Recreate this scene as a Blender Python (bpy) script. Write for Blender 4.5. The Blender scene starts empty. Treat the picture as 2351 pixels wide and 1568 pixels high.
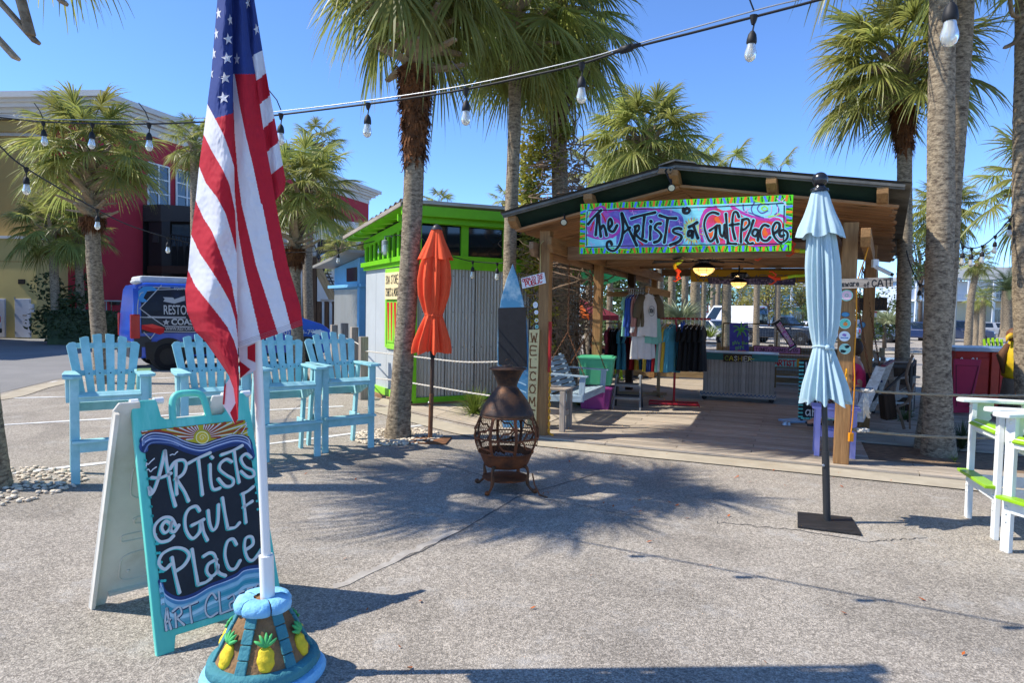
import bpy,math,random
from mathutils import Vector as V,Matrix,Quaternion,noise as mnoise
R = math.radians
sc = bpy.context.scene
# ---------------------------------------------------------------- camera, sky, sun, exposure
CAMH,FV,CX,CY = 1.8,1567.8,1175.0,784.0
_th,_ph = math.atan(.0493),.0184
_F = V((0,math.cos(_th),-math.sin(_th)))
_u = V((0,math.sin(_th),math.cos(_th)))
_r = V((1,0,0))
_R = _r * math.cos(_ph) + _u * math.sin(_ph)
_U = _u * math.cos(_ph) - _r * math.sin(_ph)
cam = bpy.data.cameras.new('camera')
cam.sensor_width = 36.0
cam.lens = FV / 2350 * 36.0
cam.clip_start = .05
cam.clip_end = 2000
camo = bpy.data.objects.new('camera',cam)
sc.collection.objects.link(camo)
camo.matrix_world = Matrix(((_R.x,_U.x,-_F.x,0),(_R.y,_U.y,-_F.y,0),(_R.z,_U.z,-_F.z,CAMH),(0,0,0,1)))
sc.camera = camo

SUN_EL,SUN_AZ = 49.0,-93.0           # the sun stands to the left of the view
w = bpy.data.worlds.new('World')
sc.world = w
w.use_nodes = True
nt = w.node_tree
bg = nt.nodes['Background']
sky = nt.nodes.new('ShaderNodeTexSky')
sky.sky_type = 'NISHITA'
sky.sun_disc = False
sky.sun_elevation = R(SUN_EL)
sky.sun_rotation = R(SUN_AZ)
sky.altitude = 0
sky.air_density = .62
sky.dust_density = .0
sky.ozone_density = 10.0
nt.links.new(sky.outputs[0],bg.inputs[0])
bg.inputs[1].default_value = .15
sl = bpy.data.lights.new('sun','SUN')
sl.energy = 3.1
sl.angle = R(.53)
sl.color = (1,.94,.84)
slo = bpy.data.objects.new('sun',sl)
sc.collection.objects.link(slo)
_ld = V((math.cos(R(SUN_EL))*math.cos(R(3)),math.cos(R(SUN_EL))*math.sin(R(3)),-math.sin(R(SUN_EL))))   # light travels to the right and a little away
slo.rotation_euler = _ld.to_track_quat('-Z','Y').to_euler()
sc.view_settings.view_transform = 'Standard'
sc.view_settings.look = 'None'
sc.view_settings.gamma = 1
sc.view_settings.use_curve_mapping = False
sc.view_settings.exposure = 1.13
sc.cycles.max_bounces = 8
sc.cycles.transparent_max_bounces = 12

# ---------------------------------------------------------------- helpers
def ray(px,py):
 return _F + _R * ((px - CX) / FV) - _U * ((py - CY) / FV)
def G(px,py,z=0.0):                      # point where a sight line meets the level z
 d = ray(px,py); t = (z - CAMH) / d.z
 return V((d.x * t,d.y * t,z))
def D(px,py,y):                          # point of a sight line at distance y
 d = ray(px,py); t = y / d.y
 return V((d.x * t,y,CAMH + d.z * t))
class Plane:
 def __init__(s,o,ex,ez):
  s.o = V(o); s.x = V(ex).normalized(); s.z = V(ez).normalized()
  s.n = s.x.cross(s.z).normalized()  # toward the viewer for x right, z up
 def pix(s,px,py):
  d = ray(px,py); c = V((0,0,CAMH))
  t = (s.o - c).dot(s.n) / d.dot(s.n)
  p = c + d * t - s.o
  return (p.dot(s.x),p.dot(s.z))
 def at(s,u,w,off=0.0):
  return s.o + s.x * u + s.z * w + s.n * off
 def mat(s):
  m = Matrix.Identity(4)
  for i,a in enumerate((s.x,s.z,s.n)):
   m[0][i],m[1][i],m[2][i] = a
  m[0][3],m[1][3],m[2][3] = s.o
  return m
def lin(h):
 h = h.lstrip('#')
 r = []
 for i in (0,2,4):
  c = int(h[i:i+2],16) / 255
  r.append(c / 12.92 if c <= .04045 else ((c + .055) / 1.055) ** 2.4)
 return tuple(r)
WM = {}; LM = {}
def wm(o):
 return WM.get(o.name,Matrix.Identity(4)) if o else Matrix.Identity(4)
def props(o,label=None,cat=None,group=None,kind=None):
 if label: o['label'] = label
 if cat: o['category'] = cat
 if group: o['group'] = group
 if kind: o['kind'] = kind
 return o
def place(o,parent,M):
 sc.collection.objects.link(o)
 if parent:
  o.parent = parent
  M_ = wm(parent).inverted() @ M
 else: M_ = M
 o.matrix_basis = M_
 LM[o.name] = M_.copy(); WM[o.name] = M.copy()
def E(name,label,cat,loc=(0,0,0),rz=0.0,group=None):
 o = bpy.data.objects.new(name,None)
 o.empty_display_size = .1
 place(o,None,Matrix.Translation(V(loc)) @ Matrix.Rotation(rz,4,'Z'))
 return props(o,label,cat,group)
def inst(name,me,parent,M,mods=None):
 o = bpy.data.objects.new(name,me)
 place(o,parent,M)
 return o
def copy_tree(o,M=None,parent=None):
 c = o.copy(); sc.collection.objects.link(c)
 if parent is None:
  c.matrix_basis = M; WM[c.name] = M.copy()
 else:
  c.parent = parent
  c.matrix_basis = LM[o.name]; LM[c.name] = LM[o.name]
  WM[c.name] = wm(parent) @ LM[o.name]
 for ch in list(o.children):
  copy_tree(ch,None,c)
 return c
def lerp(a,b,t): return a + (b - a) * t
def spline(pts,n=8,closed=False):        # Catmull-Rom through points
 P = [V(p) for p in pts]
 if len(P) < 3: return P
 out = []
 N = len(P)
 rng = range(N) if closed else range(N - 1)
 for i in rng:
  if closed:
   a,b,c,d = P[i-1],P[i],P[(i+1) % N],P[(i+2) % N]
  else:
   a,b,c,d = P[max(i-1,0)],P[i],P[i+1],P[min(i+2,N-1)]
  for k in range(n):
   t = k / n
   out.append(.5 * ((2*b) + (c-a)*t + (2*a-5*b+4*c-d)*t*t + (3*b-a-3*c+d)*t**3))
 if not closed: out.append(P[-1])
 return out
class B:                                   # collects shapes and links them as ONE mesh object
 def __init__(s): s.v = []; s.f = []; s.m = []; s.mi = 0
 def add(s,vs,fs):
  n = len(s.v); s.v += [tuple(p) for p in vs]
  for f in fs: s.f.append(tuple(i + n for i in f)); s.m.append(s.mi)
  return s
 def box(s,c,d,M=None):
  x,y,z = d[0]/2,d[1]/2,d[2]/2; c = V(c)
  vs = [V((a*x,b*y,e*z)) for a in (-1,1) for b in (-1,1) for e in (-1,1)]
  vs = [c + (M @ p if M else p) for p in vs]
  return s.add(vs,[(0,1,3,2),(4,6,7,5),(0,4,5,1),(2,3,7,6),(0,2,6,4),(1,5,7,3)])
 def hexa(s,q0,q1):                   # two quads joined
  return s.add(list(q0) + list(q1),[(3,2,1,0),(4,5,6,7),(0,1,5,4),(1,2,6,5),(2,3,7,6),(3,0,4,7)])
 def beam(s,p0,p1,wd,h,up=(0,0,1),ext=0.0):
  p0,p1 = V(p0),V(p1); d = (p1 - p0).normalized(); p0 -= d*ext; p1 += d*ext
  a = d.cross(V(up))
  if a.length < 1e-4: a = d.cross(V((0,1,0)))
  a = a.normalized() * wd / 2; b = a.cross(d).normalized() * h / 2
  return s.hexa([p0-a-b,p0+a-b,p0+a+b,p0-a+b],[p1-a-b,p1+a-b,p1+a+b,p1-a+b])
 def tube(s,pts,r,n=8,cap=True,closed=False):
  P = [V(p) for p in pts]; N = len(P)
  rr = r if hasattr(r,'__len__') else [r] * N
  vs = []; prev = None
  for i,p in enumerate(P):
   if closed: t = P[(i+1) % N] - P[i-1]
   else: t = P[min(i+1,N-1)] - P[max(i-1,0)]
   if t.length < 1e-9: t = V((0,0,1))
   t.normalize()
   if prev is None:
    a = t.cross(V((0,0,1)))
    if a.length < .05: a = t.cross(V((1,0,0)))
   else:
    a = prev - t * prev.dot(t)
    if a.length < 1e-6: a = t.cross(V((1,0,0)))
   a.normalize(); prev = a; b = t.cross(a)
   for k in range(n):
    g = 2*math.pi*k/n
    vs.append(p + (a*math.cos(g) + b*math.sin(g)) * rr[i])
  fs = []
  for i in range(N if closed else N-1):
   j = (i+1) % N
   for k in range(n):
    l = (k+1) % n
    fs.append((i*n+k,i*n+l,j*n+l,j*n+k))
  if cap and not closed:
   fs.append(tuple(range(n))[::-1]); fs.append(tuple((N-1)*n+k for k in range(n)))
  return s.add(vs,fs)
 def lathe(s,prof,n=24,M=None,cap=True,fn=None):
  vs = []; fs = []
  for i,(r,z) in enumerate(prof):
   for k in range(n):
    g = 2*math.pi*k/n
    rr = r * (fn(g,i) if fn else 1)
    p = V((rr*math.cos(g),rr*math.sin(g),z)); vs.append(M @ p if M else p)
  for i in range(len(prof)-1):
   for k in range(n):
    l = (k+1) % n; fs.append((i*n+k,i*n+l,(i+1)*n+l,(i+1)*n+k))
  if cap:
   fs.append(tuple(range(n))[::-1]); fs.append(tuple((len(prof)-1)*n+k for k in range(n)))
  return s.add(vs,fs)
 def prism(s,poly,vec):
  P = [V(p) for p in poly]; n = len(P); q = V(vec)
  return s.add(P + [p+q for p in P],[tuple(range(n))[::-1],tuple(range(n,2*n))] +
      [(i,(i+1) % n,n+(i+1) % n,n+i) for i in range(n)])
 def poly(s,pts): return s.add(pts,[tuple(range(len(pts)))])
 def grid(s,fn,nu,nv,mfn=None,closeu=False):
  n = len(s.v)
  for j in range(nv+1):
   for i in range(nu+1):
    s.v.append(tuple(fn(i/nu,j/nv)))
  for j in range(nv):
   for i in range(nu):
    a = n + j*(nu+1) + i
    s.f.append((a,a+1,a+nu+2,a+nu+1))
    s.m.append(mfn((i+.5)/nu,(j+.5)/nv) if mfn else s.mi)
  return s
 def sphere(s,c,r,nu=10,nv=6,sq=(1,1,1)):
  c = V(c); vs = []; fs = []
  for j in range(nv+1):
   th = math.pi*j/nv
   for i in range(nu):
    g = 2*math.pi*i/nu
    vs.append(c + V((math.sin(th)*math.cos(g)*sq[0],math.sin(th)*math.sin(g)*sq[1],math.cos(th)*sq[2]))*r)
  for j in range(nv):
   for i in range(nu):
    fs.append((j*nu+i,(j+1)*nu+i,(j+1)*nu+(i+1) % nu,j*nu+(i+1) % nu))
  return s.add(vs,fs)
 def mesh(s,name,mats,smooth=False):
  me = bpy.data.meshes.new(name)
  me.from_pydata(s.v,[],s.f)
  for m in (mats if isinstance(mats,(list,tuple)) else [mats]): me.materials.append(m)
  if any(s.m): me.polygons.foreach_set('material_index',s.m)
  if smooth:
   me.polygons.foreach_set('use_smooth',[True]*len(me.polygons))
   if smooth is not True: me.set_sharp_from_angle(angle=R(smooth))
  me.update()
  return me
 def ob(s,name,mats,parent=None,M=None,smooth=False,bevel=0,**kw):
  o = bpy.data.objects.new(name,s.mesh(name,mats,smooth))
  place(o,parent,M if M is not None else Matrix.Identity(4))
  if bevel:
   md = o.modifiers.new('bevel','BEVEL'); md.width = bevel; md.segments = 2; md.limit_method = 'ANGLE'; md.angle_limit = R(50)
  return props(o,**kw)
def frame(p0,p1,up=(0,0,1)):           # x along p0->p1, z near up, origin at p0
 p0,p1 = V(p0),V(p1); x = (p1-p0).normalized(); y = V(up).cross(x)
 if y.length < 1e-4: y = V((0,1,0)).cross(x)
 y.normalize(); z = x.cross(y)
 m = Matrix.Identity(4)
 for i,a in enumerate((x,y,z)): m[0][i],m[1][i],m[2][i] = a
 m[0][3],m[1][3],m[2][3] = p0
 return m
def board(name,p0,p1,wd,h,mt,parent=None,up=(0,0,1),bevel=.004,**kw):
 L = (V(p1)-V(p0)).length
 return B().box((L/2,0,0),(L,wd,h)).ob(name,mt,parent,frame(p0,p1,up),bevel=bevel,**kw)

# ---------------------------------------------------------------- materials
def mat(name,col,rough=.7,metal=0.0,var=.14,ns=5.0,st=(1,1,1),bump=0.0,bs=50.0,bst=None,spec=.35,
  col2=None,amt=.5,ns2=None,objr=0.0,transl=0.0,emis=0.0,coat=0.0,alpha=1.0,trans=0.0,soft=.12,hue=0.0):
 m = bpy.data.materials.new(name); m.use_nodes = True
 t = m.node_tree; N = t.nodes; L = t.links; p = N['Principled BSDF']
 if isinstance(col,str): col = lin(col)
 if isinstance(col2,str): col2 = lin(col2)
 tc = N.new('ShaderNodeTexCoord'); mp = N.new('ShaderNodeMapping'); mp.inputs['Scale'].default_value = st
 L.new(tc.outputs['Object'],mp.inputs[0])
 nz = N.new('ShaderNodeTexNoise'); nz.inputs['Scale'].default_value = ns; nz.inputs['Detail'].default_value = 6
 nz.inputs['Roughness'].default_value = .65
 L.new(mp.outputs[0],nz.inputs['Vector'])
 mr = N.new('ShaderNodeMapRange'); mr.inputs[1].default_value = .28; mr.inputs[2].default_value = .72
 L.new(nz.outputs[0],mr.inputs[0])
 mx = N.new('ShaderNodeMix'); mx.data_type = 'RGBA'
 mx.inputs[6].default_value = (*[c*(1-var) for c in col],1); mx.inputs[7].default_value = (*[min(1,c*(1+var)) for c in col],1)
 L.new(mr.outputs[0],mx.inputs[0]); out = mx.outputs[2]
 if col2:
  n2 = N.new('ShaderNodeTexNoise'); n2.inputs['Scale'].default_value = ns2 or ns*.6; n2.inputs['Detail'].default_value = 8
  n2.inputs['Roughness'].default_value = .7
  L.new(mp.outputs[0],n2.inputs['Vector'])
  r2 = N.new('ShaderNodeMapRange'); th = .5 + (.5-amt)*.5
  r2.inputs[1].default_value = th-soft; r2.inputs[2].default_value = th+soft
  L.new(n2.outputs[0],r2.inputs[0])
  m2 = N.new('ShaderNodeMix'); m2.data_type = 'RGBA'; m2.inputs[7].default_value = (*col2,1)
  L.new(r2.outputs[0],m2.inputs[0]); L.new(out,m2.inputs[6]); out = m2.outputs[2]
 if objr:
  oi = N.new('ShaderNodeObjectInfo'); hs = N.new('ShaderNodeHueSaturation')
  rr = N.new('ShaderNodeMapRange'); rr.inputs[3].default_value = 1-objr; rr.inputs[4].default_value = 1+objr
  L.new(oi.outputs['Random'],rr.inputs[0]); L.new(rr.outputs[0],hs.inputs['Value']); L.new(out,hs.inputs['Color']); out = hs.outputs[0]
  if hue:
   r3 = N.new('ShaderNodeMapRange'); r3.inputs[3].default_value = .5-hue; r3.inputs[4].default_value = .5+hue
   L.new(oi.outputs['Random'],r3.inputs[0]); L.new(r3.outputs[0],hs.inputs['Hue'])
 L.new(out,p.inputs['Base Color'])
 p.inputs['Roughness'].default_value = rough; p.inputs['Metallic'].default_value = metal
 p.inputs['Specular IOR Level'].default_value = spec
 if coat: p.inputs['Coat Weight'].default_value = coat; p.inputs['Coat Roughness'].default_value = .06
 if trans: p.inputs['Transmission Weight'].default_value = trans
 if alpha < 1: p.inputs['Alpha'].default_value = alpha
 if emis: L.new(out,p.inputs['Emission Color']); p.inputs['Emission Strength'].default_value = emis
 if bump:
  nb = N.new('ShaderNodeTexNoise'); nb.inputs['Scale'].default_value = bs; nb.inputs['Detail'].default_value = 4
  mb = N.new('ShaderNodeMapping'); mb.inputs['Scale'].default_value = bst or st
  L.new(tc.outputs['Object'],mb.inputs[0]); L.new(mb.outputs[0],nb.inputs['Vector'])
  bn = N.new('ShaderNodeBump'); bn.inputs['Strength'].default_value = bump; bn.inputs['Distance'].default_value = .01
  L.new(nb.outputs[0],bn.inputs['Height']); L.new(bn.outputs[0],p.inputs['Normal'])
 if transl:
  tb = N.new('ShaderNodeBsdfTranslucent'); L.new(out,tb.inputs[0]); ms = N.new('ShaderNodeMixShader'); ms.inputs[0].default_value = transl
  L.new(p.outputs[0],ms.inputs[1]); L.new(tb.outputs[0],ms.inputs[2]); L.new(ms.outputs[0],N['Material Output'].inputs[0])
 return m
def wood(name,col,col2=None,amt=.4,rough=.8,var=.3,objr=.12,bump=.5):
 return mat(name,col,rough,var=var,ns=2.2,st=(1,16,16),bump=bump,bs=6,bst=(1,30,30),col2=col2,amt=amt,ns2=1.6,objr=objr,spec=.2)
def paint(name,col,var=.06,rough=.55,**k):
 return mat(name,col,rough,var=var,ns=7,bump=.12,bs=40,**k)
MT = dict(
 teal_chair=paint('turquoise_paint','8fc3c6',var=.1,rough=.5,col2='a9d6da',amt=.35,objr=.04),
 white=paint('white_paint','dedfdc'),lime=paint('lime_paint','8bb81f',rough=.35),
 white_poly=paint('white_polymer','e2e4df',rough=.45),
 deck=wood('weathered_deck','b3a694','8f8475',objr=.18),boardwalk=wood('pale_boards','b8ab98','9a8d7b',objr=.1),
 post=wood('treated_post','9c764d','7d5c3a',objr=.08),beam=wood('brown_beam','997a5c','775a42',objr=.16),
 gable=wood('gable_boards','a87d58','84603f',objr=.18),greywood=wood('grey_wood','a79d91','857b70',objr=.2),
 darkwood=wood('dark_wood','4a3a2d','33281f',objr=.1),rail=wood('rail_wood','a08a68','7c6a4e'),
 black=mat('black_iron','1b1b1c',.5,var=.2,spec=.4),blackplastic=mat('black_plastic','161617',.6,spec=.3),
 steel=mat('bright_steel','a9adb0',.35,metal=.9),galv=mat('galvanised','9aa09f',.5,metal=.25,var=.12,ns=3,col2='8d9290',amt=.4),
 rope=mat('rope','9c8f76',.95,var=.3,ns=40,bump=.6,bs=120),ropew=mat('white_rope','c9c2b4',.95,var=.2,ns=40,bump=.5,bs=100),
 yellowp=mat('yellow_plastic','d99a12',.5),orangecord=mat('orange_cord','d68a14',.6),
 glassdark=mat('dark_glass','141b1e',.06,var=.25,ns=1.5,spec=.7),glassblue=mat('sky_glass','33424c',.06,var=.3,ns=.6,spec=.8),
 tyre=mat('tyre_rubber','17171a',.85),chrome=mat('chrome','c8cbd0',.15,metal=1.0),rim=mat('alloy_rim','9a9ea2',.3,metal=.8),
 redlamp=mat('red_lamp','a80d10',.2,coat=.5),lampglass=mat('lamp_glass','d5dadd',.12,coat=.5),
 trunk=mat('palm_trunk','95866f',.95,var=.55,ns=16,st=(1.3,1.3,3),bump=1.0,bs=26,bst=(1.6,1.6,3),col2='53463a',amt=.4,ns2=9,objr=.1,soft=.09),
 boot=mat('leaf_base','a08f78',.9,var=.3,ns=6,col2='6b563f',amt=.4,objr=.2,bump=.4,bs=30),
 fibre=mat('palm_fibre','6e4526',.95,var=.45,ns=9,col2='3d2616',amt=.35,bump=.8,bs=40),
 frond=mat('palm_leaf',(.27,.305,.078),.42,var=.3,ns=1.3,col2=(.4,.36,.1),amt=.33,ns2=1.0,objr=.3,transl=.52,spec=.45,hue=.012),
 frond_old=mat('dry_leaf',(.26,.2,.1),.8,var=.3,objr=.2,transl=.25),
 leaf=mat('green_leaf',(.075,.115,.03),.6,var=.4,ns=1.1,objr=.15,transl=.3),leafy=mat('yellow_leaf',(.5,.43,.06),.6,var=.35,ns=2.5,col2=(.2,.25,.05),amt=.4,transl=.3),
 twig=mat('twig','86705c',.95,var=.3),bark=mat('bark','6d5f50',.95,var=.3,bump=.8,bs=14,bst=(1,1,.3)),
)
# ---------------------------------------------------------------- ground
def asphalt():
 m = mat('asphalt',(.36,.317,.263),.9,var=.26,ns=150,col2=(.45,.40,.33),amt=.42,ns2=.55,bump=.9,bs=130,spec=.25,soft=.2)
 t = m.node_tree; N = t.nodes; L = t.links; p = N['Principled BSDF']
 tc = N.new('ShaderNodeTexCoord')
 v = N.new('ShaderNodeTexVoronoi'); v.inputs['Scale'].default_value = 95; L.new(tc.outputs['Object'],v.inputs['Vector'])
 r = N.new('ShaderNodeMapRange'); r.inputs[1].default_value = .25; r.inputs[2].default_value = .75; r.inputs[3].default_value = 1.14; r.inputs[4].default_value = .5
 L.new(v.outputs['Distance'],r.inputs[0])
 src = p.inputs['Base Color'].links[0].from_socket
 mx = N.new('ShaderNodeMix'); mx.data_type = 'RGBA'; mx.blend_type = 'MULTIPLY'; mx.inputs[0].default_value = .85
 L.new(src,mx.inputs[6])
 # single pale and dark stones
 v2 = N.new('ShaderNodeTexVoronoi'); v2.inputs['Scale'].default_value = 60; L.new(tc.outputs['Object'],v2.inputs['Vector'])
 r2 = N.new('ShaderNodeMapRange'); r2.inputs[1].default_value = 0; r2.inputs[2].default_value = 1; r2.inputs[3].default_value = .68; r2.inputs[4].default_value = 1.3
 sx = N.new('ShaderNodeSeparateColor'); L.new(v2.outputs['Color'],sx.inputs[0]); L.new(sx.outputs[0],r2.inputs[0])
 mm = N.new('ShaderNodeMath'); mm.operation = 'MULTIPLY'; L.new(r.outputs[0],mm.inputs[0]); L.new(r2.outputs[0],mm.inputs[1])
 L.new(mm.outputs[0],mx.inputs[7])
 # worn sandy stains
 n3 = N.new('ShaderNodeTexNoise'); n3.inputs['Scale'].default_value = 2.3; n3.inputs['Detail'].default_value = 9; n3.inputs['Roughness'].default_value = .75
 L.new(tc.outputs['Object'],n3.inputs['Vector'])
 r3 = N.new('ShaderNodeMapRange'); r3.inputs[1].default_value = .54; r3.inputs[2].default_value = .7; r3.inputs[4].default_value = .7
 L.new(n3.outputs[0],r3.inputs[0])
 m3 = N.new('ShaderNodeMix'); m3.data_type = 'RGBA'; m3.inputs[7].default_value = (.44,.42,.385,1)
 L.new(r3.outputs[0],m3.inputs[0]); L.new(mx.outputs[2],m3.inputs[6])
 n4 = N.new('ShaderNodeTexNoise'); n4.inputs['Scale'].default_value = .9; n4.inputs['Detail'].default_value = 7; n4.inputs['Distortion'].default_value = .6
 L.new(tc.outputs['Object'],n4.inputs['Vector'])
 r4 = N.new('ShaderNodeMapRange'); r4.inputs[1].default_value = .36; r4.inputs[2].default_value = .52; r4.inputs[3].default_value = .84; r4.inputs[4].default_value = 1.06
 L.new(n4.outputs[0],r4.inputs[0])
 m4 = N.new('ShaderNodeMix'); m4.data_type = 'RGBA'; m4.blend_type = 'MULTIPLY'; m4.inputs[0].default_value = 1
 L.new(m3.outputs[2],m4.inputs[6]); L.new(r4.outputs[0],m4.inputs[7]); L.new(m4.outputs[2],p.inputs['Base Color'])
 return m
MT['asphalt'] = asphalt()
MT['road'] = mat('road_asphalt',(.2,.195,.188),.9,var=.25,ns=60,col2=(.25,.243,.23),amt=.4,ns2=.4,bump=.4,bs=80)
MT['conc'] = mat('concrete',(.42,.37,.28),.9,var=.16,ns=3,col2=(.34,.29,.21),amt=.35,bump=.35,bs=60)
MT['line'] = mat('line_paint',(.66,.66,.64),.8,var=.1,ns=30,col2=(.36,.35,.33),amt=.22,ns2=25,soft=.05)
MT['soil'] = mat('soil',(.2,.135,.08),.95,var=.4,ns=14,bump=.9,bs=30)
MT['stone'] = mat('pebble',(.62,.53,.4),.8,var=.35,ns=16)
MT['grass'] = mat('grass',(.11,.14,.03),.8,var=.4,ns=3,transl=.25)
def sm(t): t = max(0,min(1,t)); return t*t*(3-2*t)
def gz(x,y): return -.42 * sm((x+1)/7) * sm((y-20)/12)
def gy(px,py,it=6):                       # ground point under a far pixel, with the lot's fall
 z = 0
 for _ in range(it):
  p = G(px,py,z); z = gz(p.x,p.y)
 return V((p.x,p.y,z))
b = B()
xs = [-900,-300,-120,-60] + [-40 + 2*i for i in range(51)] + [80,120,300,900]
ys = [-60,-20,-6,0,4,8,12,16] + [18 + 2*i for i in range(24)] + [70,90,130,220,500,1500]
for y in ys:
 for x in xs: b.v.append((x,y,gz(x,y)))
nx = len(xs)
for j in range(len(ys)-1):
 for i in range(nx-1):
  b.f.append((j*nx+i,j*nx+i+1,(j+1)*nx+i+1,(j+1)*nx+i)); b.m.append(0)
b.ob('ground',MT['asphalt'],kind='structure')
def sheet(name,pts,mt,z=.004,kind='structure',**k):
 return B().poly([(p[0],p[1],z + gz(p[0],p[1])) for p in pts]).ob(name,mt,kind=kind,**k)
def ribbon(b,P,w0,z,wob=0.0,seed=0):   # flat strip on the ground through points
 rnd = random.Random(seed); L,Rr = [],[]
 for i,p in enumerate(P):
  t = (P[min(i+1,len(P)-1)] - P[max(i-1,0)]); t.z = 0; t.normalize(); n = V((-t.y,t.x,0))
  o = rnd.uniform(-wob,wob); ww = w0/2 * (1 + rnd.uniform(-.3,.3)*(wob > 0))
  L.append(p + n*(o+ww)); Rr.append(p + n*(o-ww))
 vs = [V((q.x,q.y,z+gz(q.x,q.y))) for q in L + Rr]; n = len(P)
 return b.add(vs,[(i,i+1,n+i+1,n+i) for i in range(n-1)])
# road on the left, beyond the gutter strip
rd = [G(-260,930),G(0,903),G(125,872),G(250,850),G(420,828),G(640,818),G(840,815)]
far = [V((-6,29,0)),V((-16,32.0,0)),V((-24,31,0)),V((-60,30,0))]
sheet('road',[(p.x,p.y) for p in rd + far],MT['road'])
gs = spline([G(-260,943),G(0,915),G(125,882),G(370,840),G(470,826),G(560,824)],8)
ribbon(B(),gs,.42,.009).ob('gutter_strip',MT['conc'],kind='structure')
sheet('footpath',[(p.x,p.y) for p in (G(-80,795),G(240,792),G(330,790),G(330,778),G(-80,778))],MT['road'],.008)
# parking lines
for P in ([(-30,1096),(30,1087),(246,1063),(610,1021),(880,987),(985,975)],[(-40,981),(12,976),(264,961),(577,944),(788,933)],
   [(-40,917),(9,915),(130,912),(330,906),(560,892)],[(108,882),(128,876),(240,874),(330,871),(420,866)],[(330,852),(420,848),(640,845)]):
 pp = []
 Q = [G(*p) for p in P]
 for i in range(len(Q)-1):
  for k in range(10): pp.append(Q[i].lerp(Q[i+1],k/10))
 pp.append(Q[-1])
 ribbon(B(),pp,.1,.006,.004,len(P)).ob('parking_line',MT['line'],kind='structure')
# cracks and seams in the asphalt
MT['crack'] = mat('crack',(.09,.085,.08),.95,var=.3,ns=30)
MT['seam'] = mat('pale_seam',(.44,.41,.36),.95,var=.2,ns=60,col2=(.33,.30,.26),amt=.62,ns2=9,soft=.12)
def wander(P,n=14,amp=.03,seed=1):
 rnd = random.Random(seed); Q = [G(*p) for p in P]; o = []
 for i in range(len(Q)-1):
  for k in range(n):
   p = Q[i].lerp(Q[i+1],k/n); p += V((rnd.uniform(-amp,amp),rnd.uniform(-amp,amp),0)); o.append(p)
 return o
for i,(P,wd,mt,am) in enumerate((
 ([(780,1345),(960,1270),(1060,1218),(1190,1140),(1400,1080)],.012,'crack',.012),
 ([(770,1350),(1065,1210)],.07,'seam',.035),([(1640,1200),(1800,1215),(1990,1245),(2130,1235)],.01,'crack',.02),
 ([(990,1060),(1200,1120)],.01,'crack',.02),
 ([(1150,1130),(1320,1160),(1480,1190)],.008,'crack',.02))):
 ribbon(B(),wander(P,16,am,i),wd,.0035+.0004*i,am*.6,i).ob('pavement_crack' if mt == 'crack' else 'worn_patch',MT[mt],kind='structure')
# concrete edge along deck and boardwalk
E1,E2,FL = V((.9205,-.3907,0)),V((.3907,.9205,0)),V((.45,9.47,0))
def DK(u,t,z=0.0): return FL + E1*u + E2*t + V((0,0,z))
ce = [G(862,938),G(960,965),G(1060,990),G(1160,1010),DK(-.1,-.42),DK(1.5,-.44),DK(3.7,-.42),DK(9.5,-.42)]
ribbon(B(),spline(ce,8),.44,.013).ob('concrete_edge',MT['conc'],kind='structure')
drain = E('drain_grate','rusty iron drain grate in the asphalt behind the blue chairs','drain',G(765,895))
dc,dx_,dy_ = G(765,896),V((.95,.1,0)).normalized(),V((-.1,.95,0)).normalized()
MT['rust'] = mat('rust',(.2,.085,.035),.85,var=.4,ns=9,col2=(.1,.05,.028),amt=.4,bump=.4,bs=50)
fb = B()
for k in range(9):
 board('slat',dc + dx_*(k*.11-.44) - dy_*.5 + V((0,0,.008)),dc + dx_*(k*.11-.44) + dy_*.5 + V((0,0,.008)),.055,.012,MT['rust'],drain,bevel=0)
B().box((0,0,0),(1.1,1.1,.006)).ob('pit',MT['black'],drain,Matrix.Translation(dc + V((0,0,.003))))
mh = B().lathe([(.32,.004),(.32,.011),(.0,.011)],24,Matrix.Translation(G(665,970))).ob('manhole_cover',MT['road'])
props(mh,'round worn manhole cover in the parking bay','manhole')

# ---------------------------------------------------------------- deck of single boards
ZD = .036
deck = B()
deck.hexa([DK(-.25,-.18,-.1),DK(9.6,-.18,-.1),DK(9.6,9.5,-.1),DK(-.25,9.5,-.1)],[DK(-.25,-.18,.006),DK(9.6,-.18,.006),DK(9.6,9.5,.006),DK(-.25,9.5,.006)])
deck = deck.ob('deck',MT['darkwood'],kind='structure')
_pl = {}
def plank(name,p0,ang,L,wd,h,mt,parent):
 key = (round(L,2),wd,h,mt.name)
 if key not in _pl: _pl[key] = B().box((key[0]/2,0,-h/2),(key[0],wd,h)).mesh(name,mt)
 return inst(name,_pl[key],parent,Matrix.Translation(p0) @ Matrix.Rotation(ang,4,'Z'))
a1 = math.atan2(E1.y,E1.x)
rnd = random.Random(5)
HU0,HU1,HT0,HT1 = 4.1,6.0,.42,1.62      # planting hole of the right palm
t = -.11; row = 0
while t < 9.3:
 segs = [(-.25,9.6)]
 if HT0 - .07 < t < HT1 + .07: segs = [(-.25,HU0),(HU1,9.6)]
 for (u0,u1) in segs:
  u = u0
  first = True
  while u < u1 - .05:
   L = (1.2 + .9*(row % 3) if first else 3.6) if t < 4.5 else (1.8 if first and row % 2 else 4.8)
   L = min(L,u1 - u)
   if u1-u-L < .3: L = u1-u
   plank('plank',DK(u + .002,t,ZD + rnd.uniform(-.002,.003)),a1,round(L-.006,2),.133,.027,MT['deck'],deck)
   u += L; first = False
 t += .1455; row += 1
B().poly([DK(HU0,HT0,.016),DK(HU1,HT0,.016),DK(HU1,HT1,.016),DK(HU0,HT1,.016)]).ob('soil_bed',MT['soil'],kind='structure')
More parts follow.
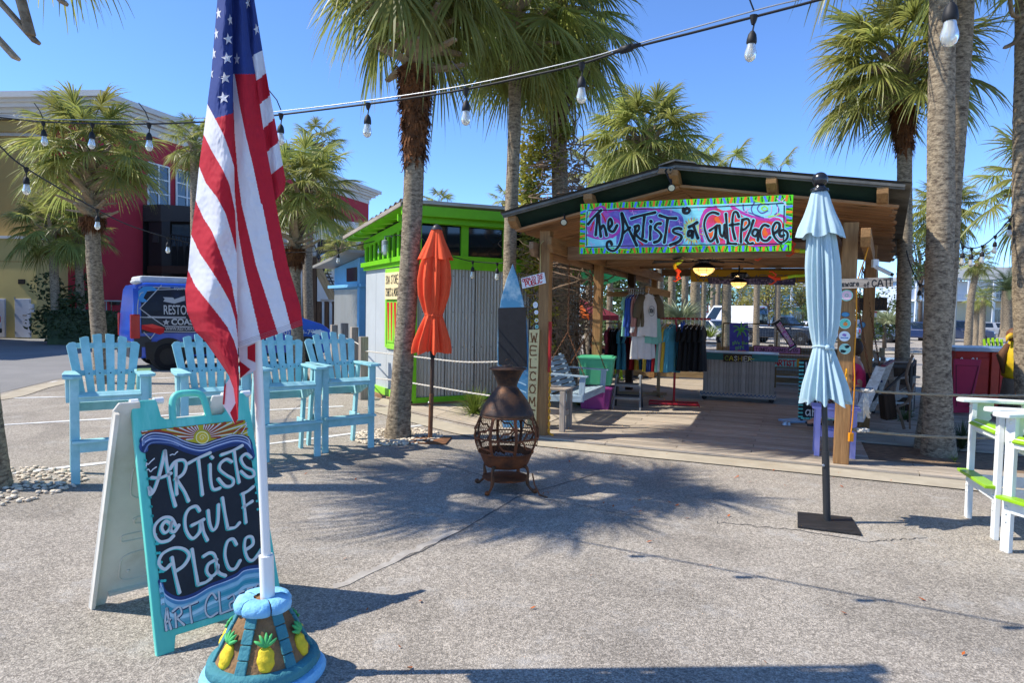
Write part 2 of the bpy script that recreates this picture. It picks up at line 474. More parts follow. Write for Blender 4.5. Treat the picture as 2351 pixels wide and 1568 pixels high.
# boardwalk in front of the hut
bw0,bw1,bw2,bw3 = G(862,930),DK(-.28,-.1),DK(-.28,3.2),G(900,902)
bwk = B().hexa([V((p.x,p.y,-.05)) for p in (bw0,bw1,bw2,bw3)],[V((p.x,p.y,.008)) for p in (bw0,bw1,bw2,bw3)]).ob('boardwalk',MT['darkwood'],kind='structure')
for k in range(16):
 p0 = bw0.lerp(bw3,(k+.5)/16*1.0); p1 = bw1.lerp(bw2,(k+.5)/16)
 for a,bb in ((0,.48),(.483,1)):
  l0,l1 = bw0.lerp(bw3,(k+.03)/16),bw0.lerp(bw3,(k+.97)/16); r0,r1 = bw1.lerp(bw2,(k+.03)/16),bw1.lerp(bw2,(k+.97)/16)
  P = [l0.lerp(r0,a),l0.lerp(r0,bb),l1.lerp(r1,bb),l1.lerp(r1,a)]
  M = frame(l0.lerp(r0,a),l0.lerp(r0,bb)); Mi = M.inverted()
  B().hexa([Mi @ V((p.x,p.y,.009)) for p in P],[Mi @ V((p.x,p.y,.038)) for p in P]).ob('plank',MT['boardwalk'],bwk,M)
# ---------------------------------------------------------------- green hut with corrugated walls
MT['green'] = paint('leaf_green_paint','6cba12',var=.08,rough=.5)
MT['lgreen'] = paint('light_green_paint','8ecb3f',var=.1,rough=.5)
MT['corr'] = mat('corrugated_steel','aaa9a2',.45,metal=.35,var=.07,ns=1.6,st=(1,1,.3),col2='98968d',amt=.3,objr=.03)
MT['panel'] = mat('grey_panel','aeb3b4',.7,var=.06,ns=2,objr=.05)
MT['roofmetal'] = mat('roof_metal','a8a69e',.5,metal=.4,var=.12,ns=2)
MT['cream'] = mat('cream_board','e3cf9c',.7,var=.06,ns=5)
MT['inkblack'] = mat('black_lettering','19191c',.6,var=.05)
MT['ired'] = mat('red_lettering','c11a1c',.6,var=.1)
HC = G(945,935); HC = V((-1.76,12.08,0)); H1,H2 = V((.86,.51,0)).normalized(),V((-.51,.86,0)).normalized()
hut = E('green_hut','lime green and corrugated metal hut with clerestory windows beside the pavilion','hut',HC)
def HP(u,t,z): return HC + H1*u + H2*t + V((0,0,z))
HWW,HD = 3.6,2.55
def corrugated(b,o,du,n,dz,L,Ht,pitch=.068,amp=.011):
 steps = int(L/pitch*6); vs = []; fs = []
 for i in range(steps+1):
  s = L*i/steps; a = amp*math.sin(2*math.pi*s/pitch)
  p = V(o) + du*s + n*a; vs += [p,p + dz*Ht]
 for i in range(steps): fs.append((2*i,2*i+2,2*i+3,2*i+1))
 return b.add(vs,fs)
UP = V((0,0,1))
for k in range(6):
 corrugated(B(),HP(.04+.6*k,-.014+.002*(k % 2),.17),H1,-H2,UP,.595,2.33).ob('corrugated_sheet',MT['corr'],hut)
sb = B()
for k in range(6):
 for zz in (.42,1.06,1.7,2.36):
  for q in (.13,.33,.54): sb.sphere(HP(.04+.6*k+q,-.03,zz),.009,6,4)
sb.ob('screw',MT['darkwood'],hut,kind='stuff')
for k in range(4):
 B().hexa([HP(-.008,.06+.62*k,.17),HP(.03,.06+.62*k,.17),HP(.03,.06+.62*k+.61,.17),HP(-.008,.06+.62*k+.61,.17)],
    [HP(-.008,.06+.62*k,2.62),HP(.03,.06+.62*k,2.62),HP(.03,.06+.62*k+.61,2.62),HP(-.008,.06+.62*k+.61,2.62)]).ob('wall_panel',MT['panel'],hut)
def hb(name,p0,p1,w_,h_,mt=None,**k): return board(name,p0,p1,w_,h_,mt or MT['green'],hut,**k)
B().hexa([HP(.05,.02,.1),HP(HWW-.02,.02,.1),HP(HWW-.02,HD-.02,.1),HP(.05,HD-.02,.1)],[HP(.05,.02,3.3),HP(HWW-.02,.02,3.3),HP(HWW-.02,HD-.02,3.05),HP(.05,HD-.02,3.05)]).ob('inner_wall',MT['darkwood'],hut)
hb('corner_trim',HP(-.02,-.02,.12),HP(-.02,-.02,3.42),.13,.13,up=H1)
hb('base_board',HP(0,-.035,.1),HP(HWW,-.035,.1),.05,.14)
hb('base_board',HP(-.035,0,.12),HP(-.035,HD,.12),.05,.17,MT['lgreen'])
hb('skid',HP(-.05,-.01,.035),HP(HWW,-.01,.035),.12,.08,MT['beam'])
hb('skid',HP(-.06,0,.035),HP(-.06,HD,.035),.1,.08,MT['beam'])
hb('ledge',HP(0,-.04,2.58),HP(HWW,-.04,2.58),.06,.2)
hb('ledge',HP(-.06,-.06,2.66),HP(-.06,HD+.04,2.62),.1,.09)
hb('ledge',HP(-.04,0,2.58),HP(-.04,HD,2.56),.05,.1)
hb('head_board',HP(0,-.035,3.38),HP(HWW,-.035,3.38),.06,.2)
hb('fascia_board',HP(-.38,-.38,3.42),HP(HWW+.1,-.38,3.50),.05,.17)
hb('fascia_board',HP(-.38,-.2,3.3),HP(HWW+.1,-.2,3.38),.05,.12)
# front clerestory
xs_ = [.06,.98,1.86,2.74,3.55]
for k in range(4):
 wn = B().hexa([HP(xs_[k]+.05,-.01,2.73),HP(xs_[k+1]-.06,-.01,2.73),HP(xs_[k+1]-.06,.0,2.73),HP(xs_[k]+.05,.0,2.73)],
     [HP(xs_[k]+.05,-.01,3.27),HP(xs_[k+1]-.06,-.01,3.27),HP(xs_[k+1]-.06,.0,3.27),HP(xs_[k]+.05,.0,3.27)]).ob('window',MT['glassdark'],hut)
 hb('mullion',HP(xs_[k],-.035,2.68),HP(xs_[k],-.035,3.29),.05,.14,up=H1)
hb('sill',HP(0,-.05,2.7),HP(HWW,-.05,2.7),.07,.05)
hb('sill',HP(0,-.045,3.285),HP(HWW,-.045,3.285),.05,.04)
# side clerestory of upright slats
B().hexa([HP(-.012,.05,2.7),HP(.0,.05,2.7),HP(.0,HD,2.68),HP(-.012,HD,2.68)],[HP(-.012,.05,3.24),HP(.0,.05,3.24),HP(.0,HD,3.02),HP(-.012,HD,3.02)]).ob('window',MT['glassdark'],hut)
for k in range(10):
 tt = .12 + k*.26
 hb('slat',HP(-.03,tt,2.7),HP(-.03,tt,3.22-.08*tt),.045,.09,up=H2)
hb('head_board',HP(-.035,0,3.3),HP(-.035,HD,3.05),.05,.16)
# roof: corrugated sheet falling to the back, oversailing at the side
def roofpt(u,t): return HP(u,t,3.53 + .025*u - .118*t + .022*math.sin(2*math.pi*t/.24))
B().grid(lambda a,c: roofpt(lerp(-.42,HWW+.3,a),lerp(-.45,HD+.25,c)),2,100).grid(lambda a,c: roofpt(lerp(-.42,HWW+.3,a),lerp(-.45,HD+.25,c)) - V((0,0,.012)),2,100).ob('roof',MT['roofmetal'],hut)
hb('roof_edge',roofpt(-.4,-.43)-V((0,0,.03)),roofpt(HWW+.3,-.43)-V((0,0,.03)),.03,.06,MT['roofmetal'])
hb('roof_edge',HP(-.41,-.44,3.50),HP(-.41,HD+.25,3.19),.03,.07,MT['greywood'])
for k in range(8):
 tt = -.3 + k*.42
 arc = [HP(-.38 + .36*a/8,tt + .12*math.sin(math.pi*a/8),3.455 - .118*tt) for a in range(9)]
 B().tube(arc,.018,5).ob('rafter',MT['lgreen'],hut)
B().hexa([HP(-.39,-.42,3.48),HP(0,-.42,3.49),HP(0,HD+.2,3.17),HP(-.39,HD+.2,3.16)],[HP(-.39,-.42,3.49),HP(0,-.42,3.5),HP(0,HD+.2,3.18),HP(-.39,HD+.2,3.17)]).ob('soffit',MT['green'],hut)
# service hatch on the side wall, its doors and a sign board
hp = Plane(HP(-.03,0,0),H2*-1,UP)
def side(name,t0,t1,z0,z1,d0,d1,mt,par=None):
 A_ = [HP(-d0,t0,z0),HP(-d0,t1,z0),HP(-d1,t1,z0),HP(-d1,t0,z0)]
 return B().hexa(A_,[p + UP*(z1-z0) for p in A_]).ob(name,mt,par or hut,bevel=.003)
hat = side('hatch',.42,1.22,1.02,2.42,.01,.03,MT['lgreen'])
for a in ((.36,.44,1.0,2.5),(1.2,1.28,1.0,2.5)): side('hatch_frame',*a,.01,.05,MT['lgreen'])
for a in ((.44,1.2,.98,1.06),(.44,1.2,2.4,2.5)): side('hatch_frame',*a,.01,.048,MT['lgreen'])
for t0,t1 in ((.47,.81),(.83,1.17)):
 dr = side('shutter_door',t0,t1,1.1,1.9,.03,.044,MT['lgreen'])
 for q in range(2):
  c0 = t0 + .06 + q*.17
  B().poly([HP(-.046,c0,1.86),HP(-.046,c0+.11,1.86),HP(-.046,c0+.05,1.14),HP(-.046,c0+.02,1.14)]).ob('red_stripe',MT['ired'],dr)
hs_ = E('store_board','cream painted board lettered 30A Store T-shirts and More on the hut side','sign',HP(-.07,.8,1.95))
hpl = Plane(HP(-.062,0,0),H2*-1,UP); B().hexa([(-1.2,1.92,0),(-.47,1.92,0),(-.47,2.42,0),(-1.2,2.42,0)],[(-1.2,1.92,.02),(-.47,1.92,.02),(-.47,2.42,.02),(-1.2,2.42,.02)]).ob('board',MT['cream'],hs_,hpl.mat())
HS_TXT = (hs_,hpl)
# wall lantern under the eave
wl = E('wall_lantern','caged jelly jar lamp on a bracket at the green hut eave','wall lamp',HP(-.2,.9,2.9))
B().tube([HP(0,.9,3.05),HP(-.1,.9,3.1),HP(-.2,.9,3.08),HP(-.2,.9,3.0)],.012,6).ob('bracket',MT['galv'],wl)
B().lathe([(.02,0),(.06,-.02),(.06,-.09)],12,Matrix.Translation(HP(-.2,.9,3.02))).ob('cap',MT['galv'],wl)
B().lathe([(.05,-.09),(.052,-.22),(.03,-.27),(0,-.275)],12,Matrix.Translation(HP(-.2,.9,3.02))).ob('glass_jar',MT['lampglass'],wl)
cg = B()
for k in range(6):
 a = k*math.pi/3; cg.tube([HP(-.2,.9,3.02)+V((.06*math.cos(a)*s_,.06*math.sin(a)*s_,z)) for s_,z in ((1,-.08),(1,-.24),(.5,-.3))],.004,4)
cg.ob('cage',MT['galv'],wl)

# blue hut behind
MT['sky'] = paint('sky_blue_paint','74b4dd',var=.08)
bh = E('blue_hut','pale blue corrugated hut behind the green hut','hut',(-4.3,16.6,0))
BC,b1,b2 = D(836,780,17.2),V((.86,.51,0)).normalized(),V((-.51,.86,0)).normalized()
BC = V((-3.72,16.9,0))
def BP(u,t,z): return BC + b1*u + b2*t + V((0,0,z))
B().hexa([BP(0,0,0),BP(2.6,0,0),BP(2.6,2.4,0),BP(0,2.4,0)],[BP(0,0,3.0),BP(2.6,0,3.0),BP(2.6,2.4,2.8),BP(0,2.4,2.8)]).ob('wall',MT['sky'],bh)
for k in range(3): corrugated(B(),BP(-.02,.15+.72*k,.1),b2,b1*-1,UP,.7,2.1).ob('corrugated_sheet',MT['corr'],bh)
corrugated(B(),BP(.12,-.02,.1),b1,b2*-1,UP,2.2,2.1).ob('corrugated_sheet',MT['corr'],bh)
board('corner_trim',BP(-.03,-.03,0),BP(-.03,-.03,2.95),.16,.16,MT['sky'],bh,up=b1)
board('ledge',BP(-.08,-.1,2.28),BP(-.08,2.5,2.28),.16,.08,MT['sky'],bh)
board('ledge',BP(-.1,-.08,2.28),BP(2.6,-.08,2.28),.16,.08,MT['sky'],bh)
wf = B().hexa([BP(.3,-.03,2.4),BP(1.0,-.03,2.4),BP(1.0,-.01,2.4),BP(.3,-.01,2.4)],[BP(.3,-.03,2.75),BP(1.0,-.03,2.75),BP(1.0,-.01,2.75),BP(.3,-.01,2.75)]).ob('window',MT['glassblue'],bh)
wf = B().hexa([BP(-.03,.3,2.4),BP(-.01,.3,2.4),BP(-.01,1.2,2.4),BP(-.03,1.2,2.4)],[BP(-.03,.3,2.75),BP(-.01,.3,2.75),BP(-.01,1.2,2.75),BP(-.03,1.2,2.75)]).ob('window',MT['glassblue'],bh)
B().hexa([BP(-.5,-.5,3.04),BP(3,-.5,3.04),BP(3,2.8,2.8),BP(-.5,2.8,2.8)],[BP(-.5,-.5,3.11),BP(3,-.5,3.11),BP(3,2.8,2.87),BP(-.5,2.8,2.87)]).ob('roof',MT['roofmetal'],bh)
# ---------------------------------------------------------------- pavilion
E2R,E2L = V((.472,.8816,0)),V((.36,.933,0))
MT['roofgrey'] = mat('roof_sheet','6d6a62',.55,metal=.3,var=.2,ns=3,col2='4b4944',amt=.4)
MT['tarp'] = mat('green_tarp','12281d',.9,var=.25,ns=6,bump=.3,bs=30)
pav = E('pavilion','open timber pavilion with low gabled metal roof and a painted name board','pavilion',DK(1.85,4))
UR,ZL,ZA,ZR,UL,UA = 4.29,3.07,3.57,3.21,-.47,1.83
def rz_(u): return ZL + (ZA-ZL)*(u-UL)/(UA-UL) if u < UA else ZA + (ZR-ZA)*(u-UA)/(UR-UA)
def RP(u,t,z):                            # plan opens slightly to the back
 k = (u-0)/3.72
 d = E2L.lerp(E2R,max(-.1,min(1.1,k)))
 p = FL + E1*u + d*t; return V((p.x,p.y,z))
def roofsheet(u0,u1,t0,t1,name):
 b = B(); n = int((t1-t0)/.076*4)
 for off in (0,-.012):
  b.grid(lambda a,c: RP(lerp(u0,u1,a),lerp(t0,t1,c),rz_(lerp(u0,u1,a)) + off + .011*math.sin(2*math.pi*lerp(t0,t1,c)/.076)),1,n)
 return b.ob(name,MT['roofgrey'],pav)
for t0 in (-.52,2.0,4.5,7.0):
 roofsheet(UL-.03,UA,t0,t0+2.55,'roof_sheet'); roofsheet(UA,UR+.06,t0,t0+2.55,'roof_sheet')
rcp = B()
rcp.hexa([RP(UA-.2,-.56,ZA-.03),RP(UA,-.56,ZA+.02),RP(UA,9.6,ZA+.02),RP(UA-.2,9.6,ZA-.03)],[RP(UA-.2,-.56,ZA-.015),RP(UA,-.56,ZA+.04),RP(UA,9.6,ZA+.04),RP(UA-.2,9.6,ZA-.015)])
rcp.hexa([RP(UA,-.56,ZA+.02),RP(UA+.24,-.56,ZA-.02),RP(UA+.24,9.6,ZA-.02),RP(UA,9.6,ZA+.02)],[RP(UA,-.56,ZA+.04),RP(UA+.24,-.56,ZA-.005),RP(UA+.24,9.6,ZA-.005),RP(UA,9.6,ZA+.04)])
rcp.ob('ridge_cap',MT['roofgrey'],pav)
def slope_strip(u0,u1,t,dz,hh,wd,name,mt):
 board(name,RP(u0,t,rz_(u0)+dz),RP(u1,t,rz_(u1)+dz),wd,hh,mt,pav,bevel=0)
slope_strip(UL,UA,-.5,-.035,.03,.03,'roof_edge',MT['roofgrey']); slope_strip(UA,UR,-.5,-.035,.03,.03,'roof_edge',MT['roofgrey'])
slope_strip(UL,UA,-.47,-.06,.02,.03,'roof_edge',MT['roofgrey']); slope_strip(UA,UR,-.47,-.06,.02,.03,'roof_edge',MT['roofgrey'])
# purlins with chamfered ends showing under the roof edge
PU = [-.36,.72,1.8,2.93,4.08]
for u in PU:
 p0,p1 = RP(u,-.5 if u > 0 else -.44,rz_(u)-.135),RP(u,9.2,rz_(u)-.135)
 M = frame(p0,p1); L = (p1-p0).length
 B().prism([(0,-.057,.07),(0,-.057,.0),(.13,-.057,-.08),(L,-.057,-.08),(L,-.057,.07)],(0,.114,0)).ob('purlin',MT['post'],pav,M,bevel=.006)
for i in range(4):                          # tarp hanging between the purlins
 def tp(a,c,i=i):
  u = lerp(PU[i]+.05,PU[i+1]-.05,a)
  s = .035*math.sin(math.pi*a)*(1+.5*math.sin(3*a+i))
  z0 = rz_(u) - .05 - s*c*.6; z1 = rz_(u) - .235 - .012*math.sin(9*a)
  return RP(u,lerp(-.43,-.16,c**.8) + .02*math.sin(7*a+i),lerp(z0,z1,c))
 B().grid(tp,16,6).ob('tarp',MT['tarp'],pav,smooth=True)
# ceiling planks run down the slope under the purlins
rnd = random.Random(8)
t = -.2; k = 0
while t < 8.9:
 wd = .138 if t < 3 else .28
 for (u0,u1) in ((UL+.12 + rnd.uniform(-.03,.03),UA-.005),(UA+.005,UR-.1 + rnd.uniform(-.05,.05))):
  dz = -.228 + rnd.uniform(-.008,.008)
  p0,p1 = RP(u0,t,rz_(u0)+dz),RP(u1,t,rz_(u1)+dz)
  board('ceiling_plank',p0,p1,wd-.006,.03,MT['gable'] if t < 3 else MT['beam'],pav,bevel=0)
 t += wd; k += 1
# posts
def post(u,t,wd=.15,z1=2.86,mt=None):
 p = RP(u,t,ZD); q = RP(u,t,z1)
 return board('post',p,q,wd,wd,mt or MT['post'],pav,up=E1,bevel=.008)
pFL,pFR = post(0,0),post(3.76,0,.165)
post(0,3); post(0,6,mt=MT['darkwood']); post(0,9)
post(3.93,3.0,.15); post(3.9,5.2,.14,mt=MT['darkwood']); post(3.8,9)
# side beams, doubled on the left
def rbeam(u0,t0,u1,t1,z,wd=.06,h=.19,mt=None):
 p0,p1 = RP(u0,t0,z),RP(u1,t1,z); M = frame(p0,p1); L = (p1-p0).length
 return B().prism([(0,-wd/2,h/2),(-.0,-wd/2,0),(.09,-wd/2,-h/2),(L,-wd/2,-h/2),(L,-wd/2,h/2)],(0,wd,0)).ob('beam',mt or MT['beam'],pav,M,bevel=.005)
rbeam(.115,-.22,.115,9.2,2.66,.06,.2,MT['post']); rbeam(-.12,-.3,-.12,9.2,2.6,.06,.19)
rbeam(3.93,-.34,3.93,9.2,2.66,.1,.2,MT['post']); rbeam(3.6,-.3,3.6,9.2,2.64,.06,.2)
for t_,z in ((.55,2.6),(2.9,2.66),(3.1,2.7),(6.0,2.8),(8.9,2.78)):
 board('cross_beam',RP(.15,t_,z),RP(3.6,t_,z),.06,.19,MT['beam'],pav)
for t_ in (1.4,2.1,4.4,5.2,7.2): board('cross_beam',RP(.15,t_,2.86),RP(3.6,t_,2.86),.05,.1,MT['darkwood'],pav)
# diagonal braces
board('brace',RP(3.76,.1,2.1),RP(3.76,.8,2.6),.05,.1,MT['post'],pav)

# ---- painting on boards
def brush(b,P,w,closed=False,w1=None,z=0.0,n=6,taper=True):
 """flat brush stroke through 2D points on the board (x, y in board metres), laid z above it"""
 pts = spline([(p[0],p[1],0) for p in P],n) if len(P) > 2 else [V((P[0][0],P[0][1],0)).lerp(V((P[1][0],P[1][1],0)),k/4) for k in range(5)]
 N = len(pts); Lf,Rt = [],[]
 for i,p in enumerate(pts):
  t = pts[min(i+1,N-1)] - pts[max(i-1,0)]
  if t.length < 1e-9: t = V((1,0,0))
  t.normalize(); nn = V((-t.y,t.x,0))
  s = i/(N-1); ww = lerp(w,w1 if w1 else w,s)/2
  if taper: ww *= .8 + .25*abs(2*s-1)
  Lf.append(p + nn*ww); Rt.append(p - nn*ww)
 vs = [V((q.x,q.y,z)) for q in Lf + Rt]
 b.add(vs,[(i,N+i,N+i+1,i+1) for i in range(N-1)])
 for e in (0,N-1):                      # round ends
  c = pts[e]; r = (Lf[e]-Rt[e]).length/2
  b.add([V((c.x + r*math.cos(a*math.pi/5),c.y + r*math.sin(a*math.pi/5),z-.0002)) for a in range(10)],[tuple(range(10))])
 return b
def blob(b,c,rx,ry,z,n=20,wob=.15,seed=0):
 r = random.Random(seed); ph = [r.uniform(0,6.28) for _ in range(3)]
 return b.poly([V((c[0] + rx*math.cos(a)*(1+wob*math.sin(3*a+ph[0])+wob*.6*math.sin(5*a+ph[1])),c[1] + ry*math.sin(a)*(1+wob*math.sin(2*a+ph[2])),z)) for a in [2*math.pi*k/n for k in range(n)]])
PM = {}
def pmat(h,**k):
 if h not in PM: PM[h] = mat('sign_paint',h,.6,var=.06,ns=25,**k)
 return PM[h]
# simple brush alphabet, unit boxes (width, strokes)
GL = {'A': (.8,'0,0 .4,1 .8,0|.14,.38 .66,.38'),'B': (.7,'0,0 0,1|0,1 .45,1 .6,.8 .45,.55 0,.52|0,.52 .5,.5 .7,.27 .5,0 0,0'),'C': (.7,'.68,.8 .4,1 .08,.75 .05,.3 .35,0 .68,.2'),
 'D': (.7,'0,0 0,1|0,1 .45,.95 .7,.5 .45,.05 0,0'),'E': (.6,'.6,1 0,1 0,0 .6,0|0,.52 .5,.52'),'F': (.6,'.6,1 0,1|0,1 0,0|0,.52 .48,.52'),'G': (.75,'.7,.8 .4,1 .05,.7 .05,.3 .4,0 .7,.2 .7,.45|.7,.45 .4,.45'),
 'H': (.7,'0,0 0,1|.7,0 .7,1|0,.5 .7,.5'),'I': (.1,'.05,0 .05,1'),'i': (.1,'.05,0 .05,.62|.05,.88 .06,.92'),'K': (.65,'0,0 0,1|.62,1 0,.45|.15,.55 .65,0'),'L': (.55,'0,1 0,0|0,0 .55,.03'),
 'M': (.9,'0,0 .08,1|.08,1 .45,.35|.45,.35 .82,1|.82,1 .9,0'),'N': (.7,'0,0 0,1|0,1 .7,0|.7,0 .7,1'),'O': (.78,'.39,1 .05,.7 .06,.28 .39,0 .72,.28 .73,.7 .39,1'),'P': (.62,'0,0 0,1|0,1 .45,1 .62,.75 .45,.48 0,.45'),
 'R': (.68,'0,0 0,1|0,1 .45,1 .6,.76 .42,.52 0,.5|.2,.5 .68,0'),'S': (.62,'.58,.84 .32,1 .06,.8 .3,.54 .58,.3 .32,0 .02,.16'),'T': (.7,'0,1 .7,1|.35,1 .35,0'),'U': (.7,'0,1 .02,.3 .35,0 .68,.3 .7,1'),
 'V': (.7,'0,1 .35,0 .7,1'),'W': (1.0,'0,1 .25,0|.25,0 .5,.7|.5,.7 .75,0|.75,0 1,1'),'Y': (.65,'0,1 .32,.5|.65,1 .32,.5|.32,.5 .32,0'),'Z': (.65,'0,1 .65,1|.65,1 0,0|0,0 .65,0'),
 'a': (.5,'.46,.55 .2,.6 .04,.3 .2,.02 .46,.25|.46,.6 .5,0'),'c': (.45,'.44,.5 .22,.62 .04,.3 .2,0 .44,.1'),'d': (.5,'.46,.5 .2,.6 .04,.3 .2,.02 .46,.2|.48,1 .5,0'),'e': (.5,'.06,.3 .46,.36 .36,.6 .1,.5 .06,.2 .25,0 .48,.12'),
 'f': (.4,'.4,.9 .25,1 .15,.8 .15,-.1|0,.55 .36,.55'),'g': (.5,'.45,.5 .2,.6 .04,.35 .2,.1 .45,.25|.47,.6 .45,-.25 .1,-.25'),'h': (.5,'.04,1 .04,0|.04,.4 .28,.6 .44,.4 .46,0'),'l': (.12,'.05,1 .06,0'),
 'n': (.5,'.04,.6 .04,0|.04,.4 .28,.6 .44,.4 .46,0'),'o': (.5,'.25,.6 .04,.3 .25,0 .46,.3 .25,.6'),'r': (.4,'.04,.6 .04,0|.04,.4 .2,.6 .38,.55'),'s': (.42,'.4,.5 .2,.6 .06,.45 .36,.2 .2,0 .02,.08'),'t': (.4,'.18,.9 .18,.1 .38,.02|0,.62 .36,.62'),
 'u': (.5,'.04,.6 .06,.15 .25,0 .45,.2|.46,.6 .48,0'),'w': (.66,'0,.6 .16,0|.16,0 .33,.45|.33,.45 .5,0|.5,0 .66,.6'),'y': (.5,'.02,.6 .25,.1|.48,.6 .12,-.3'),'p': (.5,'.04,.6 .04,-.3|.04,.45 .3,.6 .46,.3 .25,0 .04,.1'),
 '0': (.6,'.3,1 .03,.6 .06,.2 .3,0 .55,.2 .57,.7 .3,1'),'3': (.55,'.04,.9 .3,1 .5,.8 .25,.54|.25,.54 .55,.35 .35,0 .02,.1'),'&': (.7,'.68,0 .2,.7 .35,1 .5,.8 .1,.4 .1,.1 .35,0 .65,.35'),'!': (.12,'.06,1 .06,.3|.06,.03 .07,.06'),
 '-': (.4,'.05,.45 .35,.45'),'.': (.15,'.07,.03 .08,.06'),'1': (.3,'.03,.8 .2,1|.2,1 .2,0'),'$': (.6,'.55,.8 .3,.92 .08,.74 .3,.5 .55,.3 .3,.05 .03,.2|.3,1.08 .3,-.08'),' ': (.35,''),
 '2': (.55,'.03,.8 .28,1 .5,.75 .05,0|.05,0 .55,.02'),'6': (.55,'.45,1 .1,.5 .1,.1 .3,0 .5,.2 .4,.5 .1,.35'),'@': (.8,'.55,.65 .35,.7 .25,.4 .4,.25 .55,.45|.58,.7 .58,.3 .75,.4|.75,.4 .7,.85 .4,1 .08,.7 .1,.2 .4,0 .65,.1')}
def text_w(s,h,sp=.2): return sum((GL.get(c,GL.get(c.upper(),(.5,'')))[0] + sp) * h for c in s) - sp*h
def letter(b,s,x,y,h,w,z=0.0,sx=1.0,sp=.2,rot=0.0,jit=0.0,seed=0):
 r = random.Random(seed); ca,sa = math.cos(rot),math.sin(rot); cx = 0.0
 for c in s:
  wd,st = GL.get(c,GL.get(c.upper(),(.5,'')))
  jy = r.uniform(-jit,jit)*h; js = 1 + r.uniform(-jit,jit)
  for k in st.split('|'):
   if not k: continue
   P = [tuple(map(float,q.split(','))) for q in k.split()]
   Q = []
   for (a,e) in P:
    lx,ly = cx + a*h*sx*js,e*h*js + jy
    Q.append((x + lx*ca - ly*sa,y + lx*sa + ly*ca))
   brush(b,Q,w,z=z)
  cx += (wd*js + sp)*h*sx
 return b
def fit_text(b,s,x0,x1,y,h,w,z=0.0,**k):
 tw = text_w(s,h,k.get('sp',.2)); return letter(b,s,x0,y,h,w,z,sx=(x1-x0)/tw,**k)

b = B(); hs_,hpl = HS_TXT
fit_text(b,'30A STORE',-1.15,-.52,2.21,.15,.022,.0215); fit_text(b,'TSHiRTS & MORE',-1.16,-.51,1.98,.14,.02,.0215); b.ob('lettering',MT['inkblack'],hs_,hpl.mat())
# ---- the big painted sign
sp_ = Plane(RP(0,-.56,0),E1,UP)
def zz(kind):
 if kind == 4: return lambda x,y: sp_.pix((1500+x/3.485)/1.2757,(450+y/3.485)/1.2757)
 return lambda x,y: sp_.pix((2000+x/3.3586)/1.2757,(450+y/3.3586)/1.2757)
Z4,Z5 = zz(4),zz(5)
c0,c1,c2,c3 = sp_.pix(1331,474),sp_.pix(1331,585),sp_.pix(1816,573),sp_.pix(1820.5,440)
x0,x1 = (c0[0]+c1[0])/2,(c2[0]+c3[0])/2
y0,y1 = (c1[1]+c2[1])/2,(c0[1]+c3[1])/2
sign = E('name_board','big hand painted sign reading The Artists at GulfPlace with a lime dabbed border','sign',sp_.at((x0+x1)/2,y0))
SM = sp_.mat()
B().hexa([(x0,y0,-.03),(x1,y0,-.03),(x1,y1,-.03),(x0,y1,-.03)],[(x0,y0,0),(x1,y0,0),(x1,y1,0),(x0,y1,0)]).ob('board',pmat('57d80e'),sign,SM)
bw = .072
B().hexa([(x0+bw,y0+bw,.0),(x1-bw,y0+bw,0),(x1-bw,y1-bw,0),(x0+bw,y1-bw,0)],[(x0+bw,y0+bw,.002),(x1-bw,y0+bw,.002),(x1-bw,y1-bw,.002),(x0+bw,y1-bw,.002)]).ob('panel',mat('turquoise_ground','7fd0d8',.6,var=.12,ns=9,st=(.4,3,1),col2='9adfe4',amt=.4),sign,SM)
rnd = random.Random(3)
dabs = {'e77a1c': B(),'5b7fe0': B(),'17171a': B()}
def dab(x,y,vert,i):
 k = ('e77a1c','17171a','5b7fe0','17171a')[i % 4]
 b = dabs[k]; l = .042 if k != '17171a' else .05; wq = .03 if k != '17171a' else .012
 a = rnd.uniform(-.5,.5)*.02
 if vert: brush(b,[(x-a,y-l/2),(x+a,y+l/2)],wq,z=.0016)
 else: brush(b,[(x-l/2,y-a),(x+l/2,y+a)],wq,z=.0016)
n = 66
for i in range(n):
 xx = lerp(x0+.03,x1-.03,i/(n-1)); dab(xx,y1-.036,True,i); dab(xx,y0+.036,True,i+2)
for i in range(15):
 yy = lerp(y0+.1,y1-.1,i/14); dab(x0+.036,yy,False,i); dab(x1-.036,yy,False,i+1)
for k,b in dabs.items(): b.ob('border_dab',pmat(k),sign,SM,kind='stuff')
# colour fields
def tr(pts,Z): return [Z(*p) for p in pts]
def strokes(name,col,L,w,z,Z,par=None,M=None,n=6,w1=None):
 b = B()
 for s in L: brush(b,tr(s,Z),w,z=z,n=n,w1=w1)
 return b.ob(name,pmat(col),par or sign,M or SM)
def fill(name,col,pts,z,Z,par=None,M=None):
 P = spline([(*Z(*p),0) for p in pts],6,True)
 c = sum((V(p) for p in P),V((0,0,0)))/len(P)
 b = B(); n = len(P)
 b.add([V((p.x,p.y,z)) for p in P] + [V((c.x,c.y,z))],[(i,(i+1) % n,n) for i in range(n)])
 return b.ob(name,pmat(col) if isinstance(col,str) else col,par or sign,M or SM)
pv = mat('violet_ground','6b57a8',.6,var=.2,ns=14,st=(1,2,1),col2='8f86c8',amt=.35)
fill('violet_field',pv,[(960,590),(1200,560),(1480,560),(1720,620),(1745,800),(1730,930),(1560,950),(1300,955),(1080,960),(1060,800),(1000,700)],.0024,Z4)
fill('magenta_field',mat('magenta_ground','a05fb0',.6,var=.25,ns=12,col2='c63d8e',amt=.4),[(760,740),(800,640),(880,555),(960,580),(1010,650),(1090,700),(1085,800),(980,870),(850,870),(780,820)],.0028,Z4)
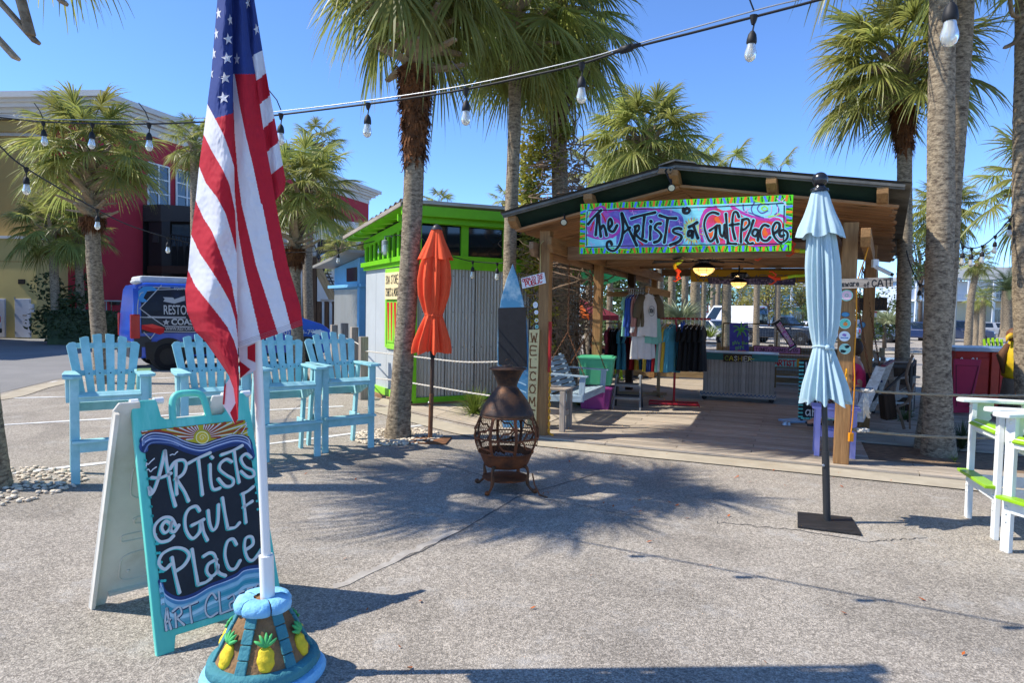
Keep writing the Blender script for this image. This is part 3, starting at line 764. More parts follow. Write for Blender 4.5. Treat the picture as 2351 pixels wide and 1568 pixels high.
fill('red_field',mat('red_ground','d2382f',.6,var=.25,ns=10,col2='d0409a',amt=.42),[(185,640),(210,550),(300,520),(400,560),(520,545),(600,620),(760,640),(930,630),(985,690),(1000,800),(960,880),(600,900),(420,890),(260,880),(200,790)],.0026,Z5)
fill('yellow_field','c9d987',[(1745,760),(1790,690),(1860,670),(1915,700),(1925,800),(1880,900),(1800,890),(1755,840)],.0026,Z4)
pink = [[(770,830),(860,860),(960,830)],[(790,640),(840,570),(920,540),(960,590)],[(1030,660),(1090,700),(1090,790),(1020,850)],[(1200,580),(1350,560),(1500,580)],[(1120,590),(1060,570),(990,590)]]
strokes('magenta_stroke','b8369c',pink,.03,.0032,Z4)
strokes('magenta_stroke','b8369c',[[(190,860),(170,760),(180,640),(230,560),(320,525)],[(480,520),(600,590),(760,640),(900,650)],[(1000,660),(990,620),(930,600)],[(680,900),(900,890),(1010,850)]],.035,.0032,Z5)
strokes('red_stroke','d8262a',[[(900,600),(930,640),(950,690)],[(1030,790),(1060,740),(1040,700)],[(1100,560),(1250,560)],[(1290,880),(1330,930)],[(1510,740),(1530,690)],[(1590,700),(1600,800)],[(1690,820),(1640,880)],[(1600,640),(1650,645)],[(830,700),(800,780)],[(1640,960),(1720,900)]],.022,.0034,Z4)
strokes('orange_stroke','e8641c',[[(330,640),(370,700)],[(440,640),(450,720)],[(600,680),(640,720),(600,740)],[(790,740),(810,790)],[(900,700),(920,720)],[(680,860),(720,870)],[(270,800),(290,740)]],.05,.0034,Z5)
strokes('violet_stroke','5a4a9c',[[(590,500),(600,560),(680,590),(760,620)],[(700,480),(670,540),(700,600),(790,630)],[(840,500),(770,490),(730,540),(770,585),(830,560)],[(900,600),(940,560),(920,500)]],.014,.0034,Z5)
strokes('pink_stroke','e3a8d8',[[(780,930),(840,925)],[(800,900),(820,960)],[(1210,600),(1265,605)],[(1225,580),(1245,640)],[(1600,570),(1640,580)],[(1615,555),(1620,600)],[(1690,690),(1730,700)],[(1700,670),(1710,720)],[(1890,530),(1905,580)],[(1960,900),(2000,910)],[(1975,880),(1985,930)]],.007,.0036,Z4)
strokes('pink_stroke','e3a8d8',[[(920,440),(1020,510)],[(960,480),(1000,440)],[(870,510),(860,590),(800,610)],[(930,520),(920,600),(850,640)],[(410,520),(470,490),(560,500)],[(600,570),(650,540)],[(620,530),(640,590)]],.008,.0036,Z5)
strokes('lime_stroke','9be01c',[[(790,600),(770,650)],[(770,870),(765,930)],[(1840,950),(1930,935)],[(1080,970),(1200,985)]],.014,.0036,Z4)
strokes('lime_stroke','9be01c',[[(790,520),(770,540),(800,560),(830,540),(800,515)],[(840,620),(900,610),(950,590)],[(990,650),(995,700)],[(700,460),(800,490)]],.014,.0036,Z5)
rays = []
for k in range(22):
 a = 2*math.pi*k/22; cx_,cy_ = 1840,790
 rays.append([(cx_+85*math.cos(a),cy_+105*math.sin(a)),(cx_+108*math.cos(a),cy_+135*math.sin(a))])
strokes('ray','d2452f',rays[::2],.01,.0036,Z4); strokes('ray','d8d02a',rays[1::2],.01,.0036,Z4)
# the words
T4 = [[(775,718),(830,650),(905,578)],[(872,615),(862,720),(852,828)],[(885,628),(892,740),(903,842)],[(905,765),(928,730),(948,770),(962,832)],[(985,762),(1018,718),(1003,665),(982,690),(985,770),(1030,795),(1068,733)],
  [(1117,610),(1130,740),(1120,850),(1085,945),(1030,992),(972,965),(968,910),(1000,895),(1015,925)],[(1117,610),(1185,760),(1270,935)],[(1125,815),(1200,755)],
  [(1257,740),(1250,810),(1243,880)],[(1250,745),(1288,732),(1290,775),(1250,812)],[(1252,812),(1300,865),(1365,895)],
  [(1215,660),(1310,632),(1455,600)],[(1347,640),(1337,745),(1330,850)],[(1413,688),(1417,694)],[(1410,742),(1406,875)],
  [(1512,712),(1475,718),(1455,760),(1495,795),(1520,835),(1495,885),(1450,905)],[(1505,630),(1590,655),(1670,660)],[(1583,672),(1570,780),(1550,905)],
  [(1722,768),(1690,760),(1645,775),(1650,805),(1715,830),(1725,860),(1690,900),(1612,932)],[(1830,790),(1800,792),(1795,838),(1825,830),(1840,785),(1836,855)],[(1805,748),(1885,702)],[(1848,735),(1872,800),(1893,860)],
  [(1755,580),(1780,555),(1810,575),(1790,605),(1750,600),(1745,560)]]
T5 = [[(345,592),(290,577),(235,610),(207,690),(225,785),(265,862),(310,820),(325,720)],[(262,755),(335,705)],[(325,715),(325,800),(340,870)],[(357,705),(365,785),(388,815),(404,770),(408,700)],[(404,765),(418,828)],
  [(420,592),(428,700),(440,880)],[(440,882),(520,888)],[(548,622),(530,578),(500,578),(485,640),(488,740),(510,838)],[(460,702),(545,690)],[(582,650),(570,760),(568,870)],[(582,648),(635,642),(650,685),(615,735),(578,750)],
  [(690,655),(662,745),(618,852)],[(618,852),(650,885),(682,880)],[(735,752),(700,745),(680,790),(712,812),(738,770),(735,852)],[(838,712),(792,702),(757,760),(772,840),(820,855),(855,822)],
  [(888,790),(940,745),(945,690),(910,680),(880,740),(900,820),(960,872),(1020,835),(1022,775),(975,750),(945,785),(965,815),(990,800)]]
strokes('lettering_halo','8fdbe0',T4,.058,.004,Z4); strokes('lettering_halo','8fdbe0',T5,.05,.004,Z5)
strokes('lettering','141417',T4,.038,.0052,Z4); strokes('lettering','141417',T5,.031,.0052,Z5)
brd = B()
for P in ([(x0+.08,y0+.08),(lerp(x0,x1,.3),y0+.09),(x1-.1,y0+.08)],[(x0+.09,y0+.1),(x0+.085,(y0+y1)/2),(x0+.09,y1-.1)],[(x0+.1,y1-.085),(lerp(x0,x1,.6),y1-.1),(x1-.1,y1-.09)],[(x1-.085,y0+.12),(x1-.09,y1-.12)]):
 brush(brd,P,.012,z=.0044)
brd.ob('border_line',pmat('141417'),sign,SM)
# ---------------------------------------------------------------- Adirondack bar chairs
def make_chair(name,label,mtA,mtB,bolts=False):
 t = E(name,label,'chair')
 W2 = .30
 for s in (-1,1):
  B().box((s*W2,-.26,.52),(.075,.04,1.04)).ob('front_leg',mtA,t,bevel=.004)
  board('rear_leg',(s*W2,.30,.0),(s*W2,.14,1.04),.04,.075,mtA,t,up=(0,-1,0))
  arm = [(s*(W2-.055),-.36),(s*(W2+.02),-.39),(s*(W2+.085),-.36),(s*(W2+.10),-.3),(s*(W2+.09),.0),(s*(W2+.06),.26),(s*(W2-.03),.27),(s*(W2-.045),.1),(s*(W2-.06),-.3)]
  if s < 0: arm = arm[::-1]
  B().prism([(x,y,1.04) for x,y in arm],(0,0,.03)).ob('arm',mtA,t,bevel=.006)
  sc_ = [(-.24,1.04),(-.09,1.04),(-.09,.95),(-.115,.93),(-.1,.90),(-.13,.86),(-.17,.82),(-.24,.80)]
  B().prism([(s*(W2+.04),y+.0,z) for y,z in sc_],(s*.03,0,0)).ob('arm_bracket',mtA,t,bevel=.003)
  rl = [(-.24,.87),(.26,.74),(.26,.64),(.05,.66),(-.24,.78)]
  B().prism([(s*(W2-.045),y,z) for y,z in rl],(s*.028,0,0)).ob('seat_rail',mtA,t,bevel=.003)
  board('side_stretcher',(s*(W2-.05),-.24,.36),(s*(W2-.05),.27,.36),.028,.09,mtA,t)
 # curved seat slats
 prof = [(-.26,.835),(-.285,.86),(-.25,.885),(-.17,.875),(-.09,.85),(-.01,.825),(.07,.80),(.14,.785)]
 for i in range(6):
  (y0,z0),(y1,z1) = prof[i+1],prof[i+2]
  d = V((0,y1-y0,z1-z0)); d.normalize()
  p,q = V((-W2+.03,(y0+y1)/2,(z0+z1)/2)),V((W2-.03,(y0+y1)/2,(z0+z1)/2))
  board('seat_slat',p,q,.072,.022,mtB,t,up=d.cross(V((1,0,0)))*-1)
 board('seat_apron',(-W2+.035,-.265,.845),(W2-.035,-.265,.845),.026,.075,mtA,t)
 board('rear_stretcher',(-W2+.02,.2,.70),(W2-.02,.2,.70),.03,.09,mtA,t)
 board('footrest',(-W2-.03,-.30,.425),(W2+.03,-.30,.425),.11,.026,mtB,t)
 board('footrest_apron',(-W2+.035,-.27,.36),(W2-.035,-.27,.36),.026,.1,mtA,t)
 # fanned back of six slats
 def bk(x,h): return V((x,.12+.27*h,.765+.68*h))      # h 0..1 along the back
 tops = [.87,.955,.995,.995,.955,.87]
 for i in range(6):
  xb = (i-2.5)*.083; xt = (i-2.5)*.118; wb,wt = .066,.084
  h = tops[i]; sl_ = (.045 if i in (0,) else .02 if i == 1 else .006)
  hl,hr = (h-sl_,h) if i < 3 else (h,h-(.045 if i == 5 else .02 if i == 4 else .006))
  f = [bk(xb-wb/2,0),bk(xb+wb/2,0),bk(xt+wt/2,hr),bk(xt+wt*.25,max(hr,hl)+.012),bk(xt-wt*.25,max(hl,hr)+.0),bk(xt-wt/2,hl)]
  if i < 3: f[3],f[4] = bk(xt+wt*.2,h+.008),bk(xt-wt*.2,h-.004)
  else: f[3],f[4] = bk(xt+wt*.2,h-.004),bk(xt-wt*.2,h+.008)
  nrm = V((0,-.93,.37)).normalized()*.022
  ob = B().prism(f,-nrm).ob('back_slat',mtB,t,bevel=.003)
  if bolts is not None:
   bb = B()
   p = bk(lerp(xb,xt,.4),.40)
   bb.sphere(p + nrm*.15,.007,6,4); bb.ob('screw',MT['black'],ob)
 for h in (.42,.83):
  p,q = bk(-.32 if h < .5 else -.29,h),bk(.32 if h < .5 else .29,h); o = V((0,.028,-.01))
  board('back_rail',p+o,q+o,.028,.055,mtA,t,up=(0,.4,1))
 if bolts:
  for s in (-1,1):
   for z in (1.0,.86,.35,.3,.24): B().sphere((s*W2,-.281,z),.012,8,5).ob('bolt',mtA,t)
 return t
ch = make_chair('bar_chair','tall turquoise slatted bar chair nearest the gravel, leftmost of the four',MT['teal_chair'],MT['teal_chair'])
def chM(p,d):                              # p: middle of the front feet, d: facing
 a = math.atan2(d[1],d[0]) + math.pi/2
 M = Matrix.Translation(V((p[0],p[1],0))) @ Matrix.Rotation(a,4,'Z')
 return M @ Matrix.Translation(V((0,.26,0)))
CH = [((-3.98,6.75),(.58,-.81),'tall turquoise slatted bar chair nearest the gravel, leftmost of the four'),
  ((-3.14,7.22),(.56,-.83),'tall turquoise bar chair behind the sandwich board, second from the left'),
  ((-2.52,7.83),(.6,-.8),'tall turquoise bar chair behind the white flagpole, third from the left'),
  ((-2.0,8.38),(.6,-.8),'tall turquoise bar chair nearest the palm trunk with stones, rightmost of the four')]
for i,(p,d,lb) in enumerate(CH):
 M = chM(p,d)
 if i == 0:
  c = ch; c.matrix_basis = M; WM[c.name] = M
 else: c = copy_tree(ch,M)
 c['label'] = lb; c['group'] = 'turquoise bar chairs by the parking bay'
cw = make_chair('bar_chair','white and lime bar chair',MT['white_poly'],MT['lime'],True)
for i,(p,d,lb) in enumerate((((4.02,5.74),(-.955,.28),'white and lime green bar chair at the right edge, farther of the two'),
        ((3.88,4.86),(-.97,-.22),'white and lime green bar chair at the right edge, nearer of the two'))):
 M = chM(p,d)
 if i == 0: cw.matrix_basis = M; WM[cw.name] = M; c = cw
 else: c = copy_tree(cw,M)
 c['label'] = lb; c['group'] = 'white and lime bar chairs'
# yellow caution tape on one arm
tp_ = wm(ch) @ V((.34,-.24,1.075)); 
b = B()
q = [wm(ch) @ V(p) for p in ((.38,-.1,1.078),(.25,-.1,1.078),(.24,-.1,.9),(.27,-.12,.62),(.36,-.24,.72),(.4,-.2,.82))]
for i in range(5): b.add([q[i],q[i+1],q[i+1]+V((.0,.01,.024)),q[i]+V((0,.01,.024))],[(0,1,2,3)])
tpo = b.ob('tape',mat('pale_tape','d9d38a',.4,transl=.3)); props(tpo,'pale yellow tape looped round the arm of the leftmost blue chair','tape')

# ---------------------------------------------------------------- sandwich board
MT['sea'] = mat('sea_green_plastic','5cc4b0',.45,var=.14,ns=6,st=(1,.2,1),col2='93dccb',amt=.3)
MT['whiteplastic'] = mat('white_plastic','d9d4c6',.5,var=.08,ns=4,col2='c3b9a4',amt=.25)
af = E('sandwich_board','turquoise framed chalkboard sandwich board with sunrise lettering Artists at Gulf Place','sign',(-1.9,3.6,0))
PF = V((-1.765,3.37,0)); aw = V((.70,.714,0)).normalized(); ab = V((-aw.y,aw.x,0)); AWD,ASP,AHT = .69,.88,1.24
apx = PF + ab*(ASP/2) + UP*AHT
fz = (apx - PF).normalized()
fp = Plane(PF,aw,fz); FM = fp.mat(); AH = (apx-PF).length
def panel2(outer,M,name,mt,th,par,bevel=.006,**k):
 return B().prism([(x,y,-th) for x,y in outer],(0,0,th)).ob(name,mt,par,M,bevel=bevel,**k)
out = [(0,0),(.085,0),(.1,.075),(AWD-.1,.075),(AWD-.085,0),(AWD,0),(AWD-.02,AH-.03),(AWD-.045,AH+.015),(AWD-.15,AH+.015),(AWD-.165,AH-.085),(AWD-.19,AH-.105),
  (.19,AH-.105),(.165,AH-.085),(.15,AH+.015),(.045,AH+.015),(.02,AH-.03)]
panel2(out,FM,'front_panel',MT['sea'],.035,af)
hd = B()
hpts = spline([(.225,AH-.15,-.015),(.235,AH-.02,-.015),(.26,AH+.03,-.015),(.32,AH+.04,-.015),(.39,AH+.03,-.015),(.415,AH-.02,-.015),(.43,AH-.15,-.015)],6)
hd.tube(hpts,.02,8); hd.tube([(.25,AH-.115,-.015),(.41,AH-.115,-.015)],.013,8)
hd.ob('handle',MT['sea'],af,FM,smooth=True)
for x in (.06,AWD-.13):
 B().tube([(x-.04,AH+.01,-.02),(x+.0,AH+.01,-.02)],.02,10).tube([(x+.08,AH+.01,-.02),(x+.13,AH+.01,-.02)],.02,10).ob('hinge',MT['white'],af,FM,smooth=40)
# back panel, turned round
bz = (apx - (PF + ab*ASP)).normalized()
bp = Plane(PF + ab*ASP + aw*(AWD-.09),-aw,bz); BM = bp.mat()
panel2(out,BM,'back_panel',MT['whiteplastic'],.018,af)
rb = B()
for x in (.012,AWD-.012): rb.beam((x+.0,0,-.03),(x+(.02 if x < .3 else -.02),AH-.03,-.03),.02,.05,up=(0,0,1))
rb.beam((.09,.085,-.03),(AWD-.09,.085,-.03),.02,.03,up=(0,0,1))
rb.ob('rim',MT['whiteplastic'],af,BM)
for (cx_,cy_,w_,h_) in ((.33,.24,.44,.2),(.33,.83,.42,.25),(.2,.53,.06,.22),(.4,.56,.2,.05),(.46,.45,.2,.05)):
 b = B(); pts = [(cx_+w_/2*(abs(math.cos(a))**.4)*(1 if math.cos(a) > 0 else -1),cy_+h_/2*(abs(math.sin(a))**.4)*(1 if math.sin(a) > 0 else -1),-.02) for a in [2*math.pi*k/28 for k in range(28)]]
 b.tube(pts,.005,5,closed=True); b.ob('moulding',MT['whiteplastic'],af,BM,smooth=True)
b = B()
for (x,y) in ((.2,.59),(.2,.5),(.2,.42),(.36,.56),(.5,.57),(.33,.85),(.3,.22),(.4,.21),(.5,.21)): b.sphere((x,y,-.021),.012,8,5,(1,1,.5))
b.ob('rivet',MT['whiteplastic'],af,BM,smooth=True)
# painted face, traced stroke by stroke
def ZA4(x,y): return fp.pix((200+x/1.7425)/1.2757,(1100+y/1.7425)/1.2757)
c = [ZA4(320,278),ZA4(455,1345),ZA4(985,1185),ZA4(940,215)]
fx0,fx1,fy0,fy1 = .05,AWD-.05,.11,AH-.155
B().hexa([(fx0,fy0,0),(fx1,fy0,0),(fx1-.012,fy1,0),(fx0+.012,fy1,0)],[(fx0,fy0,.003),(fx1,fy0,.003),(fx1-.012,fy1,.003),(fx0+.012,fy1,.003)]).ob('chalkboard',mat('chalkboard','26282c',.75,var=.2,ns=12,bump=.15,bs=60),af,FM)
def clipx(p): return (min(max(p[0],fx0+.006),fx1-.006),min(max(p[1],fy0+.004),fy1-.004))
def afs(name,col,L,w,z,n=6,clip=True):
 b = B()
 for s in L:
  P = [ZA4(*p) for p in s]
  brush(b,[clipx(p) for p in P] if clip else P,w,z=z,n=n)
 return b.ob(name,pmat(col) if isinstance(col,str) else col,af,FM)
# sunrise: ochre sky, then rays
skyp = [ZA4(*p) for p in ((320,310),(420,288),(520,300),(600,335),(680,350),(760,322),(850,300),(920,318),(960,370))]
skyp = [clipx(p) for p in skyp]
b = B(); top = [(lerp(fx0+.012,fx1-.012,k/8),fy1-.002) for k in range(9)]
for k in range(8): b.add([(*skyp[k],.0034),(*skyp[k+1],.0034),(*top[k+1],.0034),(*top[k],.0034)],[(0,1,2,3)])
b.ob('painted_sky',mat('ochre_paint','b5a31a',.6,var=.2,ns=20),af,FM)
sx_,sy_ = ZA4(682,318); rW,rR = [],[]
def sky_lo(x):
 for k in range(8):
  if skyp[k][0] <= x <= skyp[k+1][0]: return lerp(skyp[k][1],skyp[k+1][1],(x-skyp[k][0])/(skyp[k+1][0]-skyp[k][0]+1e-9))
 return 9
for k in range(36):
 a = math.pi*(k-1)/34; dx,dy = math.cos(a),math.sin(a)
 P = []
 for s in [.05 + .012*i for i in range(40)]:
  x,y = sx_+dx*s,sy_+dy*s - (.16*max(0,s-.06)**1.2 if abs(dy) < .35 else 0)*0
  if fx0+.01 < x < fx1-.01 and sky_lo(x)+.004 < y < fy1-.004: P.append((x,y))
  elif P: break
 if len(P) > 2: (rW if k % 2 else rR).append(P)
for nm,L,cl,w_ in (('painted_ray',rR,'9c3d14',.013),('painted_ray',rW,'d8d2c8',.006)):
 b = B()
 for P in L: brush(b,[P[0],P[-1]],w_*.5,w1=w_*1.3,z=.0038 if cl[0] == '9' else .0042,taper=False)
 b.ob(nm,pmat(cl),af,FM)
side_r = []
for (a,e) in (((330,290),(400,280)),((330,300),(470,278)),((332,310),(430,292)),((330,296),(365,285)),((880,300),(935,250)),((860,296),(940,268)),((870,310),(945,285)),((900,316),(950,310)),((840,298),(920,240))): side_r.append([a,e])
afs('painted_ray','d8d2c8',side_r[::2],.005,.0042); afs('painted_ray','9c3d14',side_r[1::2],.009,.0039)
b = B(); blob(b,(sx_,sy_),.034,.034,.0046,24,.02); b.ob('painted_sun',pmat('d9b52a'),af,FM)
b = B(); brush(b,[(sx_+.034*math.cos(a),sy_+.034*math.sin(a)) for a in [k*.5 for k in range(14)]],.006,z=.005); brush(b,[(sx_+.02*math.cos(a)*(1-a/9),sy_+.02*math.sin(a)*(1-a/9)) for a in [k*.6 for k in range(14)]],.004,z=.005)
b.ob('sun_swirl',pmat('f0e6a0'),af,FM)
# waves above
def wave(dy): return [(325,330+dy+20),(350,318+dy+8),(430,297+dy),(520,308+dy),(600,342+dy),(680,358+dy),(760,332+dy),(850,308+dy),(915,325+dy),(955,375+dy)]
for i,(dy,cl,w_) in enumerate(((4,'2b3c66',.03),(16,'22325c',.03),(34,'33497f',.04),(-2,'c9c9cf',.006),(12,'8f9ab5',.007),(26,'b9c0d4',.008),(46,'26365f',.02))):
 afs('painted_wave',cl,[wave(dy)],w_,.0044+.0003*i)
afs('painted_wave','6f7fa3',[[(330,360),(400,322),(500,325),(580,350)],[(345,395),(420,345),(510,345),(560,360)]],.008,.0068)
# lower sea
low = [(425,1060),(490,1105),(560,1138),(640,1118),(720,1072),(800,1042),(860,1015),(900,985),(985,972),(1040,965)]
lp = [clipx(ZA4(*p)) for p in low]
b = B()
for k in range(9): b.add([(*lp[k],.0034),(*lp[k+1],.0034),(lerp(fx0,fx1,(k+1)/9),fy0+.002,.0034),(lerp(fx0,fx1,k/9),fy0+.002,.0034)],[(0,1,2,3)])
b.ob('painted_sea',mat('sea_paint','5aa5b0',.6,var=.25,ns=10,st=(.3,3,1),col2='a9ccd8',amt=.4),af,FM)
for i,(dy,cl,w_) in enumerate(((2,'27396b',.022),(22,'4f86a8',.02),(12,'c3ccdc',.006),(44,'9cc3cf',.02),(70,'3f97a4',.02),(95,'b7d6dc',.018),(130,'58a6ad',.02))):
 afs('painted_wave',cl,[[(x,y+dy*(1 if j < 5 else 1.0)) for j,(x,y) in enumerate(low)]],w_,.0038+.0002*i)
# edge ticks
afs('painted_tick','39b3a6',[[(335+i*9.3+0,345+i*47),(352+i*9.3,343+i*47)] for i in range(16)],.014,.0056)
afs('painted_tick','39b3a6',[[(935+i*4.2,390+i*42),(955+i*4.2,386+i*42)] for i in range(8)],.014,.0056)
birds = [[(385,465),(398,447),(405,455),(420,440),(437,425)],[(392,485),(408,480),(418,492),(430,480),(447,468)],[(518,408),(530,403),(540,405),(548,396),(556,390)]]
afs('painted_bird','d8d6d2',birds,.006,.0056)
A1 = [[(425,590),(405,572),(385,580),(380,600),(405,612),(435,590),(460,520),(480,440),(492,385)],[(492,385),(505,480),(525,590),(545,665)],[(425,522),(470,522),(522,500)],
  [(548,450),(548,530),(552,606)],[(518,478),(545,440),(585,432),(600,458),(585,502),(545,530)],[(548,528),(590,590),(612,640)],
  [(612,448),(655,425),(722,395)],[(662,425),(672,510),(683,608)],[(730,415),(735,420)],[(722,455),(725,530),(738,580),(772,575)],
  [(832,440),(805,428),(775,450),(772,480),(805,508),(840,530),(835,560),(800,565),(765,528)],[(780,405),(835,385),(886,358)],[(845,388),(855,460),(870,545)],
  [(930,418),(905,400),(880,425),(900,465),(940,485),(945,512),(915,518),(880,490)],
  [(522,760),(495,745),(475,775),(490,803),(515,785),(525,745),(522,790),(540,798),(562,765)],[(545,765),(522,728),(480,728),(442,765),(437,812),(465,848),(510,842),(535,820)],
  [(668,690),(650,668),(615,682),(595,725),(600,790),(632,832),(668,800),(675,755)],[(630,765),(690,735)],[(678,745),(690,800),(708,840)],
  [(712,690),(720,755),(738,790),(760,755),(765,660)],[(785,625),(798,705),(812,782)],[(812,782),(850,775),(872,752)],[(890,610),(898,680),(905,750)],[(885,605),(915,590),(942,568)],[(893,672),(937,642)],
  [(520,965),(490,990),(460,960),(480,910),(540,880),(592,888),(615,920),(590,968),(545,1000)],[(528,930),(545,1020),(566,1108)],[(630,888),(645,980),(660,1068)],[(660,1068),(700,1055),(727,1035)],
  [(690,922),(722,905),(748,922),(762,1000),(800,1022)],[(755,940),(715,962),(705,1000),(727,1025),(755,1005),(762,970)],[(856,862),(838,835),(810,850),(798,915),(818,982),(850,985),(875,945)],
  [(903,890),(940,862),(935,825),(905,830),(898,880),(915,935),(945,940),(988,882)]]
afs('lettering_edge','3fb8aa',[[(x-5,y+4) for x,y in s] for s in A1],.0185,.0062)
afs('lettering','d2cec6',A1,.0165,.0074)
A2 = [[(468,1312),(490,1250),(500,1188)],[(500,1188),(510,1250),(522,1300)],[(480,1268),(516,1246)],[(543,1215),(545,1250),(548,1285)],[(530,1205),(562,1182),(575,1212),(548,1240)],[(550,1238),(590,1290)],
  [(585,1187),(655,1155)],[(617,1172),(622,1225),(630,1277)],[(752,1140),(730,1112),(702,1150),(697,1205),(720,1235),(757,1212)],[(765,1105),(770,1170),(775,1222)],[(775,1222),(822,1198)],
  [(812,1135),(838,1120),(850,1160),(872,1190)],[(846,1148),(820,1165),(830,1197),(852,1172)],[(892,1100),(870,1112),(880,1137),(905,1150),(895,1175),(868,1165)],[(935,1082),(912,1090),(922,1117),(945,1127),(938,1150),(915,1145)],[(955,1112),(980,1088),(965,1065),(950,1092),(965,1130),(985,1120)]]
afs('lettering_edge','2b3350',[[(x+3,y+4) for x,y in s] for s in A2],.014,.0062); afs('lettering','d0ccc8',A2,.0105,.0074)

# ---------------------------------------------------------------- flag, pole and the pineapple cone
cone = E('pineapple_plinth','painted concrete cone with pineapples in relief and pale blue rims','plinth',(-1.178,3.235,0))
CM = Matrix.Translation(V((-1.178,3.235,0))) @ Matrix.Diagonal((1,1,.91,1))
MT['bluec'] = mat('pale_blue_masonry','7dbbe0',.8,var=.14,ns=12,bump=.7,bs=60,col2='98cdea',amt=.35); MT['tealc'] = mat('teal_masonry','3e7d86',.8,var=.16,ns=10,bump=.7,bs=60)
MT['tan'] = mat('tan_stone','8a6a48',.9,var=.25,ns=10,bump=.9,bs=50,col2='6f5238',amt=.4)
def wobr(g,i): return 1 + .012*math.sin(3*g+i) + .008*math.sin(7*g)
B().lathe([(.285,0),(.29,.03),(.275,.055),(.25,.06)],40,CM,fn=wobr).ob('foot_rim',MT['bluec'],cone,smooth=50)
B().lathe([(.25,.05),(.262,.075),(.255,.11),(.232,.125),(.2,.12)],40,CM,fn=wobr).ob('lower_ring',MT['tealc'],cone,smooth=50)
B().lathe([(.228,.1),(.105,.365)],40,CM).ob('core',MT['tan'],cone,smooth=50)
def cpt(a,h,off=0.0):
 r = lerp(.228,.105,(h-.1)/.265) + off
 return CM @ V((r*math.cos(a),r*math.sin(a),h + off*.35))
nrib = 6
for k in range(nrib):
 a = 2*math.pi*(k+.5)/nrib - .12
 for s in range(4):                      # each rib is a row of blocks
  h0,h1 = .115+.065*s,.115+.065*(s+1)-.003
  aw0,aw1 = .026/lerp(.228,.105,(h0-.1)/.265),.024/lerp(.228,.105,(h1-.1)/.265)
  q0 = [cpt(a-aw0,h0,-.01),cpt(a+aw0,h0,-.01),cpt(a+aw0,h0,.012),cpt(a-aw0,h0,.012)]
  q1 = [cpt(a-aw1,h1,-.01),cpt(a+aw1,h1,-.01),cpt(a+aw1,h1,.012),cpt(a-aw1,h1,.012)]
  B().hexa(q0,q1).ob('rib_block',MT['tealc'],cone,bevel=.005)
 a2 = 2*math.pi*k/nrib - .12
 pa = E  # pineapple in relief on each panel
 n_ = (cpt(a2,.2,.02) - cpt(a2,.2,0)).normalized(); uu = (cpt(a2,.26) - cpt(a2,.16)).normalized(); ss = uu.cross(n_)
 pm_ = Matrix((( ss.x,uu.x,n_.x,0),(ss.y,uu.y,n_.y,0),(ss.z,uu.z,n_.z,0),(0,0,0,1))); pm_.translation = cpt(a2,.185)
 b = B(); rr_ = random.Random(k)
 vs = []
 b.grid(lambda u,v_: V((.039*math.cos(2*math.pi*u)*math.sin(math.pi*v_)**.7*(1+.06*math.sin(22*v_+6.28*u)),-.006+.056*math.cos(math.pi*v_),(.024+.004*math.sin(20*v_+12.56*u))*math.sin(2*math.pi*u)*math.sin(math.pi*v_)**.7)),20,16)
 po = b.ob('pineapple',mat('pineapple_yellow','dcc02a',.7,var=.18,ns=30,bump=.4,bs=80) if k == 0 else bpy.data.materials['pineapple_yellow'],cone,pm_,smooth=True)
 b = B()
 for ang in (-1.0,-.45,.1,.55,1.05):
  pts = [V((math.sin(ang)*.058*s,.048+math.cos(ang)*.062*s,.008+.008*math.sin(3*s))) for s in (0,.4,.75,1)]
  b.tube(pts,[.006,.009,.008,.003],6)
 b.ob('pineapple_crown',mat('crown_green','4fae62',.7,var=.15) if k == 0 else bpy.data.materials['crown_green'],po,pm_,smooth=True)
for k in range(5):                           # cap of rounded stones
 a0,a1_ = 2*math.pi*k/5 + .35,2*math.pi*(k+1)/5 + .35 - .05
 b = B()
 def capf(u,v_,a0=a0,a1_=a1_):
  a = lerp(a0,a1_,u); e = 1 - abs(2*u-1)**6*.12
  prof_ = [(.045,.425),(.09,.432),(.122,.422),(.136,.395),(.132,.366),(.105,.352),(.05,.36)]
  s = v_*6; i = min(5,int(s)); r = lerp(prof_[i][0],prof_[i+1][0],s-i)*e; z = lerp(prof_[i][1],prof_[i+1][1],s-i)
  return CM @ V((r*math.cos(a),r*math.sin(a),z - .01*(1-e)))
 b.grid(capf,12,12); b.ob('cap_stone',MT['bluec'],cone,smooth=True)
B().lathe([(.1,.35),(.1,.41),(.0,.415)],20,CM).ob('mortar',MT['tan'],cone)
MT['polew'] = mat('white_pvc','e6e4dd',.35,var=.04,ns=2,st=(1,1,.2))
pole = E('flagpole','white flagpole leaning slightly left out of the pineapple cone','flagpole',(-1.175,3.235,.41))
pb,pt_ = D(615,1372,3.235),D(552,-60,3.24)
pt_ = pb + (pt_-pb)*1.12
B().tube([pb - UP*.03,pb.lerp(pt_,.063)],.034,20).ob('sleeve',MT['polew'],pole,smooth=40)
B().tube([pb,pt_],.022,18).sphere(pt_,.04,12,8).ob('shaft',MT['polew'],pole,smooth=40)
def itp(L,y):
 if y <= L[0][0]: 
  (a,b),(c,d) = L[0],L[1]; return b + (d-b)*(y-a)/(c-a) if a != c else b
 for k in range(len(L)-1):
  if y <= L[k+1][0]:
   t = (y-L[k][0])/(L[k+1][0]-L[k][0]); return lerp(L[k][1],L[k+1][1],t)
 (a,b),(c,d) = L[-2],L[-1]; return b + (d-b)*(y-a)/(c-a)
flag = E('flag','hanging United States flag draped in long folds on the white pole','flag',(-1.3,3.1,1.2))
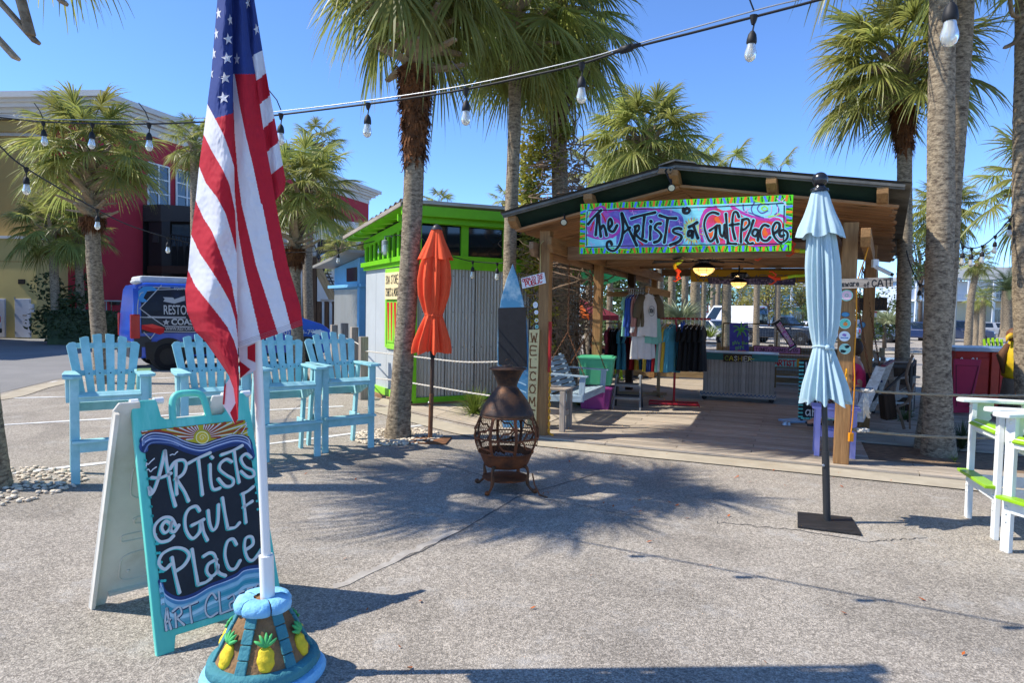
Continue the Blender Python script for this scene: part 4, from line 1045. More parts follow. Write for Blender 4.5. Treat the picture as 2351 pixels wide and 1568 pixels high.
fm = [mat('flag_blue','2c3f7d',.8,var=.06,ns=40,transl=.22,bump=.1,bs=200),mat('flag_white','dcdde2',.8,var=.03,ns=40,transl=.3,bump=.1,bs=200),mat('flag_red','b81f30',.8,var=.06,ns=40,transl=.25,bump=.1,bs=200)]
AL = [(-250,508),(0,498.6),(171,484.6),(238,475.9),(308,467),(371,458),(455,449.6),(549,437.4),(617,432),(666,425),(715,428.6),(761,448),(785,472),(831,504),(862,525),(890,535),(930,541),(964,545)]
AR = [(-250,529),(0,532),(175,535),(259,535.4),(350,537),(476,539),(540,542),(645,544),(803,546),(841,547.6),(869,549),(964,546.5)]
BR = [(-250,552),(0,563),(105,574),(168,586),(280,602),(343,612),(402,623),(458,631.6),(516,642),(610,661),(701,689),(747,694.6)]
CR = [(-250,566),(0,584),(112,602),(196,616),(270,630),(325,640),(378,649),(413,656),(437,652.6)]
aB = [[(475.9,238),(493.4,271),(535.4,259)],[(475.9,238.5),(493.4,271.5),(512.6,308),(526.6,346.5),(536,378),(540,395)],[(468.9,311.5),(486.4,346.5),(510.9,388.5),(526.6,423.5),(537,472.5)],[(456.6,381.5),(472.4,420),(496.9,451.5),(517.9,490),(535,549),(540,570)],
  [(451.4,465.5),(467,500.5),(486,530),(493.4,547),(514,603),(532,652),(542,708)],[(441,543.8),(458.4,582),(482.9,617),(507.4,656),(528.4,694),(540.6,736),(545,771)],[(432,620.8),(448,656),(472.4,687),(500.4,722),(521.4,750),(537,782),(546,813)]]
aB = [[(p[0],p[1]) for p in L] for L in aB]
aC = [0,2,1,2,1,2,1,2]                # blue, red, white, ...
def colA(x,y):
 n = sum(1 for L in aB if y > itp(L,x)); return aC[n]
bB = [[(171.5,538.9),(238,549.4),(308,563.4),(381.5,580.9),(465.5,598.4),(470,602),(610,630),(754,668.4)],[(245,536),(315,538.9),(402,545.9),(470,554.6),(610,588),(768,638.6)],[(430,538),(470,541),(540,548),(610,559.9),(780,598.4)]]
def colB(x,y):
 if y < 169.5: return 0
 n = sum(1 for L in bB if x < itp(L,y)); return (2,1,2,1)[n]
cB = [[(582.6,126),(602,113.8)],[(589.6,183.8),(610.6,168)],[(596.6,238),(619.4,218.8)],[(605.4,294),(629.9,271)],[(614,346.5),(638.6,325.5)],[(621,402.5),(649,378)]]
def colC(x,y): return (0,1,2,1,2,1,2)[sum(1 for L in cB if y > itp(L,x))]
FY = 3.115
def dA(u,y): return FY + .05*(1-u)**2*2 - .075*math.sin(math.pi*min(1,u*.95))**1.2 + .012*math.sin(u*9 + y*.011) + .006*math.sin(y*.05+u*5) + wr_(u,y)*1.6
def wr_(u,y): return .005*mnoise.noise(V((u*5,y*.03,2))) + .0025*mnoise.noise(V((u*13,y*.09,7)))
def dB(u,y): return FY + .03 + .03*math.sin(math.pi*u)*-1 + .012*math.sin(u*7+y*.006) + wr_(u,y)
def dC(u,y): return FY + .045 + .05*u + .018*math.sin(u*6+y*.02) + wr_(u,y)
def panel(Le,Re,yl,yr,dfun,cfun,nu,nv,name='panel'):
 b = B()
 def P(u,v_):
  a,c = lerp(-250,yl,v_),lerp(-250,yr,v_)
  return lerp(itp(Le,a),itp(Re,c),u),lerp(a,c,u)
 b.grid(lambda u,v_: D(*P(u,v_),dfun(u,P(u,v_)[1])),nu,nv,lambda u,v_: cfun(*P(u,v_)))
 return b.ob('flag_fold',fm,flag,smooth=True)
panel(AL,AR,964,964,dA,colA,100,520); panel(AR,BR,799,747,dB,colB,100,420); panel(BR,CR,460,437,dC,colC,60,260)
def bez(name,pts,dep,m):
 c = (sum(p[0] for p in pts)/len(pts),sum(p[1] for p in pts)/len(pts)); b = B()
 b.add([D(x,y,dep) for x,y in pts],[tuple(range(len(pts)))])
 return b.ob(name,m,flag)
bez('flag_corner',[(514,888),(527,868),(536,892),(541,930),(545,962),(539,974),(511,929)],FY-.0,fm[1])
bez('flag_corner',[(528,948),(541,925),(546,962),(539,974)],FY-.004,fm[2]); bez('flag_corner',[(514,888),(519,880),(515,929),(511,929)],FY-.004,fm[2])
bez('flag_corner',[(547,785),(586,768),(587,850),(551,869)],FY+.06,fm[1]); bez('flag_corner',[(568,796),(586,788),(586,832),(568,824)],FY+.056,fm[2]); bez('flag_corner',[(549,828),(575,848),(551,869)],FY+.056,fm[2])
hm = B()
for k in (0,1,2): hm.tube([D(lerp(itp(AR,795-k*4),itp(BR,743-k*4),u),lerp(795-k*4,743-k*4,u),dB(u,780)-.003) for u in [i/12 for i in range(13)]],.0007,3)
hm.ob('hem_stitch',pmat('8a7f86'),flag)
stars = [(512.6,224,1),(516,178.5,1),(521,133,.95),(524,89,.8),(528.4,45,.45),(484.6,168,.38),(490.5,122.5,.4),(496,77,.4),(501,30,.5),(508.5,-20,.5)]
def star(x,y,sx,Le,Re,dfun,rot=.0,R_=14.5):
 P = []
 for k in range(10):
  a = math.pi/2 + k*math.pi/5 + rot; r = R_ if k % 2 == 0 else R_*.4
  px,py = x + r*math.cos(a)*sx,y - r*math.sin(a)
  l,rr = itp(Le,py),itp(Re,py); u = max(0.0,min(1.0,(px-l)/(rr-l)))
  P.append(D(l+(rr-l)*u,py,dfun(u,py) - .0085))
 c = sum(P,V((0,0,0)))/10 - V((0,.002,0))
 B().add(P + [c],[(i,(i+1) % 10,10) for i in range(10)]).ob('star',fm[1],flag)
for x,y,s in stars: star(x,y,s,AL,AR,dA,.15)
star(543.5,135,.5,AR,BR,dB); star(589,66.5,.5,BR,CR,dC,.3); star(568.5,6,.45,BR,CR,dC,.3)
# ---------------------------------------------------------------- closed market umbrellas
def umbrella(label,base,top,prof,flap,mt,dk,plate,finial,seed,plug_z,kr=1.0):
 """prof: (z, radius, pleat depth); flap: the loose upper tier"""
 t = E('umbrella',label,'umbrella',base,0,'closed umbrellas on steel plate stands')
 ax0,ax1 = V(base),V(top)
 def axis(z): return ax0.lerp(ax1,z/ax1.z)
 r_ = random.Random(seed); ph = [r_.uniform(0,6.28) for _ in range(6)]
 def cloth(P,n,k1,k2,nv):
  b = B()
  P = [(a,b_*kr,c_) for a,b_,c_ in P]; zs = [p[0] for p in P]
  def f(u,v_):
   z = lerp(zs[0],zs[-1],v_)
   r = itp([(p[0],p[1]) for p in P][::(1 if zs[0] < zs[-1] else -1)],z); a_ = itp([(p[0],p[2]) for p in P][::(1 if zs[0] < zs[-1] else -1)],z)
   g = 2*math.pi*u
   w1 = math.cos(k1*g + ph[0] + 1.2*math.sin(g+ph[1]) + .6*z); w2 = math.cos(k2*g + ph[2] - .9*z)
   sh = (1-abs(w1))*2-1
   rr = r*(1 + a_*(.6*w1 + .4*w2 + .7*(2*abs(math.sin(k1*g*.5+ph[4]+.5*math.sin(2*g)+.25*z))-1.2) + .25*math.cos(17*g+ph[5]+.8*z)) + .12*math.cos(g*2+ph[3]+z*1.3))
   c = axis(z); dz = -.09*a_*(w1+.25*w2)*max(0,1-(z-P[0][0])/.12)
   return V((c.x + rr*math.cos(g),c.y + rr*math.sin(g),z + dz))
  b.grid(f,n,nv)
  return b
 cloth(prof,200,8,17,70).ob('canopy',mt,t,smooth=True)
 cloth(flap,140,5,11,24).ob('top_tier',mt,t,smooth=True)
 tz = [p for p in prof if p[2] < .05][0] if any(p[2] < .05 for p in prof) else prof[len(prof)//2]
 c = axis(tz[0]); tie = B().tube([c + V((tz[1]*kr*1.1*math.cos(a),tz[1]*kr*1.1*math.sin(a),.01*math.sin(2*a))) for a in [k*math.pi/10 for k in range(20)]],.011,6,closed=True)
 tie.sphere(c + V((0,-tz[1]*kr*1.12,0)),.024,8,6); tie.tube([c + V((0,-tz[1]*kr*1.13,0)),c + V((.03,-tz[1]*kr*1.2,-.06)),c + V((.025,-tz[1]*kr*1.25,-.12))],.01,5)
 tie.ob('tie',mt,t,smooth=True)
 zb = prof[0][0]
 B().tube([axis(.0),axis(zb+.5)],.024,14).ob('pole',dk,t,smooth=40)
 B().tube([axis(.0),axis(.62)],.031,14).ob('socket_tube',dk if not plug_z else MT['rust'],t,smooth=40)
 B().sphere(axis(.5)+V((-.03,-.02,0)),.014,8,5).ob('set_screw',MT['steel'],t)
 if plug_z: B().tube([axis(plug_z-.14),axis(plug_z)],[.03,.042],12).ob('ferrule',MT['blackplastic'],t)
 B().prism([V((x,y,.004)) for x,y in plate],(0,0,.018)).ob('base_plate',MT['rust'] if plug_z else MT['blkplate'],t,bevel=.003)
 zt = flap[-1][0]; q = axis(zt)
 if finial == 'ball':
  B().lathe([(.055,-.01),(.075,.0),(.07,.018),(.045,.028),(.04,.04)],20,Matrix.Translation(q)).sphere(q+UP*.095,.063,20,14).ob('finial',MT['blackgloss'],t,smooth=40)
 else:
  B().lathe([(.075,-.015),(.07,.005),(.055,.015),(.05,.03),(.03,.045),(.012,.055),(.0,.06)],18,Matrix.Translation(q)).ob('finial',MT['greymetal'],t,smooth=40)
 return t
MT['blkplate'] = mat('black_plate','2d2c2c',.55,var=.3,ns=9,st=(1,4,1),col2='45413f',amt=.3,metal=.3)
MT['blackgloss'] = mat('black_gloss','1f2023',.25,spec=.6); MT['greymetal'] = mat('grey_metal','4d4d50',.4,metal=.6)
MT['darkpole'] = mat('dark_pole','3b3c3d',.45,metal=.4,var=.15,ns=5,st=(1,1,.2)); MT['blackrod'] = mat('brown_pole','4a3527',.6,var=.3,ns=6)
bluecl = mat('blue_canvas','b0c9d0',.85,var=.05,ns=30,bump=.15,bs=250,transl=.12); orangecl = mat('orange_canvas','f05c34',.85,var=.07,ns=12,bump=.15,bs=250,transl=.15)
ub = G(1898,1200); utop = D(1881,436,ub.y)
pl = [G(1830,1180),G(1955,1193),G(1977,1232),G(1830,1213)]
umbrella('closed pale blue umbrella with black ball finial on a black plate stand',ub,utop,
   [(1.06,.195,.34),(1.1,.19,.32),(1.2,.168,.3),(1.32,.135,.25),(1.44,.105,.16),(1.515,.09,.04),(1.58,.1,.16),(1.72,.115,.28),(1.95,.125,.34),(2.2,.125,.34),(2.42,.112,.26),(2.6,.09,.12),(2.8,.05,.1)],
   [(2.45,.185,.2),(2.52,.165,.2),(2.62,.125,.17),(2.72,.095,.12),(2.8,.075,.08),(2.83,.062,.03)],bluecl,MT['darkpole'],[(p.x,p.y) for p in pl],'ball',3,0,.82)
uo = G(987,1008); uot = D(1002,524,uo.y)
pl = [G(934,1019),G(957,1005),G(1037,1006.5),G(1023,1022)]
umbrella('closed orange umbrella with grey cap on a rusty plate stand beside the palm',uo,uot,
   [(1.19,.19,.28),(1.24,.195,.26),(1.35,.18,.24),(1.5,.145,.2),(1.62,.118,.12),(1.68,.105,.04),(1.76,.12,.14),(1.95,.155,.22),(2.15,.168,.22),(2.35,.155,.2),(2.5,.125,.16),(2.65,.09,.1),(2.8,.05,.1)],
   [(2.44,.185,.22),(2.52,.155,.2),(2.62,.12,.16),(2.72,.09,.1),(2.8,.07,.06),(2.84,.055,.03)],orangecl,MT['blackrod'],[(p.x,p.y) for p in pl],'cap',11,1.24)

# ---------------------------------------------------------------- chiminea
MT['rustiron'] = mat('rusted_iron','54412f',.62,metal=.35,var=.35,ns=5,col2='8a4a22',amt=.4,ns2=3.5,bump=.25,bs=40)
MT['darkiron'] = mat('smoked_iron','3a2f2a',.5,metal=.45,var=.35,ns=4,st=(1,1,2),col2='6d4a30',amt=.38,ns2=5,bump=.2,bs=50)
MT['rustred'] = mat('rust_red_iron','7a4526',.75,metal=.2,var=.3,ns=9,col2='4a2f20',amt=.35,bump=.3,bs=50)
cp = G(1160,1121); cm = E('chiminea','rusty cast iron chiminea with mesh fire basket on curled legs','fire pit',cp); cM = Matrix.Translation(cp)
B().lathe([(.262,.735),(.268,.75),(.262,.77),(.24,.82),(.2,.89),(.155,.95),(.12,.995),(.1,1.02),(.096,1.035)],40,cM).ob('hood',MT['darkiron'],cm,smooth=50)
B().lathe([(.096,1.03),(.1,1.05),(.125,1.11),(.155,1.17),(.178,1.2),(.186,1.205)],40,cM).ob('neck',MT['darkiron'],cm,smooth=50)
B().lathe([(.0,1.235),(.05,1.232),(.052,1.222),(.16,1.212),(.19,1.204),(.19,1.196),(.0,1.196)],36,cM,cap=False).tube([cp + V((.028*math.cos(a),0,1.262 + .03*math.sin(a))) for a in [k*math.pi/8 for k in range(16)]],.004,6,closed=True).ob('lid',MT['darkiron'],cm,smooth=40)
def cager(h): return .262 + .052*math.sin(math.pi*min(1,max(0,(h)))) + .006*(1-h)
def cgp(a,z,off=0.0):
 h = (z-.37)/.365; r = cager(h)+off
 return cp + V((r*math.cos(a),r*math.sin(a),z))
mb = B()
for s in (-1,1):
 for k in range(64):
  a0 = 2*math.pi*k/64
  mb.tube([cgp(a0 + s*.62*i/7,.375+.355*i/7,-.006) for i in range(8)],.0016,3,cap=False)
mb.ob('wire_mesh',MT['rustiron'],cm)
def strap(name,pts,wdt=.03,th=.007,mt=None):
 b = B(); L = [cgp(a,z,.004) for a,z in pts]; vs = []
 for i,p in enumerate(L):
  t = (L[min(i+1,len(L)-1)]-L[max(0,i-1)]).normalized(); n = (p-cp); n.z = 0; n.normalize(); s = t.cross(n).normalized()
  vs += [p - s*wdt/2,p + s*wdt/2,p + s*wdt/2 + n*th,p - s*wdt/2 + n*th]
 fs = []
 for i in range(len(L)-1):
  for k in range(4): fs.append((4*i+k,4*i+(k+1) % 4,4*i+4+(k+1) % 4,4*i+4+k))
 b.add(vs,fs); return b.ob(name,mt or MT['rustred'],cm)
for k in range(8):
 a = 2*math.pi*k/8 + .3
 strap('rib',[(a,.37+.365*i/10) for i in range(11)],.03)
 a2 = a + math.pi/8; d = math.pi/8
 strap('brace_strap',[(a + d*.0,.52),(a+d*.55,.52)],.016); strap('brace_strap',[(a+d*.55,.52),(a2,.60)],.016); strap('brace_strap',[(a+d*.55,.52),(a2,.44)],.016)
 strap('brace_strap',[(a2,.60),(a2+d*.45,.6)],.016); strap('brace_strap',[(a2+d*.45,.6),(a+2*d,.66)],.016); strap('brace_strap',[(a2,.44),(a2+d,.42)],.016)
strap('middle_ring',[(2*math.pi*k/40,.53) for k in range(41)],.014)
B().lathe([(.27,.725),(.275,.74),(.262,.745)],40,cM,cap=False).ob('upper_ring',MT['rustiron'],cm,smooth=True)
B().lathe([(.262,.36),(.275,.37),(.275,.38),(.268,.375),(.25,.33),(.225,.27),(.205,.235),(.18,.225),(.0,.222)],40,cM,cap=False).lathe([(.262,.362),(.24,.31),(.2,.24),(.0,.235)],40,cM,cap=False).ob('fire_bowl',MT['rustred'],cm,smooth=50)
ash = B(); rnd = random.Random(2)
for k in range(160):
 a,r = rnd.uniform(0,6.28),.2*math.sqrt(rnd.random()); ash.box(cp + V((r*math.cos(a),r*math.sin(a),.30+rnd.uniform(0,.05)*(1-r*3))),(rnd.uniform(.01,.03),)*2+(rnd.uniform(.008,.02),),Matrix.Rotation(rnd.uniform(0,3),3,V((rnd.random(),rnd.random(),1)).normalized()))
ash.ob('ash',mat('ash','9c9892',.95,var=.4),cm,kind='stuff')
B().lathe([(.0,.105),(.225,.105),(.235,.11),(.235,.118),(.225,.12),(.0,.12)],36,cM,cap=False).ob('shelf',MT['rustred'],cm,smooth=40)
for k in range(4):
 a = math.pi/4 + k*math.pi/2 + .25
 dr = V((math.cos(a),math.sin(a),0))
 pts = spline([cp + dr*.2 + UP*.25,cp + dr*.235 + UP*.24,cp + dr*.255 + UP*.19,cp + dr*.245 + UP*.12,cp + dr*.265 + UP*.06,cp + dr*.315 + UP*.02,cp + dr*.34 + UP*.018],5)
 B().tube(pts,[.016+.004*math.sin(i*.5) for i in range(len(pts))],8).sphere(cp + dr*.34 + UP*.024,.024,10,7).ob('leg',MT['rustiron'],cm,smooth=True)
pk = B().tube([cp + V((.26,-.2,.2)),cp + V((.28,-.22,.1)),cp + V((.33,-.27,.012)),cp + V((.4,-.33,.008))],.008,6)
pko = pk.ob('poker',MT['rustiron']); props(pko,'small rusty fire poker lying against the chiminea foot','poker')

# ---------------------------------------------------------------- surfboard with chalkboard, at the left post
sfb = G(1180,985); sfp = Plane(V((.02,9.95,.05)),V((.985,-.17,0)),V((-.0,.045,1)))
def SF(px,py): return sfp.pix(px,py)
surf = E('surfboard','blue wooden surfboard with a black chalkboard panel leaning at the pavilion post','surfboard',(.02,9.95,.05))
MT['surf'] = mat('painted_sky_board','3f7fa8',.5,var=.1,ns=3,col2='b9d3e0',amt=.22,ns2=3.2,soft=.18)
ol = [(1178,605),(1190,640),(1202,690),(1210,740),(1214,800),(1215,880),(1211,930),(1203,975),(1196,1000),(1158,1000),(1150,960),(1144,900),(1142,800),(1144,740),(1150,690),(1164,640)]
ol2 = [SF(*p) for p in ol]
B().prism([(x,y,-.035) for x,y in ol2],(0,0,.035)).ob('board',MT['surf'],surf,sfp.mat(),bevel=.008)
cb = [SF(*p) for p in ((1144.5,707),(1208,705),(1210,843),(1144.5,838))]
B().hexa([(x,y,.001) for x,y in cb[::-1]],[(x,y,.014) for x,y in cb[::-1]]).ob('chalkboard',mat('blackboard','24262a',.8,var=.25,ns=8),surf,sfp.mat())
st_ = B()
for k in range(5): brush(st_,[SF(1160+k,880+k*17),SF(1185,876+k*17),SF(1207,884+k*17)],.02,z=.002)
st_.ob('painted_wave',pmat('a9cfe0'),surf,sfp.mat())
st_ = B()
for k in range(6): brush(st_,[SF(1168,935+k*9),SF(1182,932+k*9)],.022,z=.0026)
st_.ob('painted_fish',mat('mermaid','4fae9c',.6,var=.3,ns=14,col2='8a5fae',amt=.45),surf,sfp.mat())

# ---- signs and stickers on the pavilion posts
pL = Plane(RP(0,-.079,0) ,E1,UP); pR = Plane(RP(3.76,-.087,0),E1,UP)
def plate_sign(name,label,cat,P,corners,col,th=.018,off=.004,mt=None,group=None):
 c = [P.pix(*q) for q in corners]
 ctr = P.at(sum(q[0] for q in c)/4,sum(q[1] for q in c)/4)
 o = E(name,label,cat,ctr,0,group)
 B().hexa([(x,y,off) for x,y in c],[(x,y,off+th) for x,y in c]).ob('board',mt or mat('board_paint',col,.65,var=.1,ns=12),o,P.mat(),bevel=.002)
 return o,P.mat(),off+th+.0015,c
o,M,zf,c = plate_sign('open_sign','small tilted white sign with red letters Open to the Public on left post','sign',pL,[(1200,663),(1254,650),(1250,625),(1197,639)][0:4],'e6e4e0',off=.006)
b = B(); a = math.atan2(c[1][1]-c[0][1],c[1][0]-c[0][0]); u = V((math.cos(a),math.sin(a),0)); n_ = V((-u.y,u.x,0)); o_ = V((c[0][0],c[0][1],0)); wS = (V((c[1][0],c[1][1],0))-o_).length; hS = (V((c[3][0],c[3][1],0))-o_).length
q = o_ + u*wS*.07 + n_*hS*.58; letter(b,'OPEN-TO THE',q.x,q.y,.045,.011,zf,sx=wS*.86/text_w('OPEN-TO THE',.045),rot=a,jit=.06)
q = o_ + u*wS*.17 + n_*hS*.12; letter(b,'PUBLiC',q.x,q.y,.06,.014,zf,sx=wS*.7/text_w('PUBLiC',.06),rot=a,jit=.06)
b.ob('lettering',MT['ired'],o,M)
o,M,zf,c = plate_sign('welcome_sign','tall cream board with brown letters Welcome down the left post','sign',pL,[(1212,977),(1232,977),(1240,756),(1217,757)],'d9c48a',off=.02,th=.02)
b = B(); cx_ = [(c[0][0]+c[1][0])/2,(c[2][0]+c[3][0])/2]; yb,yt = c[0][1],c[2][1]
MT['brownink'] = mat('brown_lettering','7a4a20',.6)
for i,chh in enumerate('WELCOME'):
 h = .118; y = yt - .05 - (i+1)*.1775 + .05; x = lerp(cx_[1],cx_[0],(yt-y)/(yt-yb)); wq = text_w(chh,h)
 sxx = .085/wq; letter(b,chh,x-.0425,y,h,.02,zf,sx=sxx)
 for yy in (y,y+h):                     # serifs
  for xx in (x-.04,x+.036): brush(b,[(xx-.012,yy),(xx+.014,yy)],.008,z=zf+.0005)
b.ob('lettering',MT['brownink'],o,M)
rd_ = board('red_strip',pL.at(.115,.93,.02),pL.at(.115,1.62,.02),.06,.03,mat('red_board','a51f1a',.6,var=.15),up=E1)
props(rd_,'narrow red painted strip beside the Welcome board','sign strip')
def disc(P,px,py,r,z,mt,name,parent,M,sq=1.0,n=24,dx=0.0,dy=0.0):
 c = P.pix(px,py)
 return B().lathe([(r,0),(r,.002),(0,.002)],n,Matrix.Translation((c[0]+dx,c[1]+dy,z)) @ Matrix.Diagonal((1,sq,1,1))).ob(name,mt,parent,M)
def sticker(label,P,px,py,r,cols,sq=1.0,txt=None,tcol='20506a'):
 c = P.pix(px,py)
 o = E('sticker',label,'sticker',P.at(*c),0,'stickers on the pavilion posts')
 M = P.mat(); z = .003
 for i,(k,cl) in enumerate(cols): disc(P,px,py,r*k,z+.0012*i,pmat(cl),'disc',o,M,sq)
 return o,M,c
sticker('round pale turquoise and pink sticker, uppermost on the right post',pR,1943,678,.066,[(1,'9adfc8'),(.84,'e9c3cc'),(.3,'7fb8a0'),(.18,'e9c3cc')])
o,M,c = sticker('small dark blue oval sticker on the right post',pR,1940,722,.045,[(1,'2f6a8c'),(.8,'4f8fb0')],.62)
o,M,c = sticker('round turquoise sticker with an orange fruit on the right post',pR,1939,743,.062,[(1,'e6ebe4'),(.92,'6fd0b8')])
disc(pR,1940,744,.024,.0065,pmat('f08a3c'),'orange',o,M,.9); b = B(); brush(b,[(c[0],c[1]+.02),(c[0]+.02,c[1]+.03)],.01,z=.008); b.ob('leaf',pmat('3f8a3c'),o,M)
o,M,c = sticker('round white sticker with purple shell and blue letters on the right post',pR,1938,772,.06,[(1,'e4e8e6')])
b = B(); blob(b,(c[0],c[1]+.014),.022,.018,.0055,20,.2); b.ob('shell',pmat('9a78b8'),o,M); b = B(); brush(b,[(c[0]-.035,c[1]-.018),(c[0]+.035,c[1]-.018)],.014,z=.0055); b.ob('lettering_band',pmat('5f86b8'),o,M)
o,M,c = sticker('round green and black swirl sticker, lowest on the right post',pR,1939,801,.062,[(1,'dfe8e2'),(.94,'9fd6c0')])
b = B(); blob(b,(c[0]+.022,c[1]+.026),.026,.02,.0068,20,.15,2); blob(b,(c[0]-.02,c[1]-.028),.03,.02,.0068,20,.15,4); b.ob('palm_shape',pmat('1c2a26'),o,M)
pR2 = Plane(RP(3.93,3.0-.079,0),E1,UP)
o,M,c = sticker('round blue sticker on the second right post',pR2,1978,746,.05,[(1,'2c5f86'),(.8,'5d93b0')])
for px,py,r,cl,lb in ((1229,700,.035,'e9e9e6','white skull shaped sticker on left post'),(1231,717,.03,'e6e8ea','blank white round sticker on left post'),(1231.5,736,.03,'d9d9c0','small crest sticker with yellow badge on left post'),(1232,750,.027,'9fd4c4','small round pale green sticker on left post')):
 o,M,c = sticker(lb,pL,px,py,r,[(1,cl),(.55,{'e9e9e6': 'd8d8d4','e6e8ea': 'dedfe0','d9d9c0': 'd8b83c','9fd4c4': '3f8a86'}[cl])],1.25 if cl == 'e9e9e6' else 1)
# Beware of CAT board nailed across the posts
pB = Plane(RP(3.76,-.11,0),E1,UP)
o,M,zf,c = plate_sign('warning_board','grey weathered board lettered Beware of Cat across the right posts','sign',pB,[(1917,664),(2049,658),(2049,636),(1917,641)],'9c8c7a',th=.022,off=.0,mt=MT['greywood'])
a = math.atan2(c[1][1]-c[0][1],c[1][0]-c[0][0]); b = B()
L0 = (c[1][0]-c[0][0])
letter(b,'Beware',c[0][0]+.03*L0,c[0][1]+.028,.062,.011,zf,sx=L0*.38/text_w('Beware',.062),rot=a); letter(b,'of',c[0][0]+.50*L0,c[0][1]+.03,.05,.01,zf,sx=L0*.09/text_w('of',.05),rot=a)
letter(b,'CAT!',c[0][0]+.64*L0,c[0][1]+.03,.075,.014,zf,sx=L0*.32/text_w('CAT!',.075),rot=a); b.ob('lettering',MT['inkblack'],o,M)
pT = Plane(RP(3.95,5.1,0),E1,UP)
o,M,zf,c = plate_sign('bazaar_board','square brown wooden board reading Artist Bazaar behind the right posts','sign',pT,[(1966,713),(2036,713),(2036,683),(1966,684)],'5f4c36',mt=MT['darkwood'])
b = B(); fit_text(b,'ARTiST',c[0][0]+.03,c[1][0]-.03,c[0][1]+.135,.085,.014,zf); fit_text(b,'BAZAAR',c[0][0]+.03,c[1][0]-.03,c[0][1]+.03,.085,.014,zf); b.ob('lettering',MT['inkblack'],o,M)
o,M,zf,c = plate_sign('notice','small white notice with a red heading under the bazaar board','notice',pT,[(1998,728),(2012,728),(2012,714),(1998,714)],'dcdad8',th=.004)
b = B(); brush(b,[(c[0][0]+.006,c[2][1]-.02),(c[1][0]-.006,c[2][1]-.02)],.025,z=zf,taper=False); b.ob('heading',MT['ired'],o,M)

# ---- floodlights under the roof edge
def flood(label,p,d,panel_p=None):
 o = E('floodlight',label,'floodlight',p,0,'black solar floodlights under the roof edge')
 d = V(d).normalized(); q = d.to_track_quat('Z','Y').to_matrix().to_4x4(); M = Matrix.Translation(p) @ q
 B().lathe([(.03,-.06),(.045,-.02),(.048,.0),(.04,.002)],16,M).ob('housing',MT['blackplastic'],o,smooth=40)
 B().lathe([(.037,.003),(.036,.006),(.0,.008)],16,M,cap=False).ob('lens',mat('lamp_lens','c9c2a4',.3),o)
 B().tube([V(p)-d*.05,V(p)-d*.07+UP*.06,V(p)+V((.0,.06,.12))],.012,6).ob('arm',MT['blackplastic'],o)
 if panel_p: 
  pp = V(panel_p); B().box(pp,(.17,.12,.02),Matrix.Rotation(-.35,3,'X')).ob('solar_panel',MT['glassblue'],o,bevel=.003); B().tube([V(p)+UP*.04,pp],.012,6).ob('stem',MT['blackplastic'],o)
flood('black solar floodlight with tilted panel at the roof ridge',RP(1.8,-.56,3.27),(-.1,-.9,-.5),RP(1.72,-.58,3.48))
flood('black round floodlight on the left roof slope',RP(.36,-.36,2.93),(-.2,-.9,-.4))
cm_ = E('security_camera','small white security camera under the right end of the roof','camera',RP(4.05,.5,2.3))
B().box(RP(4.02,.5,2.42),(.07,.05,.1)).ob('mount',MT['white'],cm_,bevel=.004)
B().beam(RP(4.03,.5,2.38),RP(4.2,.38,2.28),.045,.045).ob('body',MT['white'],cm_,bevel=.006); B().beam(RP(4.2,.38,2.28),RP(4.215,.37,2.272),.038,.038).ob('lens',MT['black'],cm_)

# ---- yellow chain, cords and rope rails
def chain(b,p0,p1,link=.05,r=.006,sag=0.0):
 p0,p1 = V(p0),V(p1); n = max(1,int((p1-p0).length/(link*.78)))
 for i in range(n):
  t0,t1 = i/n,(i+1)/n; a = p0.lerp(p1,t0) - UP*sag*4*t0*(1-t0); c = p0.lerp(p1,t1) - UP*sag*4*t1*(1-t1)
  d = (c-a).normalized(); s = d.cross(V((0,1,0)) if i % 2 else V((1,0,0)))
  if s.length < .1: s = d.cross(UP)
  s.normalize(); m = (a+c)/2; L = link/2
  b.tube([m + d*L*math.cos(q) + s*L*.42*math.sin(q) for q in [k*math.pi/5 for k in range(10)]],r,5,closed=True)
 return b
ych = chain(B(),pL.at(.13,1.0,.03),pL.at(.13,.1,.03),.055,.007)
ych = chain(ych,pL.at(.13,.09,.04),pL.at(.22,.075,.1),.05,.007)
props(ych.ob('chain',MT['yellowp'],smooth=True),'yellow plastic chain hanging down beside the Welcome board','chain')
ych = chain(B(),pR.at(.02,1.16,.03),pR.at(.03,.92,.03),.055,.007)
o = ych.ob('chain',MT['yellowp'],smooth=True); props(o,'short yellow plastic chain with iron hook on the right post','chain')
hk = B().tube([pR.at(.03 + .035*math.cos(a),.86+.045*math.sin(a),.035) for a in [k*math.pi/8 for k in range(14)]],.006,6).tube([pR.at(.03,.9,.03),pR.at(.03,.93,.03)],.006,6); hk.ob('hook',MT['rustiron'],o,smooth=True)
crd = spline([RP(3.98,-.1,2.7),RP(3.93,-.13,2.45),RP(3.86,-.12,2.15),RP(3.865,-.1,1.7),RP(3.86,-.1,1.3),RP(3.875,-.1,1.0),RP(3.87,-.1,.6),RP(3.86,-.1,.42)],6)
o = B().tube(crd,.008,6).ob('power_cord',MT['orangecord'],smooth=True); props(o,'orange extension cord running down beside the right post','cord')
B().beam(crd[-1],crd[-1] - UP*.1,.05,.04).ob('plug',MT['orangecord'],o,bevel=.004)
o = B().tube(spline([pL.at(.0,2.72,.03),pL.at(-.05,2.66,.03),pL.at(-.045,2.45,.03),pL.at(-.05,2.25,.01)],5),.007,5).ob('cord_loop',mat('pale_cord','b5a468',.7)); props(o,'pale cord hanging from the beam at the left post','cord')
